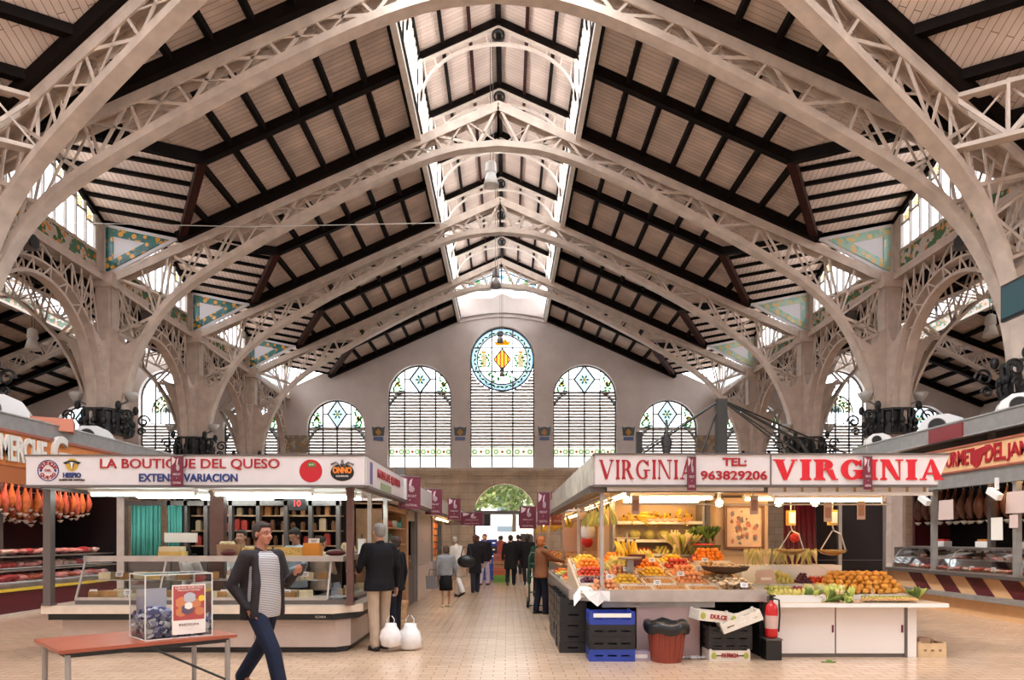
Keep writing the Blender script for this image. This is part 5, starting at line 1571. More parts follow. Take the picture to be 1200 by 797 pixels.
for zi, z in enumerate((.16, .445, .785, 1.125, 1.465, 1.805)):
    y = .14; k = 0; c = (zi * 2) % 5
    while y < 2.95:
        if k % 5 == 4: c = (c + 1) % 5
        nm, dt = BOT[c]
        inst(nm.replace(' ', '_'), dt, (-2.06, 12.2 + y, z), (0, 0, 0), '%s, %s from the front on the %s shelf of the wooden unit' % (nm, nth(k), ['lowest', 'second lowest', 'third', 'fourth', 'fifth', 'top'][zi]), nm.split()[-1], '%ss on the %s shelf' % (nm, ['lowest', 'second lowest', 'third', 'fourth', 'fifth', 'top'][zi]))
        y += .115; k += 1
# dark doorway and roller shutter
T = thing('stall_partition', 'grey stall corner with dark doorway beside the bottle shelves', 'partition', (-2.0, 15.55, 0))
mb = MB(); mb.box(-.1, 0, 0, 0, .12, 2.25); mb.box(-.1, 1.5, 0, 0, 1.6, 2.25); mb.box(-.1, 0, 2.0, 0, 1.6, 2.25); mb.build('frame', ALU, T)
mb = MB(); mb.box(-.5, .1, 0, -.45, 1.5, 2.0); mb.build('interior_shade', DARKIN, T)  # near-black sheet painted as the shade inside the doorway
mb = MB(); mb.box(-.02, .15, 0, 0.0, 1.45, .85); mb.build('lower_panel', STEELD, T)
T = thing('roller_shutter', 'pale closed roller shutter on the left side of the aisle', 'shutter', (-2.0, 17.2, 0))
mb = MB()
for k in range(26): mb.cbox(0, 1.7, .9 + k * .052, .03, 3.4, .046)
mb.build('slats', mat('pale_shutter', (.58, .52, .48), .5), T)
mb = MB(); mb.box(-.06, 0, 0, .06, 3.4, .88); mb.build('base_panel', CREAMST, T)
for y in (-.04, 3.44): mb = MB(); mb.box(-.05, y - .04, 0, .06, y + .04, 2.25); mb.build('guide_rail', ALU, T)
# bright stall with hanging packets
PKR = mat('red_orange_packet', (.70, .14, .04), .45, var=.3, vscale=14); PKY = mat('golden_packet', (.75, .45, .10), .45, var=.2, vscale=14)
T = thing('stall_counter', 'low grey counter of the bright packet stall on the left', 'counter', (-2.2, 21.3, 0)); mb = MB(); mb.box(-.5, 0, .1, .1, 5.4, .85); mb.build('body', ALU, T); mb = MB(); mb.box(-.55, -.03, .85, .15, 5.45, .9); mb.build('top', CREAMST, T); mb = MB(); mb.box(-.45, .02, 0, .05, 5.35, .1); mb.build('kick', BLACK, T)
T = thing('packet_rack', 'tall dark rack board behind the hanging packets', 'rack', (-2.5, 21.4, .9)); mb = MB(); mb.box(-.05, 0, 0, 0, 5.0, 1.35); mb.build('board', mat('warm_back_board', (.4, .25, .15), .6), T)
mb = MB()
for k in range(5):
    for y_ in (0.05, 4.9): pass
    mb.tube([(.08, .05, .25 + .25 * k), (.08, 4.95, .25 + .25 * k)], .01, 6)
mb.build('rail', STEEL, T)
pk = MB(); pk.prism([(-.07, 0), (.07, 0), (.075, -.17), (.05, -.2), (-.05, -.2), (-.075, -.17)], (0, 0, 0), (0, 1, 0), (0, 0, 1), (.03, 0, 0)); PK_D = [pk.data('food_packet', PKR), pk.data('food_packet', PKY)]
for k in range(5):
    for j in range(24):
        q = (j * 7 + k * 3) % 5 < 3
        inst('food_packet', PK_D[0 if q else 1], (-2.40, 21.55 + j * .2, 1.15 + .25 * k), (0, 0, RC.uniform(-.2, .2)), '%s food packet, %s along the %s rail of the bright left stall' % ('red' if q else 'golden', nth(j), ['lowest', 'second', 'middle', 'fourth', 'top'][k]), 'packet', '%s packets on the %s rail' % ('red' if q else 'golden', ['lowest', 'second', 'middle', 'fourth', 'top'][k]))
tube_light('strip_light', 'warm strip light over the hanging packets', 21.5, 26.0, -1.95, 2.2, WTUBE, 'warm strip lights', 'y').location = (-1.95, 21.5, 2.2)
# farther stall bodies of the left row
for i, (y0, y1, c) in enumerate(((27.3, 31.6, (.45, .30, .20)), (31.8, 36.6, (.28, .24, .22)))):
    T = thing('market_stall', '%s closed stall near the far end of the left row' % ['tan', 'grey'][i], 'stall', (-2.2, y0, 0))
    mb = MB(); mb.box(-3, 0, .1, 0, y1 - y0, .9); mb.box(-2.9, .05, 0, -.1, y1 - y0 - .05, .1); mb.build('counter', mat('far_counter_%s' % 'ab'[i], c, .5), T)
    mb = MB(); mb.box(-3, 0, .9, -1.0, y1 - y0, 2.25); mb.build('back_unit', DARKIN, T)
    mb = MB()
    for y in (0, y1 - y0): mb.bar((-.05, y, .9), (-.05, y, 2.25), .07, .07)
    mb.build('corner_post', STEEL, T)
banner(-1.48, 12.5, 2.72, .42, .6, .5, 'largest burgundy banner hanging beside the bottle shelves')
banner(-1.48, 16.6, 2.78, .42, .62, .4, 'burgundy banner hanging by the roller shutter stall')
banner(-1.34, 21.2, 2.82, .42, .66, .4, 'third burgundy banner along the left row')
banner(-1.1, 27.2, 2.6, .9, .5, .3, 'dark red banner low over the far end of the left row')
# camera-like lamp box above the canopy corner
T = thing('floodlight', 'small grey floodlight on the canopy over the bottle shelves', 'floodlight', (-1.7, 12.7, 2.67)); mb = MB(); mb.box(-.08, -.1, .1, .1, .1, .22); mb.bar((0, 0, 0), (0, 0, .12), .03, .03); mb.build('head', STEELD, T); mb = MB(); mb.tube([(0, 0, .14), (-.35, 0, .1)], .012); mb.build('arm', STEELD, T)

# ================================================================ BUTCHER STALL (far left)
LX = -9.8
T = thing('stall_counter', 'long butcher counter with dark red front at the far left', 'counter', (LX, 9.5, 0))
mb = MB(); mb.box(-1.0, 0, 0, .12, 8.5, .06); mb.build('kick', CREAMST, T)
mb = MB(); mb.box(-1.0, 0, .06, .0, 8.5, .5); mb.build('front_panel', MAROON, T)
mb = MB(); mb.box(-1.0, 0, .5, .04, 8.5, .56); mb.build('yellow_strip', mat('yellow_strip_face', (.7, .5, .05), .4), T)  # one even yellow along the whole strip
mb = MB(); mb.box(-1.0, 0, .56, .02, 8.5, .66); mb.box(-.04, 0, .9, .02, 8.5, .94); mb.box(-.75, 0, 1.18, -.25, 8.5, 1.21); mb.build('steel_trim', STEEL, T)
mb = MB(); mb.box(-.9, 0, .66, -.02, 8.5, .68); mb.box(-.9, 0, .94, -.3, 8.5, .955); mb.build('meat_shelf', PLASTW, T)
mb = MB(); mb.face([(0, 0, .66), (0, 8.5, .66), (-.25, 8.5, 1.18), (-.25, 0, 1.18)]); mb.build('glass', SHOPG, T, recalc=False)
MEAT = [mat('red_meat', (.45, .045, .04), .35, var=.3, vscale=16), mat('pink_meat', (.66, .24, .20), .35, var=.25, vscale=16), mat('pale_fat_meat', (.72, .46, .36), .4, var=.2, vscale=16), mat('sausage', (.50, .10, .04), .35, var=.2, vscale=10)]
def lumpy(r, seed):
    rr = random.Random(seed); k = [rr.uniform(-1, 1) for _ in range(6)]
    return lambda p: p * (1 + .22 * math.sin(p.x * 40 * k[0] + k[1] * 3) + .18 * math.cos(p.y * 45 * k[2] + k[3]) + .1 * math.sin(p.z * 60 + k[4]))
MD = []
for i, (m, r) in enumerate(((MEAT[0], (.11, .14, .05)), (MEAT[1], (.09, .12, .045)), (MEAT[2], (.12, .1, .05)), (MEAT[1], (.07, .16, .04)))):
    mb = MB(); mb.ell((0, 0, 0), r, 12, 8, f=lumpy(r, i)); MD.append(mb.data('meat_cut', m, smooth=True))
mb = MB()
for k in range(5): mb.tube([(-.1 + .045 * k, -.1, 0), (-.1 + .045 * k, 0, .02), (-.1 + .045 * k, .1, 0)], .02, 7)
MD.append(mb.data('sausage_row', MEAT[3], smooth=True))
ML = ['red', 'pink', 'fatty pale', 'long pink', 'sausage']
rows = ((-.3, .70, 'lower shelf front'), (-.62, .70, 'lower shelf back'), (-.5, .98, 'upper shelf'), (-.48, 1.25, 'counter top'))
for dx, z, wd in rows:
    y = 9.7 + RC.uniform(0, .2); cnt = -1
    while y < 17.7:
        k = RC.randrange(5); cnt += 1
        inst('meat_cut' if k < 4 else 'sausage_row', MD[k], (LX + dx, y, z + .035), (RC.uniform(-.2, .2), RC.uniform(-.2, .2), RC.uniform(0, 6.28)), '%s, %s from near end, %s of butcher counter' % (ML[k] + ' cut' if k < 4 else 'row of red sausages', nth(cnt), wd), 'meat', '%s cuts on the %s' % (ML[k], wd), 1.25)
        y += RC.uniform(.2, .28)
# hanging hams
def ham_data(m, mh, name='ham', s=1.0):
    mb = MB(); mb.lathe([(.0, -.62), (.06, -.58), (.115, -.45), (.12, -.34), (.085, -.2), (.045, -.1), (.03, -.02), (.035, .03), (.0, .05)], n=10, caps=False)
    mb.v = [(x * s, y * s * .75 + .05 * math.sin(z * 5), z * s) for x, y, z in mb.v]; mb.mi = 1
    mb.tube([(0, 0, .02), (0, 0, .14)], .006, 5); mb.lathe([(.02, -.72 * s), (.075, -.66 * s), (.07, -.65 * s)], n=8)
    return mb.data(name, [m, mh], smooth=True)
HAMM = [mat('golden_ham_rind', (.62, .24, .07), .4, var=.35, vscale=7), mat('rosy_ham_rind', (.60, .17, .10), .4, var=.35, vscale=7), mat('dark_ham_rind', (.16, .05, .025), .4, var=.4, vscale=7)]
HAM = [ham_data(HAMM[0], PLASTW), ham_data(HAMM[1], PLASTW), ham_data(HAMM[2], PLASTW)]
for row in range(3):
    for k in range(38 if row < 2 else 34):
        y = 9.9 + k * .2 + RC.uniform(-.03, .03); kk = (k * 3 + row) % 2
        inst('hanging_ham', HAM[kk], (LX - .55 - .3 * row, y, 2.72 - .1 * row + RC.uniform(-.03, .03)), (RC.uniform(-.06, .06), RC.uniform(-.06, .06), RC.uniform(0, 6.28)),
             '%s ham hanging %s from the near end, %s row over the butcher counter' % (['golden', 'rosy'][kk], nth(k), ['front', 'middle', 'back'][row]), 'ham', '%s hams, %s row of the butcher stall' % (['golden', 'rosy'][kk], ['front', 'middle', 'back'][row]), RC.uniform(.74, .95))
T = thing('ham_rail', 'steel rails carrying the hams of the butcher stall', 'rail', (LX, 9.5, 2.8)); mb = MB()
for row in range(3): mb.tube([(-.55 - .3 * row, .2, .06 - .1 * row), (-.55 - .3 * row, 8.3, .06 - .1 * row)], .015)
mb.build('rail', STEEL, T)
mb = MB()
for y in (.2, 4.2, 8.2): mb.bar((-.55, y, .06), (-1.15, y, -.14), .03, .03); mb.bar((-.85, y, .0), (-.85, y, .35), .03, .03)
mb.build('hanger', STEELD, T)
T = thing('shop_sign', 'orange sign board with tall white letters over the butcher stall', 'sign', (LX + .1, 9.5, 3.05))
mb = MB(); mb.box(-.1, 0, .0, .0, 8.8, .66); mb.build('board', ORANGE, T)
mb = MB(); mb.box(-.12, 0, -.35, -.02, 8.8, .0); mb.build('lower_fascia', mat('orange_brown_fascia', (.42, .13, .04), .5), T)
mb = MB(); mb.box(-.14, 0, .66, .03, 8.8, .72); mb.build('top_trim', WOODR, T)
LETT = mat('white_raised_letters', (.72, .68, .62), .4)
def LP(px): return 10.0 * 800 / (594 - px) - 9.5
text(T, 'CARNES', .5, (.02, 1.5, .33), PI / 2, LETT, width=1.9, height=.42, depth=.03, bold=.01)
text(T, 'MERCHE', .5, (.02, (LP(-2) + LP(52)) / 2, .32), PI / 2, LETT, width=(LP(52) - LP(-2)), height=.5, depth=.03, bold=.012)
text(T, 'G', .8, (.04, (LP(60) + LP(75)) / 2, .38), PI / 2, LETT, width=(LP(75) - LP(60)), height=.72, depth=.05, bold=.02)
text(T, 'UILLEN', .3, (.02, (LP(76) + LP(104)) / 2, .28), PI / 2, LETT, width=(LP(104) - LP(76)), height=.3, depth=.03, bold=.008)
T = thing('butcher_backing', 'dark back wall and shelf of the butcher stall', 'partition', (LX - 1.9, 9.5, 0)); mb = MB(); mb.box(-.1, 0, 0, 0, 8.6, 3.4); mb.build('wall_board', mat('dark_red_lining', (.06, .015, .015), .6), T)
mb = MB(); mb.box(0, 0, 1.3, .35, 8.6, 1.34); mb.build('work_shelf', STEEL, T); mb = MB(); mb.box(0, 8.5, 0, 1.9, 8.6, 3.0); mb.build('end_board', DARKIN, T)
WARMR = mat('rosy_shop_tube', (1, 1, 1), .5, emit=(1.0, .52, .42), estr=30)
for i, y in enumerate((10.0, 12.7, 15.4)):
    o = tube_light('strip_light', 'rosy strip light over the butcher counter, %s' % ['nearest', 'middle one', 'farthest'][i], 0, 2.3, 0, 0, WARMR, 'rosy strip lights over the hams', 'y'); o.location = (LX - .2, y, 2.9)
T = thing('roof_edge', 'long grey metal roof edge over the left perimeter stalls', 'roof edge', (LX - .1, 8.5, 3.75)); mb = MB(); mb.box(0, 0, .0, .14, 12.2, .34); mb.build('fascia', ALU, T)
mb = MB(); mb.box(0, 0, .34, .16, 12.2, .37); mb.box(0, 0, -.03, .16, 12.2, .0); mb.build('bright_trim', STEEL, T); mb = MB(); mb.box(-3.4, 0, .2, 0, 12.2, .28); mb.build('roof_sheet', DARKIN, T); mb = MB()
for y in (0.5, 6, 11.8): mb.bar((-.6, y, -3.75), (-.6, y, .2), .12, .12)
mb.build('support_post', STEELD, T)
post(LX + .05, 17.9, .14, 0, 3.0, STEELD, 'dark steel post at the end of the butcher counter')
T = thing('side_banner', 'small dark red sign hanging in front of the hams', 'sign', (LX + .6, 14.6, 2.75)); mb = MB(); mb.box(-.01, -.45, 0, .01, .45, .17); mb.build('plate', BURG, T); text(T, 'MERCADO CENTRAL', .1, (.012, 0, .085), PI / 2, BANW, width=.8, height=.07, depth=.002)
T['category'] = 'hanging sign'

def ac_unit(x, y, z, rz, label, s=1.0, accent=None):
    T = thing('air_conditioner', label, 'air conditioner', (x, y, z), rz, 'white units on the stall roofs')
    mb = MB(); mb.prism([(-.5 * s, 0), (.5 * s, 0), (.5 * s, .3 * s), (.38 * s, .5 * s), (.1 * s, .62 * s), (-.25 * s, .6 * s), (-.45 * s, .45 * s), (-.5 * s, .3 * s)], (0, -.35 * s, 0), (1, 0, 0), (0, 0, 1), (0, .7 * s, 0)); mb.build('casing', ACW, T)
    mb = MB(); mb.v = []; disc(mb, -.12 * s, .34 * s, .17 * s, -.36 * s, n=20); mb.build('fan_opening', BLACK, T)
    mb = MB(); mb.strip(arcpts(-.12 * s, .34 * s, .18 * s, 0, 2 * PI, 20, -.365 * s), (0, .01, 0), .02 * s); mb.build('fan_ring', STEELD, T)
    if accent: mb = MB(); mb.box(.5 * s, -.3 * s, 0, 1.2 * s, .3 * s, .25 * s); mb.build('side_duct', accent, T)
REDU = mat('salmon_casing', (.62, .22, .14), .5)
ac_unit(-10.9, 15.1, 4.0, .5, 'white rounded air unit at the far left on the stall roof', 1.15, REDU)
ac_unit(-11.2, 12.5, 4.0, .5, 'white rounded air unit leftmost at the picture edge', 1.2)
ac_unit(-11.0, 18.7, 4.0, .4, 'white rounded air unit below the left black collar', 1.0)
ac_unit(-13.2, 19.3, 4.0, .4, 'salmon and white duct box behind the left roof edge', .9, REDU)

# ================================================================ HAM STALL (far right)
RX = 9.7
T = thing('stall_counter', 'ham counter with slanted maroon and sand stripes at the far right', 'counter', (RX, 10.2, 0)); L = 6.9
mb = MB(); mb.box(.15, 0, 0, 1.0, L, .34); mb.build('lower_panel', SAND, T)
mb = MB(); mb.box(-.02, 0, .34, 1.0, L, .44); mb.build('lower_ledge', ALU, T)
mb = MB(); mb.box(.12, 0, .44, 1.0, L, .80); mb.build('striped_panel', SAND, T)
mb = MB(); y = .1
while y < L - .9:
    mb.prism([(y, .44), (y + .5, .44), (y + .9, .8), (y + .4, .8)], (.105, 0, 0), (0, 1, 0), (0, 0, 1), (.012, 0, 0)); y += 1.0
mb.build('maroon_stripes', MAROON, T)
mb = MB(); mb.box(-.05, 0, .80, 1.0, L, .87); mb.build('steel_ledge', STEELD, T)
T = thing('display_case', 'curved glass ham display case at the far right', 'display case', (RX, 10.4, .87)); L2 = 6.2
cg = [(.0, 0), (.0, .12), (.05, .28), (.16, .42), (.32, .5)]
mb = MB()
for (a, b) in zip(cg, cg[1:]): mb.face([(a[0], 0, a[1]), (a[0], L2, a[1]), (b[0], L2, b[1]), (b[0], 0, b[1])])
mb.build('curved_glass', SHOPG, T, smooth=True, recalc=False)
mb = MB()
for y in (0, L2 / 3, 2 * L2 / 3, L2): mb.strip([(x, y, z) for x, z in cg], (0, .015, 0), .02)
mb.box(.3, 0, .5, .8, L2, .53); mb.box(-.02, 0, 0, .03, L2, .03); mb.build('frame', STEEL, T)
mb = MB(); mb.box(0.05, 0, 0, .8, L2, .03); mb.box(.25, 0, .25, .75, L2, .265); mb.build('tray', STEEL, T)
mb = MB(); mb.box(.8, 0, 0, .82, L2, .5); mb.box(.03, L2, 0, .8, L2 + .02, .5); mb.build('back', STEELD, T)
for dx, z, wd in ((.2, .92, 'front of the tray'), (.48, .92, 'back of the tray'), (.5, 1.15, 'raised shelf')):
    y = 10.6; cnt = -1
    while y < 16.4:
        k = RC.choice([0, 1, 2, 3]); cnt += 1; inst('meat_cut', MD[k], (RX + dx, y, z + .02), (0, 0, RC.uniform(0, 6.28)), '%s cut, %s from near end, %s, right-hand case' % (ML[k], nth(cnt), wd), 'meat', '%s cuts on the %s, right case' % (ML[k], wd), .8)
        y += RC.uniform(.25, .36)
for i in range(9):
    pricecard((RX + .12, 10.9 + i * .62, .93), 'white price card in the right-hand ham case, %s from the near end' % nth(i), -PI / 2, (.12, .09)); 
for i, (y, w) in enumerate(((11.4, .5), (12.9, .4), (14.2, .35), (15.6, .4))):
    mb = MB(); mb.cbox(0, 0, .06, .18, w, .12); mb.mi = 1; mb.cbox(0, 0, .14, .14, w * .8, .05)
    o = mb.build('goods_box', [PLASTW, PKC[1 if i % 2 else 0]]); o.location = (RX + .55, y, 1.4); tag(o, '%s goods box standing on the right-hand ham case' % ['nearest', 'second', 'third', 'farthest'][i], 'box', 'boxes on the ham case')
for row in range(2):
    for k in range(24):
        y = 10.5 + k * .27 + RC.uniform(-.04, .04)
        inst('hanging_ham', HAM[2], (RX + .7 + .35 * row, y, 2.62), (RC.uniform(-.06, .06), RC.uniform(-.06, .06), RC.uniform(0, 6.28)), 'dark cured ham hanging %s from the near end, %s row of the right stall' % (nth(k), ['front', 'back'][row]), 'ham', 'dark hams, %s row of the right stall' % ['front', 'back'][row])
T = thing('ham_rail', 'dark steel rails carrying the hams of the right-hand stall', 'rail', (RX, 10.2, 2.8)); mb = MB()
for row in range(2): mb.tube([(.7 + .35 * row, .1, -.04), (.7 + .35 * row, 6.8, -.04)], .015)
for y in (.2, 3.4, 6.6): mb.bar((.7, y, -.04), (1.05, y, -.04), .03, .03); mb.bar((.85, y, -.04), (.85, y, .2), .03, .03)
mb.build('rail', STEELD, T)
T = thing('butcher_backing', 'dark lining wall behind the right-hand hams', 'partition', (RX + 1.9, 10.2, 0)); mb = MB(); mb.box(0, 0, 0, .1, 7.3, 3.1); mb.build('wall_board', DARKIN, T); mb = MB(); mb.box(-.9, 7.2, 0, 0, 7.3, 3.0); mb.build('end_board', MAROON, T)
T = thing('shop_sign', 'sand-coloured sign with red lettering over the right-hand ham stall', 'sign', (RX - .1, 9.6, 2.98))
mb = MB(); mb.box(0, 0, 0, .1, 7.4, .46); mb.build('board', SAND, T); mb = MB(); mb.box(-.02, 0, -.04, .12, 7.4, .0); mb.box(-.02, 0, .46, .12, 7.4, .5); mb.build('trim', WOODR, T)
mb = MB(); mb.box(.02, 0, -.34, .1, 7.4, -.04); mb.build('grey_fascia', ALU, T)
def RP(px): return 9.3 * 800 / (px - 594) - 9.6
text(T, 'GOURMET', .34, (-.012, 4.62, .23), -PI / 2, RED, width=1.28, height=.30, bold=.008, depth=.01)
text(T, 'DEL', .34, (-.012, 3.40, .23), -PI / 2, RED, width=.52, height=.32, bold=.008, depth=.01)
text(T, 'JAMON', .34, (-.012, 2.55, .23), -PI / 2, RED, width=1.02, height=.32, bold=.008, depth=.01)
mb = MB(); mb.prism([(-.22, .14), (.32, .22), (.36, .15), (.12, .04), (.04, -.14), (-.08, -.2), (-.20, -.1)], (-.02, 3.84, .2), (0, -1, 0), (0, 0, 1), (.01, 0, 0)); mb.build('ham_picture', RED, T)
T = thing('roof_edge', 'long grey metal roof edge over the right perimeter stalls', 'roof edge', (RX - .1, 9.2, 3.68)); mb = MB(); mb.box(0, 0, 0, .14, 9.2, .3); mb.build('fascia', ALU, T)
mb = MB(); mb.box(-.02, 0, .3, .16, 9.2, .33); mb.box(-.02, 0, -.03, .16, 9.2, .0); mb.build('bright_trim', STEEL, T); mb = MB(); mb.box(.14, 0, .15, 3.4, 9.2, .22); mb.build('roof_sheet', DARKIN, T)
mb = MB(); mb.box(-.04, 4.7, -.02, 0, 5.8, .27); mb.build('red_panel', mat('dull_red_panel', (.20, .03, .035), .5), T)
mb = MB()
for y in (.5, 4.6, 8.9): mb.bar((.5, y, -3.68), (.5, y, .15), .1, .1)
mb.build('support_post', STEELD, T)
post(RX + .02, 12.6, .1, .87, 2.64, ALU, 'grey post in front of the right-hand hams, nearer one')
post(RX + .02, 15.05, .1, .87, 2.64, ALU, 'grey post in front of the right-hand hams, farther one')
post(RX + .02, 17.1, .1, 0, 2.64, ALU, 'grey post at the far end of the right-hand ham case')
for i, y in enumerate((14.9, 12.75)):
    T = thing('spotlight', 'white swivel spotlight under the sand sign, %s' % ['farther', 'nearer'][i], 'spotlight', (RX - .25, y, 2.72), 0, 'spotlights under the sand sign'); mb = MB(); mb.bar((0, 0, 0), (0, 0, -.22), .05, .05); mb.build('stem', PLASTW, T)
    mb = MB(); mb.cbox(-.02, .03, -.3, .1, .32, .12, rx=.5); mb.build('head', PLASTW, T)
for i, (y, z, w, h) in enumerate(((14.55, 1.98, .5, .42), (12.55, 2.05, .5, .4), (12.6, 1.78, .22, .24), (13.6, 1.55, .35, .45))):
    mb = MB(); mb.prism([(-w / 2, 0), (w / 2, 0), (w / 2 * .9, h), (-w / 2 * .95, h)], (0, 0, 0), (0, 1, 0), (0, 0, 1), (.006, 0, .0)); o = mb.build('paper_sheet', PAPERP if i < 3 else PAPER); o.location = (RX - .05 + (0 if i < 3 else .4), y, z)
    tag(o, ['pink-grey paper sheet hanging by the farther right-hand post', 'larger pale paper sheet hanging nearest at the right edge', 'small paper slip below the nearest hanging sheet', 'cream paper bundle on the ham case'][i], 'paper sheet')
T = thing('notice_boards', 'dark hanging poster boards at the left end of the right-hand hams', 'board', (8.9, 16.9, 1.5)); mb = MB(); mb.box(-.35, 0, 0, .35, .03, .95); mb.build('maroon_board', mat('dull_maroon_board', (.16, .06, .07), .5), T); mb = MB(); mb.box(-.05, -.05, .4, .45, -.02, .85); mb.build('grey_board', mat('grey_brown_board', (.22, .15, .14), .5), T); mb = MB(); mb.box(-.33, 0, -1.5, -.27, .03, 0); mb.box(.27, 0, -1.5, .33, .03, 0); mb.build('stand', STEELD, T)
ac_unit(10.5, 13.5, 3.9, -.5, 'white rounded air unit at the far right on the stall roof', .85)
ac_unit(10.75, 16.4, 3.9, -.5, 'white rounded air unit in front of the right black collar', 1.0)
ac_unit(9.95, 17.75, 3.9, -.3, 'smallest white air unit, just above the end of the long red-lettered sign', .62)
tube_light('strip_light', 'warm strip light above the dark hams', 0, 3.0, 0, 0, WTUBE, 'warm strip lights of the ham stall', 'y').location = (RX + .3, 11.0, 2.75)

# ================================================================ FRUIT STALL (right)
def glyph(ch, t):
    """bold serif capitals, height 1; returns (polygons, width); t = stem width"""
    P = []; s = t * .55; thin = t * .38
    def stem(x, w): P.append([(x - s * .5, 0), (x - s * .5, .07), (x, .14), (x, .86), (x - s * .5, .93), (x - s * .5, 1), (x + w + s * .5, 1), (x + w + s * .5, .93), (x + w, .86), (x + w, .14), (x + w + s * .5, .07), (x + w + s * .5, 0)])
    def ring(cx, cz, ro, ri, a0, a1, n=18, sx=1.0):
        for i in range(n):
            a = math.radians(a0 + (a1 - a0) * i / n); b = math.radians(a0 + (a1 - a0) * (i + 1) / n)
            wa = ro - (ro - ri) * (.35 + .65 * abs(math.cos(a))); wb = ro - (ro - ri) * (.35 + .65 * abs(math.cos(b)))
            P.append([(cx + sx * wa * math.cos(a), cz + wa * math.sin(a)), (cx + sx * ro * math.cos(a), cz + ro * math.sin(a)), (cx + sx * ro * math.cos(b), cz + ro * math.sin(b)), (cx + sx * wb * math.cos(b), cz + wb * math.sin(b))])
    if ch == 'I': stem(s * .5, t); w = t + s
    elif ch == 'V':
        P.append([(s * .3, 1), (s * .3 + t * 1.1, 1), (.5 + t * .35, .2), (.5, 0), (.42, 0)]); P.append([(.46, 0), (.56, 0), (.92, 1), (.92 - thin, 1)])
        P.append([(0, .93), (0, 1), (t * 1.4 + s * .3, 1), (t * 1.4 + s * .3, .93)]); P.append([(.72, .93), (.72, 1), (1.0, 1), (1.0, .93)]); w = 1.0
    elif ch == 'A':
        P.append([(.08, 0), (.08 + thin, 0), (.5, .9), (.44, 1)]); P.append([(.42, 1), (.54, 1), (.95, 0), (.95 - t * 1.15, 0), (.44, .86)])
        P.append([(.24, .28), (.66, .28), (.66, .36), (.28, .36)]); P.append([(0, 0), (.3, 0), (.3, .07), (0, .07)]); P.append([(.6, 0), (1.0, 0), (1.0, .07), (.6, .07)]); w = 1.0
    elif ch == 'N':
        stem(s * .5, thin); P.append([(s * .2, 1), (s * .2 + t * 1.1, 1), (.82, 0), (.82 - t * .6, 0)]); P.append([(.78, 0), (.82, 0), (.82, .93), (.94, .93), (.94, 1), (.62, 1), (.62, .93), (.78 - thin * .3, .93)]); w = .95
    elif ch == 'R':
        stem(s * .5, t); x = s * .5 + t; ring(x + .03, .73, .27, .27 - t * .95, -90, 90, 16, 1.35)
        P.append([(x, .93), (x + .06, .93), (x + .06, 1), (x, 1)]); P.append([(x, .46), (x + .1, .46), (x + .1, .53), (x, .53)])
        P.append([(x + .1, .5), (x + .1 + t * .95, .5), (x + .52, .07), (x + .6, .07), (x + .6, 0), (x + .36, 0)]); w = x + .6
    elif ch == 'G':
        ring(.48, .5, .5, .5 - t * 1.05, 42, 318, 26, .92)
        P.append([(.62, .0 + .1), (.62, .42), (.52, .42), (.52, .49), (.98, .49), (.98, .42), (.62 + t * .9, .42), (.62 + t * .9, .05)]); P.append([(.80, .66), (.86, .66), (.86, .98), (.82, .98), (.72, .84)]); w = .98
    return P, w
def serif_word(parent, word, x0, x1, z0, h, y, t, m, name='lettering', gap=.14):
    tot = 0; gl = []
    for ch in word:
        P, w = glyph(ch, t); gl.append((P, tot)); tot += w + gap
    tot -= gap; k = (x1 - x0) / tot
    for (P, off), ch in zip(gl, word):
        mb = MB()
        for q_, p in enumerate(P): mb.prism([(x0 + (off + u) * k, z0 + v * h) for u, v in p], (0, y - .0003 * q_, 0), (1, 0, 0), (0, 0, 1), (0, -.006, 0))
        mb.build('sign_letter', m, parent)
VX = lambda px, Y=8.9: .3 + (px - 594) * Y / 800
T = thing('shop_sign', 'long white sign board with red serif lettering over the fruit stall', 'sign', (1.45, 8.9, 2.29)); ox = 1.45
mb = MB(); mb.prism([(0, 0), (VX(1098) - ox, 0), (VX(1113) - ox, .39), (0, .39)], (0, 0, 0), (1, 0, 0), (0, 0, 1), (0, .12, 0)); mb.build('board', SIGNW, T)
mb = MB(); mb.box(-.02, -.015, .39, VX(1113) - ox, .13, .41); mb.box(-.02, -.015, -.03, VX(1098) - ox, .13, 0)
for px in (814, 903): mb.box(VX(px) - ox - .008, -.012, 0, VX(px) - ox + .008, 0, .39)
mb.build('edge_trim', STEELD, T)
serif_word(T, 'VIRGINIA', VX(702) - ox, VX(814) - ox, .07, .255, -.002, .17, RED)
serif_word(T, 'VIRGINIA', VX(906) - ox, VX(1106) - ox, .06, .27, -.002, .30, REDBR, gap=.10)
text(T, 'TEL:', .1, ((VX(861)) - ox, -.004, .29), 0, RED, width=VX(875) - VX(848), height=.10, bold=.003)
text(T, '963829206', .13, ((VX(860)) - ox, -.004, .115), 0, RED, width=VX(899) - VX(822), height=.11, bold=.003)
banner(VX(809), 8.84, 2.65, .115, .44, 0, 'narrow burgundy banner hanging over the first word of the fruit stall sign')
banner(VX(1014), 8.84, 2.65, .115, .43, 0, 'narrow burgundy banner hanging over the large red letters of the fruit stall')
T = thing('stall_canopy', 'dark framed canopy of the fruit stall with white translucent side panels', 'canopy', (1.45, 9.0, 2.26)); org = (1.45, 9.0, 2.26)
mb = MB()
for k in range(8): mb.box(1.42, 9.03 + k * 1.0, 2.29, 1.48, 9.98 + k * 1.0, 2.68)
mb.build('side_board', mat('mottled_side_panel', (.60, .58, .50), .35, var=.25, vscale=5), T, org=org)
mb = MB(); mb.box(1.5, 9.02, 2.30, 6.0, 17.0, 2.36); mb.build('roof_panel', mat('cream_soffit', (.66, .52, .36), .5), T, org=org)
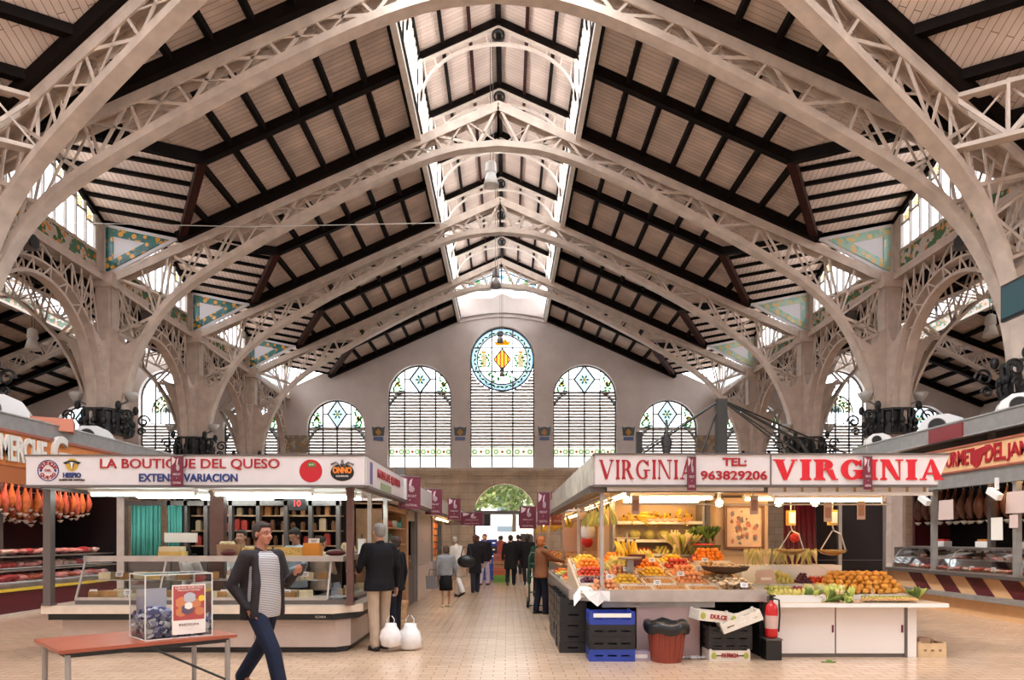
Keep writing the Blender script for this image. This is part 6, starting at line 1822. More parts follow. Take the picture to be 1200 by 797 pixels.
mb = MB(); mb.box(1.40, 9.03, 2.2, 1.62, 17.0, 2.29); mb.box(1.6, 9.03, 2.2, 4.7, 9.12, 2.27)
mb.build('dark_valance', STEELD, T, org=org)
mb = MB(); mb.box(1.62, 8.98, 2.215, 3.68, 9.02, 2.27); mb.box(3.75, 8.98, 2.155, 5.9, 9.02, 2.20); mb.box(3.75, 9.0, 2.2, 5.86, 9.05, 2.29); mb.build('white_valance', WHITE, T, org=org)
mb = MB()
for k in range(9): mb.box(3.95 + k * .23, 8.99, 2.2, 3.98 + k * .23, 9.0, 2.29)
mb.build('valance_stripes', mat('ochre_stripe', (.45, .30, .14), .5), T, org=org)
mb = MB(); mb.tube([(1.75, 9.3, 2.12), (1.75, 15, 2.12)], .012); mb.tube([(1.9, 9.45, 2.06), (5.6, 9.45, 2.06)], .012); mb.tube([(1.62, 9.3, 2.16), (1.62, 13, 2.16)], .03); mb.build('hanging_rail', STEEL, T, org=org)
mb = MB()
for x, y in ((1.75, 9.5), (1.75, 12), (1.75, 14.8), (2.0, 9.45), (3.7, 9.45), (5.5, 9.45)): mb.bar((x, y, 2.06), (x, y, 2.3), .02, .02)
mb.build('rail_hanger', STEEL, T, org=org)
for i, (x0, x1, y, z) in enumerate(((2.0, 3.3, 9.9, 2.17), (2.1, 3.4, 10.6, 2.2), (4.1, 5.7, 9.75, 2.13), (4.0, 5.4, 10.7, 2.2), (2.2, 3.5, 11.3, 2.2))):
    tube_light('strip_light', 'warm strip light under the fruit stall canopy, %s' % ['front left', 'middle left', 'front right', 'rear right', 'rear left'][i], x0, x1, y, z, WTUBE, 'warm strip lights of the fruit stall')
for i, y in enumerate((9.6, 11.4, 13.2)):
    tube_light('strip_light', 'warm strip light along the aisle edge of the fruit stall, %s' % ['nearest', 'middle', 'farthest'][i], 0, 1.5, 0, 0, WTUBE, 'warm strip lights along the aisle', 'y').location = (2.0, y, 2.2)
for i, (x, y) in enumerate(((3.38, 9.9), (4.2, 9.8), (4.7, 9.75))):
    T = thing('globe_bulb', 'round glowing bulb under the fruit stall canopy, %s of three' % ['leftmost', 'middle', 'rightmost'][i], 'bulb', (x, y, 2.1), 0, 'round bulbs of the fruit stall')
    mb = MB(); mb.ell((0, 0, 0), .055, 14, 10); mb.build('glass_globe', BULB, T, smooth=True); mb = MB(); mb.lathe([(.025, .05), (.025, .18)], n=10); mb.build('socket', PLASTW, T)
post(1.6, 9.35, .05, .9, 2.3, STEEL, 'thin steel post at the aisle corner of the fruit counter')
post(3.72, 11.9, .08, 0, 2.3, ALU, 'grey post behind the framed picture')
post(6.0, 11.7, .06, 0, 2.3, ALU, 'grey post at the right end of the black wall')
post(1.6, 12.4, .05, 0, 2.2, STEEL, 'thin steel post farther along the aisle side of the fruit counter')

# counters
T = thing('stall_counter', 'pinkish fruit counter with steel lip and dark openings below', 'counter', (1.2, 9.15, 0)); org = (1.2, 9.15, 0)
mb = MB(); mb.prism([(1.5, 9.14), (3.78, 9.14), (3.78, 9.24), (1.5, 9.24)], (0, 0, .74), (1, 0, 0), (0, 1, 0), (0, 0, .16)); mb.box(1.16, 9.5, .74, 1.24, 15.0, .88); mb.bar((1.2, 9.5, .81), (1.52, 9.2, .81), .1, .14); mb.build('steel_lip', STEEL, T, org=org)
mb = MB(); mb.prism([(1.24, 9.5), (1.52, 9.24), (3.75, 9.24), (3.75, 11.2), (2.3, 11.2), (2.3, 15), (1.24, 15)], (0, 0, .78), (1, 0, 0), (0, 1, 0), (0, 0, .06)); mb.build('top', mat('counter_top', (.45, .40, .36), .4), T, org=org)
mb = MB(); mb.box(2.05, 9.2, .0, 2.9, 9.26, .74); mb.box(1.5, 9.26, 0, 1.56, 11.0, .74) if False else None; mb.build('pink_panel', mat('pinkish_metal_panel', (.46, .32, .31), .35), T, org=org)
mb = MB(); mb.box(1.5, 9.9, 0, 3.75, 9.95, .74); mb.box(3.70, 9.2, 0, 3.76, 9.9, .74); mb.box(1.55, 9.95, 0, 1.6, 15, .74); mb.build('recess_shade', DARKIN, T, org=org)  # near-black panels standing in for the shade in the cavities below
mb = MB(); mb.box(1.58, 9.19, .66, 3.1, 9.25, .74); mb.build('under_lip_rail', ALU, T, org=org)  # grey aluminium rail right below the steel lip
text(T, 'KOXKA', .04, (.85, .035, .70), 0, STEELD, width=.09, name='maker_lettering', depth=.002)
T = thing('cabinet', 'white enamelled cabinet with two sliding doors under the right fruit counter', 'cabinet', (3.88, 9.14, 0)); org = (3.88, 9.14, 0)
mb = MB(); mb.box(3.85, 9.18, .05, 5.75, 10.7, .68); mb.build('body', WHITE, T, org=org)
for x0, x1 in ((3.86, 4.69), (4.71, 5.62)):
    mb = MB(); mb.box(x0, 9.14, .05, x1, 9.17, .67); d = mb.build('door', mat('white_enamel', (.80, .76, .74), .2), T, org=org)
    mb = MB(); mb.box(x1 - .04, 9.125, .33, x1 - .02, 9.14, .43); mb.build('door_handle', BURG, d, org=org)
mb = MB(); mb.box(5.62, 9.13, 0, 5.66, 9.2, .68); mb.box(4.69, 9.15, .05, 4.71, 9.18, .67); mb.box(3.85, 9.15, 0, 5.75, 10.6, .05); mb.build('dark_seam', STEELD, T, org=org)
mb = MB(); mb.box(5.66, 9.13, 0, 5.78, 9.3, .68); mb.build('leg_panel', WHITE, T, org=org)
T = thing('stone_worktop', 'beige stone slab on the white cabinet of the fruit stall', 'worktop', (3.85, 9.05, .68)); org = (3.85, 9.05, .68)
mb = MB(); mb.box(3.83, 9.0, .68, 6.12, 10.8, .73); mb.build('slab', mat('beige_stone_slab', (.52, .38, .28), .35, var=.1), T, org=org)
mb = MB(); mb.box(3.83, 8.985, .68, 6.12, 9.0, .73); mb.build('white_edge', PLASTW, T, org=org)
T = thing('display_step', 'white stepped display behind the right counter carrying the vegetables', 'display', (3.9, 9.5, .73)); org = (3.9, 9.5, .73)
mb = MB(); mb.box(3.88, 9.55, .73, 6.0, 10.05, .80); mb.box(3.88, 10.05, .73, 6.0, 10.4, .92); mb.box(3.88, 10.4, .73, 5.4, 10.75, 1.18); mb.build('steps', PLASTW, T, org=org)
mb = MB(); mb.face([(5.02, 10.38, 1.2), (5.45, 10.38, .93), (5.45, 10.75, .93), (5.02, 10.75, 1.2)]); mb.box(5.40, 9.55, .8, 5.42, 9.56, .9); mb.build('side_glass', FROST, T, org=org)
# tray of the left counter: rows of shallow boxes
TRAYM = [mat('pale_wood_tray', (.60, .42, .24), .6, var=.1), mat('white_card_tray', (.74, .70, .64), .6), mat('green_tray', (.10, .22, .12), .5)]
cols = ['closest to the aisle', 'second from the aisle', 'third from the aisle', 'fourth from the aisle', 'fifth from the aisle']
rowsn = ['front row', 'second row', 'third row', 'fourth row', 'rear row']
layout = [['peach', 'walnut', 'walnut', 'walnut', 'mushroom'],
          ['plum', 'lemon', 'walnut', 'peach', 'mushroom'],
          ['tomato', 'peach', 'lemon', 'peach', 'walnut'],
          ['orange', 'pear', 'orange', 'red_apple', 'potato'],
          ['lemon', 'orange', 'pear', 'lemon', 'onion']]
def tray(x, y, z, w, d, m, label, rx=.0, h=.06):
    T = thing('fruit_tray', label, 'tray', (x, y, z), 0, None); T.rotation_euler = (rx, 0, 0)
    mb = MB(); mb.box(-w / 2, -d / 2, 0, w / 2, d / 2, .01)
    for s in (-1, 1): mb.box(-w / 2, s * d / 2 - .006, 0, w / 2, s * d / 2 + .006, h); mb.box(s * w / 2 - .006, -d / 2, 0, s * w / 2 + .006, d / 2, h)
    mb.build('tray_body', m, T)
    mb = MB(); mb.box(-w * .3, -d / 2 - .009, h * .3, w * .3, -d / 2 - .006, h * .8); mb.build('front_stripe', PAPER, T)
    return T
def nm_(k): return PROD[k][2] + ' ' + k.replace('_', ' ').replace('green ', '').replace('red ', '')
for r in range(5):
    for c in range(5):
        k = layout[r][c]; x = 1.55 + c * .46; y = 9.42 + r * .36; z = .845 + r * .085
        if r == 0: x += .1
        tray(x, y, z, .43, .33, TRAYM[(r + c) % 2], 'shallow tray of %ss, %s, %s' % (nm_(k), rowsn[r], cols[c]), .18)
        R_ = PROD[k][1][0]
        fill(k, x, y, z + .015, .40, .30, '%s in the %s tray %s' % (nm_(k), rowsn[r], cols[c]), '%ss in the %s, %s' % (nm_(k), rowsn[r], cols[c]), 3, .18, limit=60 if R_ > .025 else 58)
# stepped support under the rising trays
T = thing('display_ramp', 'sloping dark support under the rows of fruit trays', 'display', (2.5, 10.2, .84)); mb = MB(); mb.prism([(-1.1 + .0, 0), (1.0, 0), (1.0, .3), (-.95, -.0)], (0, 0, 0), (0, 1, 0), (0, 0, 1), (.01, 0, 0)) if False else None
mb.prism([(-.95, -.0), (1.0, .0), (1.0, .40), (-.95, .0)], (-1.2, 0, 0), (0, 1, 0), (0, 0, 1), (2.4, 0, 0)); mb.build('ramp', mat('cream_back_panel', (.62, .46, .32), .5), T); mb = MB(); mb.box(-1.2, 1.0, -.84, 1.2, 1.04, .42); mb.build('rear_panel', mat('cream_back_panel', (.62, .46, .32), .5), T)
wing = ['orange', 'lemon', 'red_apple', 'pear', 'tomato', 'peach', 'green_apple', 'plum', 'lemon', 'orange']
for r in range(8):
    for c in range(2):
        k = wing[(r * 2 + c * 3) % 10]; x = 1.45 + c * .46; y = 11.35 + r * .42; z = .86 + c * .1
        tray(x, y, z, .43, .38, TRAYM[(r + c) % 3], 'tray of %ss on the aisle wing, %s from the corner, %s side' % (nm_(k), nth(r), ['aisle', 'inner'][c]))
        fill(k, x, y, z + .015, .38, .34, '%s on the aisle wing, %s tray, %s side' % (nm_(k), nth(r), ['aisle', 'inner'][c]), '%ss on the wing, %s tray %s' % (nm_(k), nth(r), 'ab'[c]), 2, limit=30)
fill('mushroom', 3.42, 9.33, .92, .5, .2, 'pale mushroom heaped at the steel lip', 'pale mushrooms heaped at the steel lip', 3)
mb = MB(); mb.lathe([(.12, 0), (.3, .05), (.34, .11), (.31, .1), (.12, .02)], n=24, caps=False); o = mb.build('wicker_tray', mat('dark_wicker', (.07, .04, .03), .7)); o.location = (3.45, 9.85, 1.08); tag(o, 'dark round wicker tray of mushrooms below the oranges', 'basket')
fill('mushroom', 3.45, 9.85, 1.11, .46, .42, 'pale mushroom in the dark round wicker tray', 'mushrooms in the dark round tray', 3)
# price cards and paper
for i, (x, y, z) in enumerate(((2.35, 9.30, .93), (2.75, 9.62, 1.03), (2.05, 9.98, 1.08), (3.1, 9.98, 1.1), (2.5, 10.34, 1.2), (3.5, 9.2, .90), (1.75, 9.62, .99), (3.3, 10.33, 1.2))):
    pricecard((x, y, z + .03), 'white price card among the fruit trays, %s' % ['front centre', 'second row right', 'third row left', 'third row right', 'fourth row centre', 'by the mushrooms', 'nearest the aisle', 'fourth row right'][i], 0, (.10, .065))
T = thing('paper_wrap', 'crumpled white paper over the aisle corner of the fruit counter', 'paper', (1.38, 9.42, .86)); mb = MB(); r_ = random.Random(4); g_ = [[(-.16 + .08 * i + r_.uniform(-.015, .015), -.14 + .07 * j + r_.uniform(-.01, .01), r_.uniform(.03, .07) - (.14 if j == 0 else 0) - (.1 if i == 0 else 0)) for j in range(5)] for i in range(7)]
for i in range(6):
    for j in range(4): mb.face([g_[i][j], g_[i + 1][j], g_[i + 1][j + 1], g_[i][j + 1]])
o = mb.build('sheet', PAPER, T, recalc=False); o.modifiers.new('t', 'SOLIDIFY').thickness = .003
T = thing('white_cloth', 'white cloth hanging over the aisle corner of the fruit counter', 'cloth', (1.55, 9.12, .88)); mb = MB(); mb.face([(-.24, .14, .0), (.0, -.01, .01), (.05, -.01, -.12), (-.04, -.02, -.2), (-.16, .06, -.10)]); mb.face([(.0, -.01, .01), (.13, -.0, .01), (.12, -.02, -.13), (.05, -.01, -.12)]); o = mb.build('fabric', PAPER, T, recalc=False); o.modifiers.new('t', 'SOLIDIFY').thickness = .004

# rear shelving with bananas, melons
T = thing('fruit_shelving', 'cream back shelving with three shelves of fruit', 'shelving', (2.9, 11.7, 0)); CREAMP = mat('cream_back_panel', (.62, .46, .32), .5)
mb = MB(); mb.box(-1.0, .3, 0, .8, .34, 2.28); mb.build('back_panel', CREAMP, T)
for z in (1.28, 1.52, 1.83): mb = MB(); mb.box(-.75, -.1, z, .72, .3, z + .025); mb.box(-.75, -.115, z, .72, -.1, z + .05); mb.build('shelf', PLASTW, T)
mb = MB()
for x in (-.78, .74): mb.box(x - .02, -.1, .9, x + .02, .3, 2.25)
mb.build('upright', ALU, T)
r_ = random.Random(9)
for k in range(11):
    inst('banana_bunch', BAN_D, (2.3 + k * .115, 11.72 + r_.uniform(-.05, .05), 1.93 + r_.uniform(0, .06)), (1.3 + r_.uniform(-.3, .3), r_.uniform(-.3, .3), r_.uniform(0, 6)), 'yellow banana bunch on the top back shelf, %s from the left' % nth(k), 'bananas', 'banana bunches on the top shelf')
for k in range(6):
    mb = MB() if k == 0 else None
    if k == 0: mb.ell((0, 0, 0), (.09, .07, .05), 12, 8); PKG = mb.data('wrapped_tray', mat('pink_wrapped_tray', (.75, .35, .28), .3, var=.25, vscale=14), smooth=True)
    inst('wrapped_tray', PKG, (2.72 + k * .125, 11.64, 1.89), (0, 0, r_.uniform(-.4, .4)), 'pink wrapped fruit tray on the top back shelf, %s from the left' % nth(k), 'tray', 'pink wrapped trays on the top shelf')
MELM = mat('melon_rind', (.35, .32, .10), .5, var=.3, vscale=16); mb = MB(); mb.ell((0, 0, 0), (.12, .095, .095), 14, 9); MEL = mb.data('melon', MELM, smooth=True)
for k in range(3): inst('melon', MEL, (2.5 + k * .25, 11.75, 1.65), (0, 0, r_.uniform(0, 3)), 'green-brown melon on the middle back shelf, %s from the left' % nth(k), 'melon', 'melons on the middle shelf')
fill('red_apple', 2.65, 11.72, 1.31, .3, .3, 'red apple on the lower back shelf', 'red apples on the lower back shelf', 2)
fill('lemon', 2.35, 11.72, 1.31, .28, .3, 'lemon on the lower back shelf', 'lemons on the lower back shelf', 2)
fill('pear', 2.95, 11.72, 1.31, .25, .3, 'pear on the lower back shelf', 'pears on the lower back shelf', 2)
# leaning bundle of leeks and a green wicker basket
for k in range(7): inst('leek_bunch', LEEK_D, (3.02 + k * .05, 11.2 + .02 * k, 1.32), (-.25, .35, k), 'pale leek bunch in the tall bundle by the melons, %s from the left' % nth(k), 'leeks', 'leek bunches in the tall bundle', 1.4)
for k in range(4): inst('herb_bunch', HERB_D, (3.42 + .09 * k, 11.25, 1.5 + .04 * (k % 2)), (0, 0, k * 1.3), 'dark green herb bunch above the mossy basket, %s from the left' % nth(k), 'herbs', 'herb bunches over the basket', 1.3)
T = thing('hanging_basket', 'dark mossy wicker basket beside the framed picture', 'basket', (3.5, 11.1, 1.22)); mb = MB(); mb.lathe([(.05, 0), (.18, .05), (.25, .16), (.27, .26), (.25, .26), (.2, .15), (.05, .03)], n=20); mb.build('bowl', mat('mossy_wicker', (.10, .10, .035), .8, var=.4, vscale=20, bump=.5), T); mb = MB(); mb.box(-.03, -.03, -.35, .03, .03, .02); mb.build('stand_post', STEELD, T)
fill('strawberry', 3.5, 11.1, 1.46, .3, .25, 'strawberry on top of the mossy basket', 'strawberries on the mossy basket', 1)
fill('orange', 3.5, 10.82, 1.22, .5, .3, 'bright orange in the mound under the framed picture', 'bright oranges under the framed picture', 4, .1, limit=110, dome=True)
T = thing('fruit_stand', 'small white stand carrying the mound of bright oranges', 'stand', (3.5, 10.85, .84)); mb = MB(); mb.box(-.28, -.2, .0, .28, .2, .36); mb.build('box', PLASTW, T); mb = MB(); mb.box(-.28, -.215, .3, .28, -.2, .4); mb.build('front_lip', PLASTW, T)
# framed picture
T = thing('framed_picture', 'framed reddish print of a gathering hanging in the fruit stall', 'picture', (4.22, 11.28, 1.43)); w, h = .62, .68
mb = MB(); mb.box(-w / 2, 0, 0, w / 2, .02, h); mb.mi = 1; PB = [mat('picture_pinkish', (.70, .52, .40), .5, var=.15)] + [mat('picture_tone_%s' % n_, c, .5) for n_, c in (('brown', (.28, .12, .07)), ('cream', (.72, .60, .46)), ('rose', (.50, .20, .16)), ('blue', (.20, .20, .24)))]
pr = random.Random(8)
for k in range(60):
    x, z = pr.gauss(0, .11), .34 + pr.gauss(0, .13); x = max(-.25, min(.25, x)); z = max(.08, min(.6, z)); mb.mi = 1 + pr.randrange(4)
    rr = pr.uniform(.014, .045); a0 = pr.uniform(0, 3); mb.prism([(rr * pr.uniform(.6, 1.2) * math.cos(a0 + a), rr * pr.uniform(.6, 1.5) * math.sin(a0 + a)) for a in (0, 1, 2.1, 3.1, 4.2, 5.2)], (x, -.001 - .0003 * k, z), (1, 0, 0), (0, 0, 1), (0, .001, 0))
mb.build('print', PB, T, recalc=False)
mb = MB()
for s in (-1, 1): mb.box(s * w / 2 - .02, -.03, -.02, s * w / 2 + .02, .03, h + .02); 
mb.box(-w / 2, -.03, -.02, w / 2, .03, .02); mb.box(-w / 2, -.03, h - .02, w / 2, .03, h + .02); mb.build('frame', mat('brown_picture_frame', (.20, .09, .05), .4), T)
T = thing('cream_partition', 'cream panelled box partition behind the framed picture', 'partition', (4.22, 11.35, .8)); mb = MB(); mb.box(-.45, 0, 0, .42, .3, 1.46); mb.build('panel', CREAMP, T); mb = MB()
for z in (.1, .3, .5): mb.box(-.45, -.006, z, .42, 0, z + .012)
mb.build('groove', WOODL, T)
# dark wall and burgundy drape
T = thing('black_wall_panel', 'tall black panel wall at the rear right of the fruit stall', 'partition', (6.0, 12.0, 0)); mb = MB(); mb.box(-.75, 0, 0, .9, .06, 2.28); mb.build('panel', DARKIN, T); mb = MB(); mb.box(-.77, -.02, 0, -.75, .06, 2.28); mb.box(.9, -.02, 0, .93, .06, 2.28); mb.box(-.75, -.01, 1.2, .9, 0, 1.21); mb.build('joint', STEELD, T)
mb = MB(); pts = [(0 + .55 * k / 30, .03 * math.sin(k * 1.3)) for k in range(31)]
for a, b in zip(pts, pts[1:]): mb.face([(a[0] * 1.1, a[1], .3), (b[0] * 1.1, b[1], .3), (b[0], b[1], 2.2), (a[0], a[1], 2.2)])
o = mb.build('drape', mat('burgundy_drape', (.12, .01, .03), .5, var=.2), smooth=True, recalc=False); o.location = (5.05, 11.7, 0); o.modifiers.new('t', 'SOLIDIFY').thickness = .006; tag(o, 'burgundy drape hanging in front of the black wall', 'drape')
# scales
def hang_scale(x, y, z, label, s=1.0):
    T = thing('hanging_scale', label, 'scale', (x, y, z), 0, 'hanging scales of the fruit stall')
    mb = MB(); mb.box(-.055, -.05, .28, .055, .05, .5); mb.build('yellow_body', mat('scale_yellow', (.60, .38, .06), .4), T)
    mb = MB(); mb.box(-.045, -.056, .31, .045, -.05, .47); mb.build('dial_face', PAPER, T)
    mb = MB(); mb.tube([(0, 0, .5), (0, 0, .62)], .01); mb.tube([(0, 0, .28), (.02, 0, .2), (.12, 0, .15), (.19, 0, -.08)], .012); mb.tube([(0, 0, .2), (-.17, 0, -.08)], .01); mb.build('hanger_arm', STEEL, T)
    mb = MB(); mb.lathe([(.03, -.16), (.15, -.13), (.21, -.08), (.2, -.075), (.14, -.12), (.03, -.15)], n=20, caps=False); mb.build('pan', mat('brass_pan', (.42, .28, .12), .25, .8), T, smooth=True)
hang_scale(4.5, 10.1, 1.50, 'yellow hanging scale just right of the framed picture')
hang_scale(5.02, 9.9, 1.50, 'yellow hanging scale with brass pan in front of the burgundy drape')
for i, (x, y, z, r) in enumerate(((4.6, 10.2, 1.6, .07), (1.78, 12.6, 1.52, .11))):
    T = thing('red_ball', ['red round ball-shaped bag hanging between the yellow scales', 'red round ball-shaped bag hanging over the aisle wing'][i], 'bag', (x, y, z)); mb = MB(); mb.ell((0, 0, 0), r, 16, 12); mb.build('round_bag', mat('glossy_red_plastic', (.68, .03, .02), .3), T, smooth=True); mb = MB(); mb.tube([(0, 0, r), (0, 0, 2.1 - z)], .006); mb.build('string', STEELD, T)
for i, (x, z) in enumerate(((5.2, 1.85), (4.74, 1.82), (3.72, 1.92), (2.08, 1.92))):
    mb = MB(); mb.box(-.055, -.004, 0, .055, .004, .26); mb.bar((0, 0, .26), (0, 0, 2.06 - z), .012, .012); mb.mi = 1; mb.box(-.04, -.007, .05, .04, -.004, .2); o = mb.build('hanging_card', [mat('pinkish_card', (.50, .36, .30), .6), mat('card_print', (.35, .18, .12), .6)]); o.location = (x, 9.44, z); tag(o, 'oblong card hanging from the front rail, %s' % ['rightmost of four', 'between the yellow scales', 'left of the framed picture', 'nearest the aisle'][i], 'card')
# right counter produce
fill('mango', 5.42, 9.98, .80, 1.3, .8, 'orange-yellow mango in the big mound on the right counter', 'mangoes in the big right-hand mound', 5, .0, limit=260, dome=True)
fill('cabbage', 4.75, 9.72, .80, .55, .3, 'pale green cabbage beside the mango mound', 'cabbages beside the mango mound', 1)
fill('green_apple', 4.15, 9.68, .80, .42, .26, 'pale green apple in the white tray on the right counter', 'green apples on the right counter', 2)
fill('onion', 4.52, 9.85, .80, .3, .25, 'purple onion between the cabbages and apples', 'purple onions on the right counter', 2)
fill('tomato', 5.0, 10.22, .92, .4, .3, 'red tomato behind the cabbages', 'red tomatoes behind the cabbages', 2)
fill('plum', 4.72, 10.22, .92, .25, .3, 'dark plum behind the cabbages', 'dark plums behind the cabbages', 4)
fill('pear', 4.4, 10.15, .92, .3, .3, 'yellow-green pear on the white step', 'pears on the white step', 2)
for k in range(19): inst('asparagus_bundle', ASPA_D, (3.94 + k * .062, 10.47 + .03 * (k % 2), 1.175), (.3, .1 * math.sin(k), k), 'pale asparagus bundle on the top white step, %s from the left' % nth(k), 'asparagus', 'asparagus bundles on the top step', 1.1)
for k in range(5): inst('chard_bunch', CHARD_D, (4.0 + k * .12, 10.18, .92), (.7, .3, k), 'yellow-green leafy bunch on the middle white step, %s from the left' % nth(k), 'greens', 'leafy bunches on the middle step', .9)
for k, (x, y, d, nm, lb) in enumerate(((4.42, 9.22, LETT_D, 'lettuce', 'leafy head leftmost at the slab edge'), (4.6, 9.2, LETT_D, 'lettuce', 'leafy head second along the slab edge'), (4.78, 9.22, CHARD_D, 'chard_bunch', 'pale leafy bunch third along the slab edge'), (4.95, 9.2, LETT_D, 'lettuce', 'leafy head beside the root bundles'), (6.0, 9.45, LETT_D, 'lettuce', 'leafy head at the far right end of the slab'))):
    inst(nm, d, (x, y, .735), (.9 if k % 2 else -.3, .2, k * 1.7), lb, 'greens', 'leafy heads along the slab edge')
RTM = mat('tan_root', (.50, .30, .12), .6, var=.2); mb = MB()
for k in range(6): mb.tube([(-.06 + .024 * k, -.13, .02 + .012 * (k % 2)), (-.05 + .02 * k, 0, .03 + .012 * (k % 2)), (-.02 + .01 * k, .14, .02)], .014, 7, [.007, .015, .012])
mb.mi = 1
for k in range(5): mb.tube([(-.02 + .01 * k, .13, .02), (-.08 + .04 * k, .25, .05)], .01, 5, [.008, .014])
RT_D = mb.data('root_bundle', [RTM, GRNL], smooth=True)
for k in range(6): inst('root_bundle', RT_D, (5.15 + k * .12, 9.22, .735), (0, 0, -.6 + .08 * k), 'tan root bundle at the front of the slab, %s from the left' % nth(k), 'roots', 'root bundles along the slab edge')
T = thing('white_tray', 'long white tray at the front left of the right counter', 'tray', (4.2, 9.3, .73)); mb = MB(); mb.prism([(-.38, .09), (-.33, 0), (.33, 0), (.38, .09), (.36, .09), (.31, .015), (-.31, .015), (-.36, .09)], (0, -.1, 0), (1, 0, 0), (0, 0, 1), (0, .3, 0)); mb.box(-.33, -.11, 0, .33, -.1, .085); mb.build('tray_body', PLASTW, T); mb = MB(); mb.box(-.38, -.112, .08, .38, -.1, .095); mb.build('rim', PLASTW, T)
fill('pear', 4.2, 9.35, .75, .6, .2, 'pear in the long white tray', 'pears in the long white tray', 2)
mb = MB(); mb.prism([(-.16, 0), (.16, 0), (.12, .22), (-.12, .2)], (0, 0, 0), (1, 0, 0), (0, .35, .94), (0, .004, 0)); mb.mi = 1; mb.box(-.08, -.002, .05, .08, -.001, .09); o = mb.build('price_sign', [mat('grey_pink_card', (.45, .32, .28), .6), PAPER]); o.location = (4.08, 9.95, .93); tag(o, 'grey-pink price sign leaning among the greens on the right counter', 'price card')
# hanging bananas and bags along the aisle
for k in range(9): inst('banana_bunch', BANG_D, (1.76, 9.75 + k * .3, 2.02), (0, 0, r_.uniform(0, 6)), 'greenish banana bunch hanging over the aisle wing, %s from the front' % nth(k), 'bananas', 'banana bunches hanging on the aisle rail', 1.15)
for k in range(5): inst('banana_bunch', BAN_D, (2.05 + .09 * k, 10.9 + .1 * k, 1.52 - .05 * (k % 2)), (0, 0, k), 'golden banana bunch in the tall cluster behind the trays, %s from the left' % nth(k), 'bananas', 'golden bunches in the tall cluster', 1.2)
T = thing('banana_stand', 'slim steel stand carrying the golden banana cluster', 'stand', (2.25, 11.1, .84)); mb = MB(); mb.tube([(0, 0, 0), (0, 0, .85)], .015); mb.tube([(-.25, -.2, .75), (.25, .2, .75)], .012); mb.build('pole', STEEL, T); mb = MB(); mb.lathe([(.12, 0), (.12, .02)], n=16); mb.build('base', STEELD, T)
BAGM = mat('white_plastic_bag', (.75, .73, .73), .35, var=.08, vscale=12, bump=.3)
def bag(loc, label, w=.16, h=.3, grp=None, hook=None, m=None, rz=0):
    T = thing('plastic_bag', label, 'bag', loc, rz, grp); mb = MB()
    mb.lathe([(.02, 0), (w * .75, .015), (w * .95, h * .12), (w, h * .45), (w * .85, h * .68), (w * .55, h * .85), (w * .5, h)], n=16); mb.v = [(x * (1 + .12 * math.sin(5 * math.atan2(y, x) + z * 20)), y * .65 * (1 + .1 * math.cos(4 * math.atan2(y, x))), z) for x, y, z in mb.v]; mb.build('bag_body', m or BAGM, T, smooth=True)
    for s in (-1, 1): mb = MB(); mb.strip([(s * w * .3, 0, h * .95), (s * w * .35, 0, h * 1.15), (s * w * .1, 0, h * 1.3)], (0, w * .12, 0), .006); mb.build('bag_handle', m or BAGM, T)
    if hook: mb = MB(); mb.tube([(0, 0, h * 1.3), (0, 0, hook - loc[2])], .005); mb.build('hook', STEELD, T)
    return T
bag((1.76, 12.3, 1.58), 'white plastic bag hanging over the aisle wing by the red ball', .13, .34, hook=2.12)
bag((1.55, 11.0, 1.0), 'white plastic bag held over the trays near the brown jacket woman', .14, .24)
T = thing('weighing_column', 'column scale with plate among the fruit trays', 'scale', (2.1, 10.0, 1.08)); mb = MB(); mb.box(-.05, -.04, 0, .05, .04, .2); mb.build('column', ALU, T); mb = MB(); mb.lathe([(.16, .2), (.18, .22), (.18, .235)], n=20); mb.build('plate', STEEL, T)
T = thing('cash_box', 'maroon box behind the column scale', 'box', (2.3, 10.55, 1.16)); mb = MB(); mb.box(-.12, -.1, 0, .12, .1, .18); mb.build('body', MAROON, T); mb = MB(); mb.box(-.1, -.105, .12, .1, -.1, .15); mb.build('slot', BLACK, T)

# things on the floor by the counter
BLUEC = mat('blue_plastic_crate', (.02, .05, .32), .4); BLKC = mat('black_plastic_crate', (.012, .012, .014), .4)
for i, (m, f) in enumerate(((BLUEC, None), (BLKC, None), (BLKC, None), (BLUEC, PAPER))):
    crate('plastic_crate', '%s plastic crate, %s of the stack by the fruit counter corner' % (['blue', 'black', 'black', 'blue'][i], ['lowest', 'second lowest', 'third', 'topmost'][i]), (1.66, 9.0, i * .158), 0, (.58, .38, .155), m, f, 'crates stacked at the counter corner')
r_ = random.Random(3)
for j in range(4):
    for i in range(5):
        crate('plastic_crate', 'black crate under the aisle wing, stack %s from the corner, %s from the floor' % (nth(j), nth(i)), (1.22 - .0, 9.75 + j * .62, i * .152), PI / 2 + r_.uniform(-.04, .04), (.56, .36, .15), BLKC, PAPER if (i + j) % 4 == 1 else None, 'black crates under the aisle wing')
T = thing('waste_bin', 'reddish ribbed waste bin with black bag in front of the fruit counter', 'bin', (2.37, 8.85, 0))
mb = MB(); n = 36; prof = [(.185, 0), (.19, .05), (.235, .43), (.25, .45)]
for k, (r, z) in enumerate(prof): pass
mb.lathe(prof, n=n); 
for k in range(n):
    a = 2 * PI * k / n
    if k % 2: mb.bar((.195 * math.cos(a), .195 * math.sin(a), .06), (.238 * math.cos(a), .238 * math.sin(a), .42), .016, .012)
mb.build('ribbed_tub', mat('brick_red_plastic', (.26, .045, .025), .45), T)
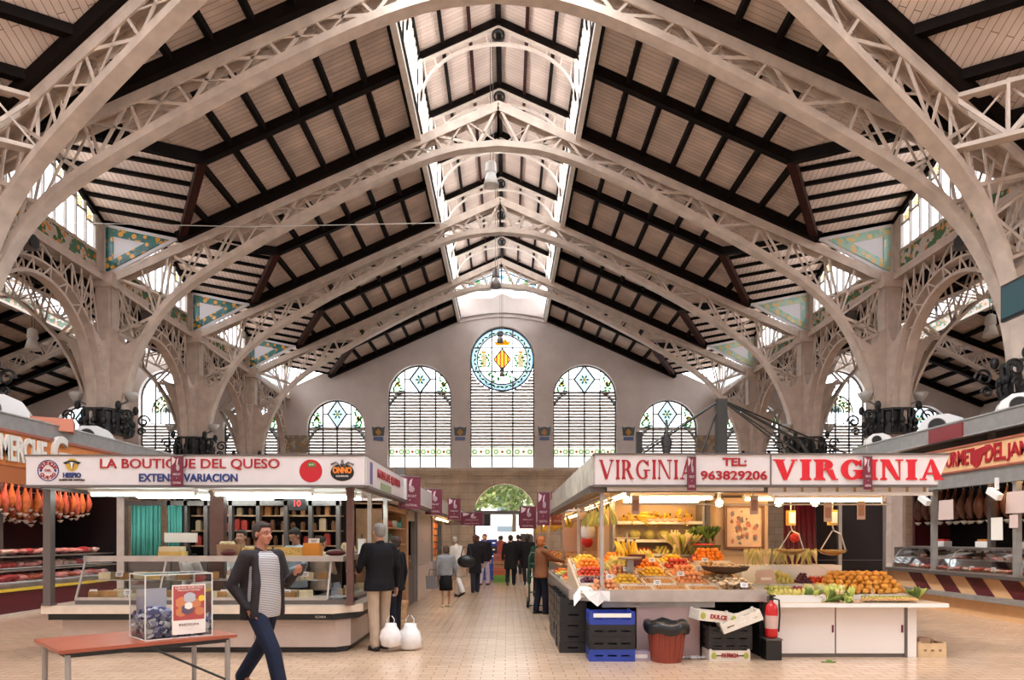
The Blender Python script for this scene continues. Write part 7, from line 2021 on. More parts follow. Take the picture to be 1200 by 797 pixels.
mb = MB(); mb.lathe([(.21, .36), (.275, .38), (.29, .44), (.28, .5), (.24, .52), (.2, .46)], n=24); mb.v = [(x * (1 + .06 * math.sin(9 * math.atan2(y, x))), y * (1 + .06 * math.sin(9 * math.atan2(y, x))), z + .02 * math.sin(5 * math.atan2(y, x))) for x, y, z in mb.v]; mb.build('bin_bag', mat('black_bin_bag', (.012, .012, .013), .3), T, smooth=True)
CART = mat('white_fruit_carton', (.72, .66, .58), .6, var=.05)
def carton(loc, rz, rx, label, txt=None, ry=0, sz=(.52, .34, .13)):
    T = crate('fruit_carton', label, loc, rz, sz, CART, None, 'open fruit cartons', 0, 'carton'); T.rotation_euler = (rx, ry, rz)
    if txt:
        text(T, txt, .07, (0, -sz[1] / 2 - .012, sz[2] * .5), 0, RED, width=sz[0] * .42, height=sz[2] * .4, bold=.003, name='carton_lettering', depth=.002)
        for s in (-1, 1):
            mb = MB(); mb.ell((s * sz[0] * .4, -sz[1] / 2 - .01, sz[2] * .5), (.035, .004, .045), 10, 8); mb.build('printed_pear', mat('printed_green_pear', (.40, .42, .08), .5), T)
    return T
carton((3.2, 9.05, .0), 0, 0, 'white carton with red lettering lowest under the fruit counter', 'PATRICIA')
for i in range(3): crate('plastic_crate', 'black crate under the tilted cartons, %s from the carton' % nth(i), (3.22, 9.1, .135 + i * .1), 0, (.56, .36, .098), BLKC, None, 'black crates under the tilted cartons')
carton((3.02, 9.03, .50), .1, .0, 'open white carton tilted on the black crates, rear one', 'DULCE', .12)
carton((3.36, 8.93, .455), -.1, 0, 'open white carton tilted steeply at the front of the black crates', None, -.38)
T = thing('fire_extinguisher', 'red fire extinguisher standing between the two fruit counters', 'fire extinguisher', (3.78, 8.98, .28))
mb = MB(); mb.lathe([(.03, 0), (.075, .01), (.08, .04), (.08, .38), (.06, .44), (.025, .47), (.025, .5)], n=20); mb.build('cylinder', mat('extinguisher_red', (.50, .01, .015), .25), T, smooth=True)
mb = MB(); mb.lathe([(.02, .5), (.03, .5), (.03, .55), (.02, .56)], n=10); mb.box(-.02, -.09, .55, .02, .03, .57); mb.box(-.02, -.08, .52, .02, .02, .53); mb.build('valve_handle', BLACK, T)
mb = MB(); mb.tube([(.02, 0, .52), (.1, 0, .5), (.11, 0, .3), (.095, 0, .08)], .012); mb.build('hose', BLACK, T)
mb = MB(); mb.lathe([(.081, .13), (.081, .3)], n=20, caps=False); mb.build('paper_label', mat('pale_extinguisher_label', (.60, .42, .38), .5), T, smooth=True)
T = thing('extinguisher_stand', 'black box stand under the fire extinguisher', 'stand', (3.78, 8.98, 0)); mb = MB(); mb.box(-.1, -.09, 0, .1, .12, .27); mb.build('box', BLACK, T); mb = MB(); mb.box(-.11, -.1, .26, .11, .13, .28); mb.build('lid', STEELD, T)
T = crate('wooden_crate', 'small pale wooden crate at the right end of the white cabinet', (5.98, 9.25, 0), 0, (.36, .28, .19), mat('pale_crate_wood', (.62, .44, .26), .6, var=.12), None); mb = MB(); mb.box(-.15, -.1, .19, .0, .1, .25); mb.build('contents', mat('crate_contents', (.35, .22, .14), .7), T)
T = thing('low_carton', 'small lilac carton lying beside the bin', 'carton', (2.03, 8.98, 0)); mb = MB(); mb.box(-.14, -.09, 0, .14, .09, .11); mb.build('box', mat('lilac_carton', (.45, .36, .48), .6), T); mb = MB(); mb.box(-.1, -.093, .03, .1, -.09, .08); mb.build('printed_band', PAPER, T)
T = thing('paper_scraps', 'crumpled grey paper scraps right of the bin', 'paper', (2.72, 8.98, 0)); mb = MB()
for k in range(5): mb.ell((-.12 + .07 * k, .02 * (k % 2), .02), (.045, .04, .022), 6, 4, f=lumpy((0,), k + 3))
mb.build('crumpled_sheet', mat('grey_scrap_paper', (.40, .38, .38), .7), T)
mb = MB(); mb.prism([(-.09, 0), (0, .03), (.1, .0), (.02, -.03)], (0, 0, 0), (1, 0, 0), (0, 1, 0), (0, 0, .012)); mb.prism([(-.03, .0), (.03, .06), (.05, .0)], (0, 0, .01), (1, 0, 0), (0, 1, .3), (0, 0, .01)); o = mb.build('fallen_leaf', GRN); o.location = (4.42, 8.75, .0); tag(o, 'green leaf fallen on the floor before the white cabinet', 'leaf')
mb = MB(); mb.tube([(0, 0, 0), (.0, 0, 1.1)], .03); mb.box(-.35, 0, .5, .35, .04, .95); o = mb.build('menu_board', mat('tan_blank_board', (.42, .22, .13), .5)); o.location = (1.72, 13.0, .84); tag(o, 'blank tan board standing on the aisle wing behind the customer', 'board')

# ================================================================ RIGHT ROW BEYOND
for i, (y0, y1) in enumerate(((17.3, 23.5), (23.8, 30), (30.3, 37))):
    simple_canopy('pale canopy board of the right row, %s beyond the fruit stall' % nth(i), 1.62, y0, y1, 3.0, -1, SIGNW)
    T = thing('stall_counter', 'far produce counter on the right side of the aisle, %s beyond the fruit stall' % nth(i), 'counter', (1.7, y0, 0)); mb = MB(); mb.box(0, .1, .1, 1.5, y1 - y0 - .1, .85); mb.build('body', ALU, T)
    mb = MB(); mb.box(-.05, .05, .85, 1.5, y1 - y0 - .05, .9); mb.build('top', WOODL, T); mb = MB(); mb.box(1.5, .1, 0, 1.6, y1 - y0, 2.27); mb.box(0.05, .15, 0, 1.4, y1 - y0 - .2, .1); mb.build('back_panel', mat('amber_back_panel', (.50, .28, .12), .6, var=.3), T)
    mb = MB()
    for y in (.1, y1 - y0 - .1): mb.bar((.05, y, .9), (.05, y, 2.27), .06, .06)
    mb.build('corner_post', STEEL, T)
    tube_light('strip_light', 'warm strip light over the far right counters, %s' % nth(i), 0, 4.5, 0, 0, WTUBE, 'warm strip lights of the far right counters', 'y').location = (2.2, y0 + .8, 2.2)
    kk = ['orange', 'lemon', 'tomato', 'pear', 'red_apple', 'peach']
    for c in range(6):
        data, r, _ = PROD[kk[(c + i) % 6]]
        for q in range(22):
            inst(kk[(c + i) % 6], data, (1.85 + .09 * (q % 4) + .3, y0 + .5 + c * .9 + .1 * (q // 4), .93 + (.05 if q % 4 in (1, 2) else 0)), (0, 0, q), '%s on the %s far right counter' % (nm_(kk[(c + i) % 6]), nth(i)), kk[(c + i) % 6].replace('_', ' '), '%ss on the %s far right counter' % (nm_(kk[(c + i) % 6]), nth(i)), 1.5)
    for c in range(5): inst('banana_bunch', BAN_D, (1.9, y0 + .8 + c * 1.05, 2.1), (0, 0, c), 'banana bunch hanging %s along the %s far right counter' % (nth(c), nth(i)), 'bananas', 'banana bunches of the far right counters', 1.3)
banner(1.35, 19.6, 2.9, .36, .95, -.25, 'burgundy banner twisted, left one of the close pair on the right row')
banner(1.75, 19.4, 2.9, .42, .95, .35, 'burgundy banner twisted, right one of the close pair on the right row')
banner(1.05, 24.5, 2.72, .6, .8, .1, 'wide burgundy banner just right of the door')
T = thing('blue_banner', 'grey-green signboards hanging before the door, above the shoppers', 'sign', (-.9, 33, 2.2)); mb = MB(); mb.box(-.35, 0, 0, .1, .04, .5); mb.bar((-.1, .02, .5), (-.1, .02, 1.2), .03, .03); mb.build('board', STEELD, T); T['category'] = 'hanging sign'

# ================================================================ OUTSIDE THE DOOR
BARK = mat('tree_bark', (.10, .07, .05), .8); FOL = [mat('street_foliage_a', (.16, .26, .07), .7, var=.4, vscale=2), mat('street_foliage_b', (.36, .40, .16), .7, var=.4, vscale=2)]
def tree(x, y, h, seed, label):
    T = thing('street_tree', label, 'tree', (x, y, 0), 0, 'trees beyond the door'); r = random.Random(seed)
    mb = MB(); mb.tube([(0, 0, 0), (.1, 0, h * .35), (0, .1, h * .7)], .2, 8, [.22, .16, .08])
    for k in range(5): a = k * 1.3; mb.tube([(0, 0, h * .4), (math.cos(a) * 1.2, math.sin(a) * 1.2, h * .7)], .07, 6)
    mb.build('trunk', BARK, T)
    mb = MB()
    for k in range(3200):
        while True:
            p = Vector((r.uniform(-1, 1), r.uniform(-1, 1), r.uniform(-1, 1)))
            if .3 < p.length < 1: break
        c = Vector((p.x * h * .38, p.y * h * .38, h * .72 + p.z * h * .32)); n_ = Vector((r.uniform(-1, 1), r.uniform(-1, 1), r.uniform(-1, 1))).normalized(); a = n_.orthogonal().normalized() * r.uniform(.13, .27); b = n_.cross(a)
        mb.mi = r.randrange(2); mb.face([c - a, c + b * .6, c + a, c - b * .6])
    mb.build('crown', FOL, T, recalc=False)
tree(-3.2, 52, 8, 1, 'green tree seen left through the door arch'); tree(.8, 55, 9, 2, 'green tree seen in the middle of the door arch'); tree(4.6, 52, 8, 3, 'green tree seen right through the door arch')
T = thing('street_facade', 'pale street building seen through the door beyond the trees', 'building', (0, 72, 0)); mb = MB(); mb.box(-22, 0, 0, 22, 6, 14); mb.build('wall', mat('pale_facade', (.55, .48, .40), .8), T)
for i in range(9):
    for z in (.2, 4.2, 8.0): mb = MB(); mb.box(-17.5 + i * 4.2, -.08, z, -15.9 + i * 4.2, .0, z + 2.6); mb.build('window', mat('facade_window', (.10, .12, .14), .3), T)
T = thing('parked_van', 'white van parked across the street behind the door', 'van', (1.1, 50.5, 0)); mb = MB(); mb.prism([(-2.2, .35), (2.2, .35), (2.2, 1.1), (1.6, 1.25), (1.1, 2.0), (-2.2, 2.05)], (0, -.9, 0), (1, 0, 0), (0, 0, 1), (0, 1.8, 0)); mb.build('body', WHITE, T)
for x in (-1.4, 1.4): mb = MB(); mb.v = []; disc(mb, x, .35, .34, -.93, n=18); mb.prism([(.34 * math.cos(a * PI / 9), .35 + .34 * math.sin(a * PI / 9)) for a in range(18)], (x, -.92, 0), (1, 0, 0), (0, 0, 1), (0, .25, 0)); mb.build('wheel', BLACK, T)
mb = MB(); mb.prism([(.2, 1.25), (1.35, 1.25), (1.0, 1.85), (.2, 1.88)], (0, -.92, 0), (1, 0, 0), (0, 0, 1), (0, .02, 0)); mb.build('side_window', BLACK, T)

# ================================================================ TABLE WITH TICKET BOX
tl, tf, tr = Vector((-3.66, 5.72)), Vector((-3.06, 5.12)), Vector((-2.07, 6.0))
T = thing('folding_table', 'reddish laminate table with grey tube legs in the left foreground', 'table', (-3.0, 5.8, 0)); org = (-3.0, 5.8, 0)
tb = tl + (tr - tf)
P4 = [tl, tf, tr, tb]
mb = MB(); mb.prism([(p.x, p.y) for p in P4], (0, 0, .722), (1, 0, 0), (0, 1, 0), (0, 0, .028)); mb.build('tabletop', WOODR, T, org=org)
c_ = sum(P4, Vector((0, 0))) / 4
mb = MB(); Q = [c_ + (p - c_) * .9 for p in P4]
for a, b in zip(Q, Q[1:] + Q[:1]): mb.bar((a.x, a.y, .7), (b.x, b.y, .7), .03, .03)
mb.build('under_frame', BLACK, T, org=org)
for p in Q:
    mb = MB(); mb.tube([(p.x, p.y, 0), (p.x, p.y, .705)], .022, 12); mb.build('leg', ALU, T, org=org)
    
mb = MB(); mb.tube([(Q[2].x, Q[2].y, .35), ((Q[2].x + Q[1].x) / 2, (Q[2].y + Q[1].y) / 2, .69)], .01); mb.build('brace', BLACK, T, org=org)
f_ = Vector((-2.62, 5.66)); d1 = (Vector((tl.x, tl.y)) - tf).normalized(); d2 = (tr - tf).normalized()
f_ = tf + d2 * .62 + d1 * .10
def bp(a, b, z): q = f_ + d1 * a + d2 * b; return (q.x, q.y, z)
BW, BD, BH = .40, .53, .54
ACR = glass_mat('acrylic', (.93, .96, .95), 1.0, gloss=1.2)
T = thing('ticket_box', 'clear acrylic box half full of blue and white slips on the table', 'box', (f_.x, f_.y, .75)); org = (f_.x, f_.y, .75)
mb = MB(); z0, z1 = .75, .75 + BH
c4 = [bp(0, 0, 0), bp(0, BD, 0), bp(BW, BD, 0), bp(BW, 0, 0)]
for a, b in zip(c4, c4[1:] + c4[:1]): mb.face([(a[0], a[1], z0), (b[0], b[1], z0), (b[0], b[1], z1), (a[0], a[1], z1)])
mb.face([(p[0], p[1], z1) for p in c4]); mb.build('acrylic_walls', ACR, T, org=org, recalc=False)
mb = MB()
for p in c4: mb.bar((p[0], p[1], z0), (p[0], p[1], z1), .008, .008)
for z in (z0 + .004, z1):
    for a, b in zip(c4, c4[1:] + c4[:1]): mb.bar((a[0], a[1], z), (b[0], b[1], z), .008, .008)
mb.build('edge', mat('bright_acrylic_edge', (.75, .80, .78), .2), T, org=org)
SL = [mat('white_slip', (.72, .70, .74), .6), mat('blue_slip', (.10, .11, .30), .6), mat('lilac_slip', (.38, .36, .55), .6), mat('navy_slip', (.03, .035, .10), .6)]
mb = MB(); rt = random.Random(6); ang_ = math.atan2(d2.y, d2.x)
for k in range(1100):
    a = rt.uniform(.025, BW - .025); b = rt.uniform(.025, BD - .025); lim = .20 + .05 * math.sin(b * 9) - .05 * (b / BD)
    z = z0 + .012 + rt.uniform(0, 1) * lim; mb.mi = rt.choice([0, 0, 0, 1, 2, 2, 3]); p = bp(a, b, z)
    w2, h2 = rt.uniform(.022, .034), rt.uniform(.012, .026)
    mb.cbox(p[0], p[1], p[2], w2 * 2, h2 * 2, .0015, ang_ + rt.uniform(-1.2, .5), rt.uniform(.5, 1.4), rt.uniform(-.6, .6))
o = mb.build('paper_slips', SL, T, org=org, recalc=False); o['kind'] = 'stuff'
ang = math.atan2(d2.y, d2.x)
PO = thing('poster', 'colourful raffle poster leaning inside the ticket box front', 'poster', bp(-.012, .22, .80 + .0), ang)
def pq(mb, poly, y, mi): mb.mi = mi; mb.prism(poly, (0, y, 0), (1, 0, 0), (0, 0, 1), (0, .0015, 0))
mb = MB(); pw, ph = .27, .40
pq(mb, [(-.02, -.02), (pw - .02, -.02), (pw - .02, ph), (-.02, ph)], 0, 0)
pq(mb, [(-.01, .1), (pw - .03, .1), (pw - .03, ph - .01), (-.01, ph - .01)], -.002, 1)
for cx_, cz_, r_x, mi in ((.06, .25, .05, 2), (.12, .29, .045, 3), (.17, .24, .04, 2), (.1, .19, .045, 4), (.05, .17, .04, 2), (.2, .17, .035, 2), (.11, .22, .03, 5)):
    pq(mb, [(cx_ + r_x * math.cos(a * PI / 6) * (1 + .2 * (a % 2)), cz_ + r_x * math.sin(a * PI / 6)) for a in range(12)], -.004 - .0005 * mi, mi)
pq(mb, [(.215 + .026 * math.cos(a * PI / 8), .28 + .026 * math.sin(a * PI / 8)) for a in range(16)], -.008, 6)
mb.build('poster_sheet', [PAPER, mat('poster_red', (.42, .07, .07), .5), mat('poster_orange', (.60, .22, .10), .5), mat('poster_grey', (.45, .47, .55), .5), mat('poster_dark', (.12, .08, .12), .5), WHITE, mat('poster_yellow', (.8, .6, .05), .5)], PO, recalc=False)
text(PO, 'GRAN SORTEO', .04, (.115, -.004, .375), 0, PAPER, width=.22, height=.022, name='poster_lettering', depth=.001)
text(PO, 'MERCADO CENTRAL', .03, (.115, -.004, .352), 0, PAPER, width=.18, height=.014, name='poster_lettering', depth=.001)
text(PO, 'PARTICIPA', .03, (.115, -.004, .06), 0, BURG, width=.16, height=.018, name='poster_lettering', depth=.001)
mb = MB(); mb.box(0, 0, 0, .001, .001, .001); mb = MB()
mb.cbox(0, 0, .2, .24, .003, .4); mb.mi = 0; mb.cbox(0, .008, .01, .2, .012, .02); o = mb.build('white_card', mat('lilac_white_card', (.60, .55, .62), .5)); q_ = bp(.30, .14, .76); o.location = q_; o.rotation_euler = (0, 0, ang); tag(o, 'plain lilac-white card standing inside the ticket box', 'card')

# ================================================================ PEOPLE
SKIN = mat('warm_skin', (.52, .27, .18), .5, var=.06); SKIND = mat('tanned_skin', (.34, .15, .09), .5, var=.06)
def remesh(o, v, smooth=3):
    m = o.modifiers.new('surface', 'REMESH'); m.mode = 'VOXEL'; m.voxel_size = v; m.use_smooth_shade = True
    s = o.modifiers.new('soften', 'SMOOTH'); s.factor = .5; s.iterations = smooth
def cmat(name, col, r=.8, var=.12): return mat(name, col, r, var=var, vscale=7, spec=.2, bump=.15)
def person(label, x, y, face, H=1.7, top=(.02, .02, .025), bottom=(.02, .02, .03), hair=(.03, .02, .015), skin=None, stride=.0, rarm='down', larm='down', hair_style='short', topname='jacket', botname='trousers', skirt=False, lean=0.0, z0=0.0, vox=.016, width=1.0, shoe=(.015, .012, .012), headdown=0.0, look=0.0, coat=False, bare_legs=False, open_front=None, legs=True):
    """face = heading in degrees, 0 looks along +Y (away from the camera), 90 looks to -X"""
    k = H / 1.75; skin = skin or SKIN
    T = thing('person', label, 'person', (x, y, z0), math.radians(face))
    W = width
    def V(a, b, c):
        p = Vector((a, b, c))
        if lean and c > .95:
            q = Vector((0, 0, .95)); p = q + Matrix.Rotation(-lean, 3, 'X') @ (p - q)
        return p * k
    hipz = .93 - (.03 if stride > .2 else 0)
    F = {}
    for s, st in ((1, stride), (-1, -stride)):
        hip = V(s * .09 * W, 0, hipz); foot = Vector((s * .10, st * .5, .09 + (.09 if st < -.2 else 0))) * k
        kn = (hip + foot) / 2 + Vector((0, (.06 if abs(st) > .2 else .015) + (.04 if st < -.2 else 0), 0.01)) * k
        F[s] = (hip, kn, foot)
    A = {}
    for s, mode in ((1, rarm), (-1, larm)):
        sh = V(s * .185 * W, 0, 1.42)
        P = {'down': ((s * .24, -.03, 1.14), (s * .25, .04, .88)), 'pocket': ((s * .26, -.10, 1.14), (s * .185, .03, .91)), 'phone': ((s * .25, .06, 1.14), (s * .13, .30, 1.24)),
             'forward': ((s * .25, .05, 1.15), (s * .15, .28, 1.08)), 'reach': ((s * .22, .22, 1.25), (s * .15, .5, 1.18)), 'work': ((s * .24, .06, 1.15), (s * .09, .26, 1.1)),
             'bag': ((s * .25, -.02, 1.13), (s * .27, .05, .86))}[mode]
        el, ha = V(P[0][0] * W, P[0][1], P[0][2]), V(P[1][0] * W, P[1][1], P[1][2])
        A[s] = (sh, el, ha, mode)
    HC = V(0, .01 + headdown * .05, 1.64); Mh = Matrix.Rotation(-lean * .3 - headdown, 3, 'X') @ Matrix.Identity(3); Mh = Matrix.Rotation(look, 3, 'Z') @ Mh
    def Hd(a, b, c): return HC + Mh @ (Vector((a, b, c)) * k)
    # ---- body: one continuous skin surface
    mb = MB()
    mb.ell(Hd(0, -.012, .022), tuple(c * k for c in (.074, .094, .088)), 18, 14, M=Mh)
    mb.ell(Hd(0, .022, -.040), tuple(c * k for c in (.058, .066, .070)), 16, 12, M=Mh)
    mb.ell(Hd(0, .055, -.088), tuple(c * k for c in (.030, .028, .022)), 10, 8, M=Mh)
    mb.cap(Hd(0, .082, .008), Hd(0, .103, -.032), .009 * k, .014 * k)
    for s in (-1, 1):
        mb.ell(Hd(s * .016, .092, -.034), .009 * k, 8, 6)
        mb.ell(Hd(s * .076, -.005, -.012), tuple(c * k for c in (.010, .020, .032)), 10, 8, M=Mh)
        mb.cap(Hd(s * .012, .084, .022), Hd(s * .048, .070, .020), .010 * k, .009 * k)
        mb.ell(Hd(s * .038, .058, -.035), .024 * k, 10, 8)
    mb.cap(Hd(-.018, .080, -.058), Hd(.018, .080, -.058), .0085 * k, .0085 * k); mb.cap(Hd(-.014, .077, -.068), Hd(.014, .077, -.068), .009 * k, .009 * k)
    mb.cap(V(0, -.015, 1.40), Hd(0, -.015, -.05), .060 * k, .052 * k)
    mb.ell(V(0, 0, 1.25), tuple(c * k for c in (.15 * W, .09, .22)), 14, 10); mb.ell(V(0, 0, 1.0), tuple(c * k for c in (.13 * W, .09, .16)), 14, 10)
    for s in (-1, 1):
        sh, el, ha, mode = A[s]
        mb.cap(V(s * .04, 0, 1.40), sh, .05 * k, .05 * k); mb.cap(sh, el, .045 * k, .036 * k); mb.cap(el, ha, .036 * k, .024 * k)
        d = (ha - el).normalized(); up = Vector((0, 0, 1)); sd = d.cross(up)
        if sd.length < .1: sd = Vector((1, 0, 0))
        sd.normalize(); nrm = sd.cross(d).normalized()
        # palm lies in the plane of the forearm; thumb side points forward/up
        if abs(d.z) > .8: sd = Vector((0, 1, 0)) - d * d.y; sd.normalize(); nrm = Vector((s * 1.0, 0, 0))
        pc = ha + d * .045 * k
        mb.cap(ha, pc + d * .02 * k, .024 * k, .030 * k, 12, .6, sd)
        mb.cap(pc - sd * .018 * k, pc + d * .04 * k - sd * .02 * k, .018 * k, .016 * k); mb.cap(pc + sd * .018 * k, pc + d * .04 * k + sd * .02 * k, .018 * k, .016 * k)
        curl = .9 if mode in ('phone', 'bag') else .35
        inn = -nrm if mode != 'phone' else nrm
        if abs((ha - el).normalized().z) > .8: inn = Vector((-s, 0, 0))
        for i, (o_, L) in enumerate(((-.030, .065), (-.010, .078), (.010, .074), (.028, .058))):
            b0 = pc + d * .048 * k + sd * o_ * k; d1_ = (d * math.cos(curl * .5) + inn * math.sin(curl * .5)); b1 = b0 + d1_ * L * .5 * k
            d2_ = (d * math.cos(curl * 1.4) + inn * math.sin(curl * 1.4)); b2 = b1 + d2_ * L * .5 * k
            mb.cap(b0, b1, .0092 * k, .0085 * k, 8); mb.cap(b1, b2, .0085 * k, .007 * k, 8)
        tb0 = pc - sd * .022 * k - d * .01 * k if abs(d.z) <= .8 else pc + sd * .022 * k - d * .01 * k
        tdir = ((pc - tb0) * -1).normalized(); tb1 = tb0 + (tdir * .028 + d * .028 + inn * .01) * k; tb2 = tb1 + (d * .028 + inn * .012) * k
        mb.cap(tb0, tb1, .012 * k, .0105 * k, 8); mb.cap(tb1, tb2, .0105 * k, .008 * k, 8)
        hip, kn, ft = F[s]
        mb.cap(hip, kn, .062 * k, .045 * k); mb.cap(kn, ft, .046 * k, .030 * k); mb.cap(ft, ft + Vector((0, .1 * k, -.05 * k)), .03 * k, .022 * k)
    mb.cap(V(-.07, 0, .95), V(.07, 0, .95), .09 * k, .09 * k)
    b = mb.build('body', skin, T, smooth=True, recalc=False); remesh(b, vox * .55 if vox < .015 else .0115, 2)
    for s in (-1, 1):
        if vox < .02:
            mb = MB(); mb.ell(Hd(s * .030, .0795, .004), (.0105 * k, .005 * k, .0045 * k), 8, 6, M=Mh); e = mb.build('eye', PLASTW, T, smooth=True)
            mb = MB(); mb.ell(Hd(s * .031, .0825, .004), .0048 * k, 8, 6); mb.build('iris', BLACK, e)
            mb = MB(); mb.cap(Hd(s * .016, .089, .027), Hd(s * .048, .075, .025), .0045 * k, .003 * k, 6); mb.build('eyebrow', mat('hair_%.3f_%.3f' % hair[:2], hair, .7), T)
    # ---- hair
    hm = mat('hair_%.3f_%.3f' % hair[:2], hair, .7, var=.25, vscale=40, bump=.3)
    mb = MB()
    mb.ell(Hd(0, -.026, .034), tuple(c * k for c in (.084, .096, .090)), 18, 14, M=Mh)
    mb.ell(Hd(0, -.045, -.01), tuple(c * k for c in (.079, .068, .080)), 16, 12, M=Mh)
    mb.ell(Hd(0, .012, .078), tuple(c * k for c in (.066, .072, .036)), 14, 10, M=Mh)
    if hair_style == 'bob':
        mb.ell(Hd(0, -.04, -.04), tuple(c * k for c in (.095, .075, .10)), 16, 12, M=Mh); mb.ell(Hd(0, -.01, .04), tuple(c * k for c in (.094, .09, .088)), 16, 12, M=Mh)
    if hair_style == 'long': mb.ell(Hd(0, -.06, -.09), tuple(c * k for c in (.085, .055, .16)), 16, 12, M=Mh)
    if hair_style == 'tied': mb.ell(Hd(0, -.12, .0), .04 * k, 12, 8)
    h = mb.build('hair', hm, T, smooth=True, recalc=False); remesh(h, vox * .8 if vox < .015 else .016, 2)
    # ---- top garment
    tm = cmat('cloth_%s_%.3f_%.3f_%.3f' % ((topname,) + tuple(top)), top)
    mb = MB(); E = mb.ell
    def torso(m_, prof, ysc, yoff=0.0, n=22):
        vs_ = []; N = len(prof)
        for z, r in prof:
            for q in range(n):
                a = 2 * PI * q / n; vs_.append(V(r * W * math.cos(a), r * ysc * math.sin(a) * (1.0 if math.sin(a) > 0 else .95) + yoff, z))
        m_.mesh(vs_, [(i_ * n + q, i_ * n + (q + 1) % n, (i_ + 1) * n + (q + 1) % n, (i_ + 1) * n + q) for i_ in range(N - 1) for q in range(n)] + [tuple(range(n))[::-1], tuple(range((N - 1) * n, N * n))])
    upper = [(1.47, .085), (1.445, .135), (1.40, .168), (1.32, .186), (1.20, .184), (1.10, .176), (1.0, .176)]
    if open_front is None:
        if coat: torso(mb, upper + [(.9, .186), (.75, .196), (.58, .205)], .70)
        elif skirt: torso(mb, upper + [(.90, .188)], .74)
        else: torso(mb, upper[:-1] + [(1.0, .182), (.92, .200), (.82, .206)], .80)
    else:
        torso(mb, [(1.46, .10), (1.42, .16), (1.32, .192), (1.18, .192), (1.0, .19), (.80, .195)], .60, -.05)
        for s in (-1, 1):
            mb.cap(V(s * .12, .05, 1.40), V(s * .135 * W, .085, 1.15), .042 * k, .045 * k); mb.cap(V(s * .135 * W, .085, 1.15), V(s * .155 * W, .075, .85), .045 * k, .042 * k)
    for s in (-1, 1):
        sh, el, ha, mode = A[s]
        mb.cap(V(s * .05, -.005, 1.425), sh, .062 * k, .068 * k); mb.cap(sh, el, .068 * k, .052 * k); mb.cap(el, el.lerp(ha, .93), .052 * k, .038 * k)
    mb.cap(V(0, -.02, 1.44), V(0, -.02, 1.475), .072 * k, .064 * k)
    t = mb.build(topname, tm, T, smooth=True, recalc=False); remesh(t, vox, 2)
    if open_front is not None:
        mb = MB(); torso(mb, [(1.465, .065), (1.445, .10), (1.41, .14), (1.32, .158), (1.2, .162), (1.1, .168), (1.0, .172), (.90, .168), (.82, .160)], .80, .022)
        sh_ = mb.build('shirt', open_front, T, smooth=True, recalc=False); remesh(sh_, vox, 2)
        for s in (-1, 1): mb = MB(); mb.prism([(0, 0), (.06 * k, -.015 * k), (.05 * k, -.05 * k), (.01 * k, -.075 * k)], V(s * .01, .085, 1.475), (s, -.35, 0), (0, .1, 1), (0, .006, 0)); mb.build('collar_wing', open_front, sh_)
    # ---- lower garment
    bmx = cmat('cloth_%s_%.3f_%.3f_%.3f' % ((botname,) + tuple(bottom)), bottom)
    mb = MB()
    if skirt:
        mb.lathe([(.13, .96), (.165, .88), (.185, .7), (.19, .48), (.17, .48), (.1, .9)], n=20)
        mb.v = [(a * k, b_ * k * .85, c * k) for a, b_, c in mb.v]; mb.build('skirt', bmx, T, smooth=True)
    elif legs:
        mb.cap(V(-.07 * W, 0, .94), V(.07 * W, 0, .94), .105 * k, .105 * k, 14)
        for s in (-1, 1):
            hip, kn, ft = F[s]; mb.cap(hip, kn, .095 * k, .078 * k); mb.cap(kn, ft + Vector((0, -.01, .0)), .078 * k, .070 * k); mb.ell(ft + Vector((0, 0, -.01 * k)), (.064 * k, .07 * k, .05 * k), 12, 8)
        mb.build(botname, bmx, T, smooth=True, recalc=False); remesh(kids(T)[-1], vox, 2)
    # ---- shoes
    smx = mat('shoe_%.3f' % shoe[0], shoe, .5)
    for s in (-1, 1):
        hip, kn, ft = F[s]; st = stride * s
        up_ = .09 if st < -.2 else 0
        mb = MB(); b0 = ft + Vector((0, -.045 * k, -.05 * k)); b1 = ft + Vector((0, .13 * k, -.055 * k - up_ * k * .9))
        mb.cap(b0, b1, .042 * k, .036 * k, 12, .9); sh = mb.build('shoe', smx, T, smooth=True)
        if vox < .015: mb = MB(); mb.bar(b0 + Vector((0, -.03, -.032)) * k, b1 + Vector((0, .02, -.030)) * k, .075, .014, (1, 0, 0)); mb.build('sole', BLACK, sh)
    return T, V, A
# striped shirt of the walking man
ms, nt, bs = nodes_mat('fine_striped_shirt')
tc = nt.nodes.new('ShaderNodeTexCoord'); wv = nt.nodes.new('ShaderNodeTexWave'); wv.wave_type = 'BANDS'; wv.bands_direction = 'Z'; wv.inputs['Scale'].default_value = 24; wv.inputs['Distortion'].default_value = .6
nt.links.new(tc.outputs['Object'], wv.inputs['Vector']); cr = nt.nodes.new('ShaderNodeValToRGB'); cr.color_ramp.elements[0].position = .35; cr.color_ramp.elements[0].color = (.10, .10, .13, 1); cr.color_ramp.elements[1].position = .6; cr.color_ramp.elements[1].color = (.62, .60, .60, 1)
nt.links.new(wv.outputs['Fac'], cr.inputs['Fac']); nt.links.new(cr.outputs['Color'], bs.inputs['Base Color']); bs.inputs['Roughness'].default_value = .85
SKINM = mat('ruddy_skin', (.40, .17, .11), .5, var=.06)
T, V, A = person('man walking past the table in charcoal cardigan, striped shirt and blue jeans', -2.12, 6.75, -118, 1.75, (.030, .025, .028), (.010, .015, .034), (.025, .014, .01), SKINM, .78, 'pocket', 'phone', topname='cardigan', botname='jeans', vox=.0125, width=1.1, open_front=ms)
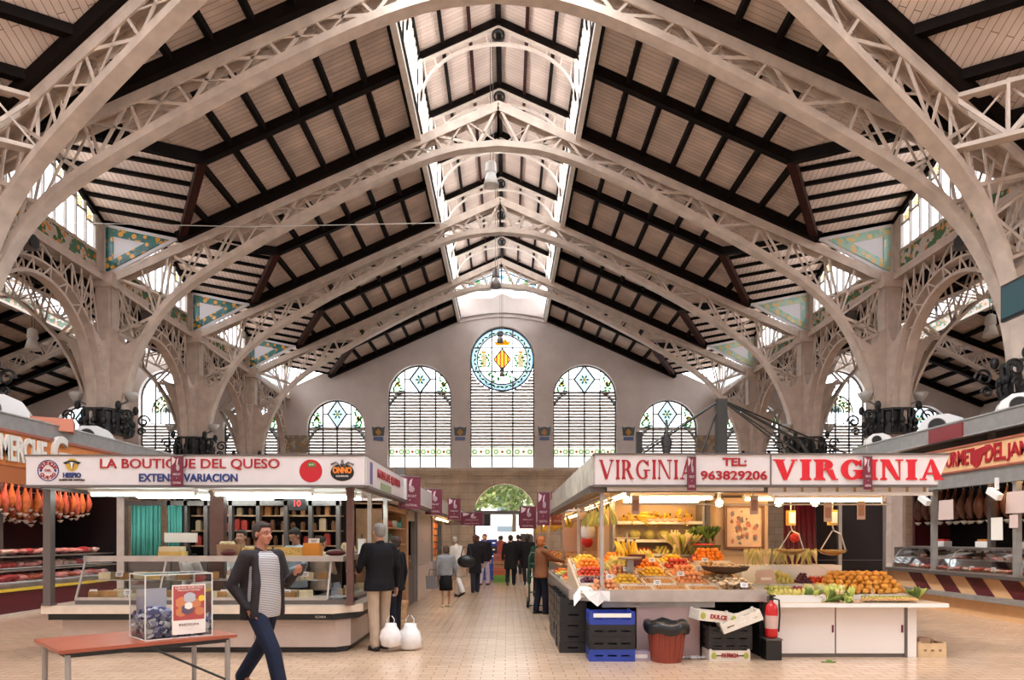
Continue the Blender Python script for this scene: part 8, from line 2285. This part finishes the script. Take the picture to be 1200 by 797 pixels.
ha = A[-1][2]; P_ = thing('mobile_phone', 'dark mobile phone held up by the walking man', 'phone', T.matrix_basis @ (ha + Vector((.0, .085, .045))), math.radians(-118)); mb = MB(); mb.cbox(0, 0, 0, .065, .012, .13, 0, -.5); mb.build('casing', BLACK, P_); mb = MB(); mb.cbox(0, -.007, -.0, .056, .002, .11, 0, -.5); mb.build('screen', SCRT, P_)
# sellers behind the cheese counter
person('dark-haired seller in a white coat facing out behind the cheese case', -3.86, 10.7, 175, 1.72, (.72, .72, .72), (.2, .2, .2), hair_style='tied', rarm='work', larm='work', topname='white_coat', coat=True, vox=.014)
person('seller in a light blue shirt looking down behind the orange cheese', -3.02, 10.75, 150, 1.74, (.36, .45, .55), (.05, .05, .06), (.02, .015, .012), SKIND, 0, 'work', 'work', topname='shirt', headdown=.45, vox=.014)
person('seller with dark tied hair turned away behind the cheese counter', -2.68, 10.95, -30, 1.62, (.55, .42, .34), (.05, .05, .06), hair_style='tied', rarm='work', larm='work', topname='blouse')
person('stooping seller in white half hidden behind the wide brown post', -4.5, 10.75, 150, 1.56, (.72, .72, .72), (.3, .3, .3), hair_style='tied', rarm='work', larm='work', topname='white_coat', lean=.55, coat=True)
# customers at the cheese stall corner
T, V, A = person('grey-haired man in black jacket and khaki trousers at the cheese stall corner', -1.52, 9.75, 40, 1.80, (.008, .008, .011), (.42, .32, .24), (.22, .21, .20), SKIN, .12, 'bag', 'forward', topname='jacket', vox=.014, width=1.12)
person('customer in black tracksuit top with white piping beside the grey-haired man', -1.48, 10.85, 60, 1.62, (.008, .008, .012), (.010, .012, .02), (.04, .02, .012), SKIN, .1, 'bag', 'forward', topname='track_top', vox=.014)
mb = MB()
mb.strip([(-.93, 10.66, 1.36), (-.90, 10.62, 1.22), (-.93, 10.62, 1.05), (-1.0, 10.6, .92)], (.0, .012, 0), .004) if False else None
bag((-1.33, 9.58, .06), 'white plastic bag hanging low behind the grey-haired man, left one of two', .15, .34, 'white carrier bags of the cheese customers')
bag((-1.08, 9.72, .0), 'fuller white plastic bag, right one of two behind the grey-haired man', .17, .38, 'white carrier bags of the cheese customers')
T = thing('tan_stool', 'stack of tan baskets standing by the cheese stall wing', 'basket', (-1.5, 11.2, 0)); mb = MB(); mb.lathe([(.14, 0), (.17, .25), (.15, .27), (.18, .52), (.16, .54)], n=16); mb.build('woven_side', mat('tan_weave', (.45, .30, .18), .7, var=.2, vscale=20), T); mb = MB(); mb.lathe([(.19, .52), (.19, .56), (.15, .56)], n=16); mb.build('rim', WOODL, T)
# aisle
person('short old woman in grey cardigan and black skirt with bare legs', -1.1, 15.7, 15, 1.42, (.25, .25, .26), (.010, .010, .012), (.10, .05, .03), SKIN, .1, 'bag', 'down', topname='cardigan', skirt=True, hair_style='bob', shoe=(.6, .5, .42), width=1.1)
T = thing('shopping_bag', 'grey shopping bag carried by the old woman', 'bag', (-1.42, 15.75, .42)); mb = MB(); mb.prism([(-.13, 0), (.13, 0), (.15, .3), (-.15, .3)], (0, -.06, 0), (1, 0, 0), (0, 0, 1), (0, .12, 0)); mb.build('bag_body', mat('grey_bag_cloth', (.18, .17, .17), .7), T); mb = MB(); mb.tube([(-.09, 0, .3), (-.06, 0, .44), (.06, 0, .44), (.09, 0, .3)], .008); mb.build('bag_handle', BLACK, T)
person('shopper in cream coat and white trousers leaning toward the left stalls', -.95, 18.4, 50, 1.66, (.60, .52, .44), (.72, .70, .70), (.35, .28, .22), SKIN, .35, 'forward', 'forward', topname='coat', lean=.35, coat=True)
T = thing('shoulder_bag', 'large black bag hanging from the cream-coated shopper', 'bag', (-.78, 18.1, .85)); mb = MB(); mb.ell((0, 0, .12), (.24, .1, .17), 14, 10); mb.build('bag_body', BLACK, T, smooth=True); mb = MB(); mb.tube([(-.15, 0, .2), (-.08, .02, .5), (.1, .02, .5), (.15, 0, .2)], .012); mb.build('strap', BLACK, T)
person('dark-coated shopper with brown hair right behind the cream coat', -.62, 19.9, 20, 1.68, (.012, .010, .012), (.02, .02, .03), (.07, .025, .015), SKIN, .2, topname='coat', coat=True, hair_style='bob', vox=.022)
person('tall shopper in black with pale trousers by the left stalls', -.45, 23.0, 160, 1.72, (.012, .010, .014), (.38, .35, .42), (.08, .02, .015), SKIN, .15, topname='jacket', vox=.022)
person('shopper with dark red backpack walking to the door', -.75, 31.0, 0, 1.72, (.08, .02, .03), (.015, .02, .03), stride=.4, topname='jacket', vox=.022)
mb = MB(); mb.ell((0, 0, 0), (.17, .1, .24), 12, 8); o = mb.build('backpack', mat('dark_red_backpack', (.20, .02, .03), .6), smooth=True); o.location = (-.75, 30.8, 1.27); tag(o, 'dark red backpack on the back of a far shopper', 'backpack')
person('shopper in red and white top near the blue crates', .05, 30.5, 10, 1.68, (.45, .10, .08), (.02, .02, .03), topname='top', vox=.022)
person('left one of two shoppers in black walking away down the aisle', .42, 22.6, -5, 1.68, (.010, .009, .010), (.010, .010, .012), stride=.35, topname='coat', coat=True, vox=.018, width=1.1)
person('right one of two shoppers in black striding away down the aisle', .98, 22.9, 5, 1.72, (.010, .009, .010), (.010, .010, .012), stride=.55, topname='coat', coat=True, vox=.018, width=1.1, hair_style='bob')
person('far dark-haired shopper seen between the two in black', .78, 29.5, 0, 1.72, (.02, .02, .03), (.02, .02, .03), topname='jacket', vox=.022)
person('shopper in dark green coat with dark red hair beside the fruit stall', 1.16, 18.2, -20, 1.62, (.02, .05, .03), (.01, .012, .012), (.09, .012, .01), SKIN, .1, topname='coat', coat=True, hair_style='bob', vox=.018)
person('auburn-haired woman in brown jacket reaching toward the fruit trays', 1.02, 14.3, -68, 1.62, (.24, .095, .045), (.012, .013, .022), (.35, .10, .02), SKIN, .15, 'reach', 'reach', topname='jacket', hair_style='bob', vox=.014)
# far heads near the door
for i, (x, y, c) in enumerate(((-.1, 38, (.3, .28, .3)), (.6, 40, (.05, .05, .08)), (1.0, 35, (.3, .06, .05)), (-1.2, 36, (.02, .03, .05)))):
    person(['pale-topped distant shopper in the doorway', 'dark-topped distant shopper in the doorway', 'red-topped distant shopper near the door', 'dark distant shopper at the left of the door'][i], x, y, 180 * (i % 2), 1.68, c, (.02, .02, .03), topname='top', vox=.03)
# crates and hand truck in the aisle
for i, (m, n) in enumerate(((BLUEC, 'blue'), (BLUEC, 'blue'), (BLUEC, 'blue'), (BLUEC, 'blue'), (BLKC, 'black'), (BLUEC, 'blue'))):
    crate('plastic_crate', '%s crate in the tall aisle stack, %s from the floor' % (n, nth(i)), (-.38, 26.0, i * .255), 0, (.6, .4, .25), m, None, 'crates of the tall aisle stack')
for i, (c, n) in enumerate((((.12, .30, .04), 'green'), ((.40, .10, .04), 'reddish'), ((.35, .16, .06), 'brown'), ((.30, .08, .05), 'dark red'))):
    crate('plastic_crate', '%s crate in the lower aisle stack, %s from the floor' % (n, nth(i)), (.12, 24.6, i * .255), 0, (.6, .4, .25), mat('%s_crate_plastic' % n.replace(' ', '_'), c, .5), None, 'crates of the lower aisle stack')
T = thing('hand_truck', 'green and black hand truck standing behind the brown jacket woman', 'hand truck', (.98, 15.6, 0))
mb = MB()
for s in (-1, 1): mb.tube([(s * .17, 0, .12), (s * .17, .1, 1.15), (s * .12, .16, 1.25)], .018)
mb.tube([(-.12, .16, 1.25), (.12, .16, 1.25)], .018)
for z in (.35, .7, 1.0): mb.tube([(-.17, .02 + z * .08, z), (.17, .02 + z * .08, z)], .014)
mb.build('frame', mat('dark_green_tube', (.015, .06, .03), .4), T)
mb = MB(); mb.box(-.2, -.25, .06, .2, 0, .08); mb.build('toe_plate', BLACK, T)
for s in (-1, 1): mb = MB(); mb.lathe([(.04, -.025), (.12, -.03), (.125, 0), (.12, .03), (.04, .025)], n=18); mb.v = [(z + s * .2, x + .05, y + .125) for x, y, z in mb.v]; mb.build('wheel', BLACK, T)

# plural words in the descriptions
for o in COL.objects:
    for key in ('label', 'group'):
        if key in o:
            t = o[key]
            for a, b in (('peachs', 'peaches'), ('strawberrys', 'strawberries'), ('tomatos', 'tomatoes'), ('mangos', 'mangoes'), ('potatos', 'potatoes'), ('round cheeses', 'round cheeses')): t = t.replace(a, b)
            if t != o[key]: o[key] = t
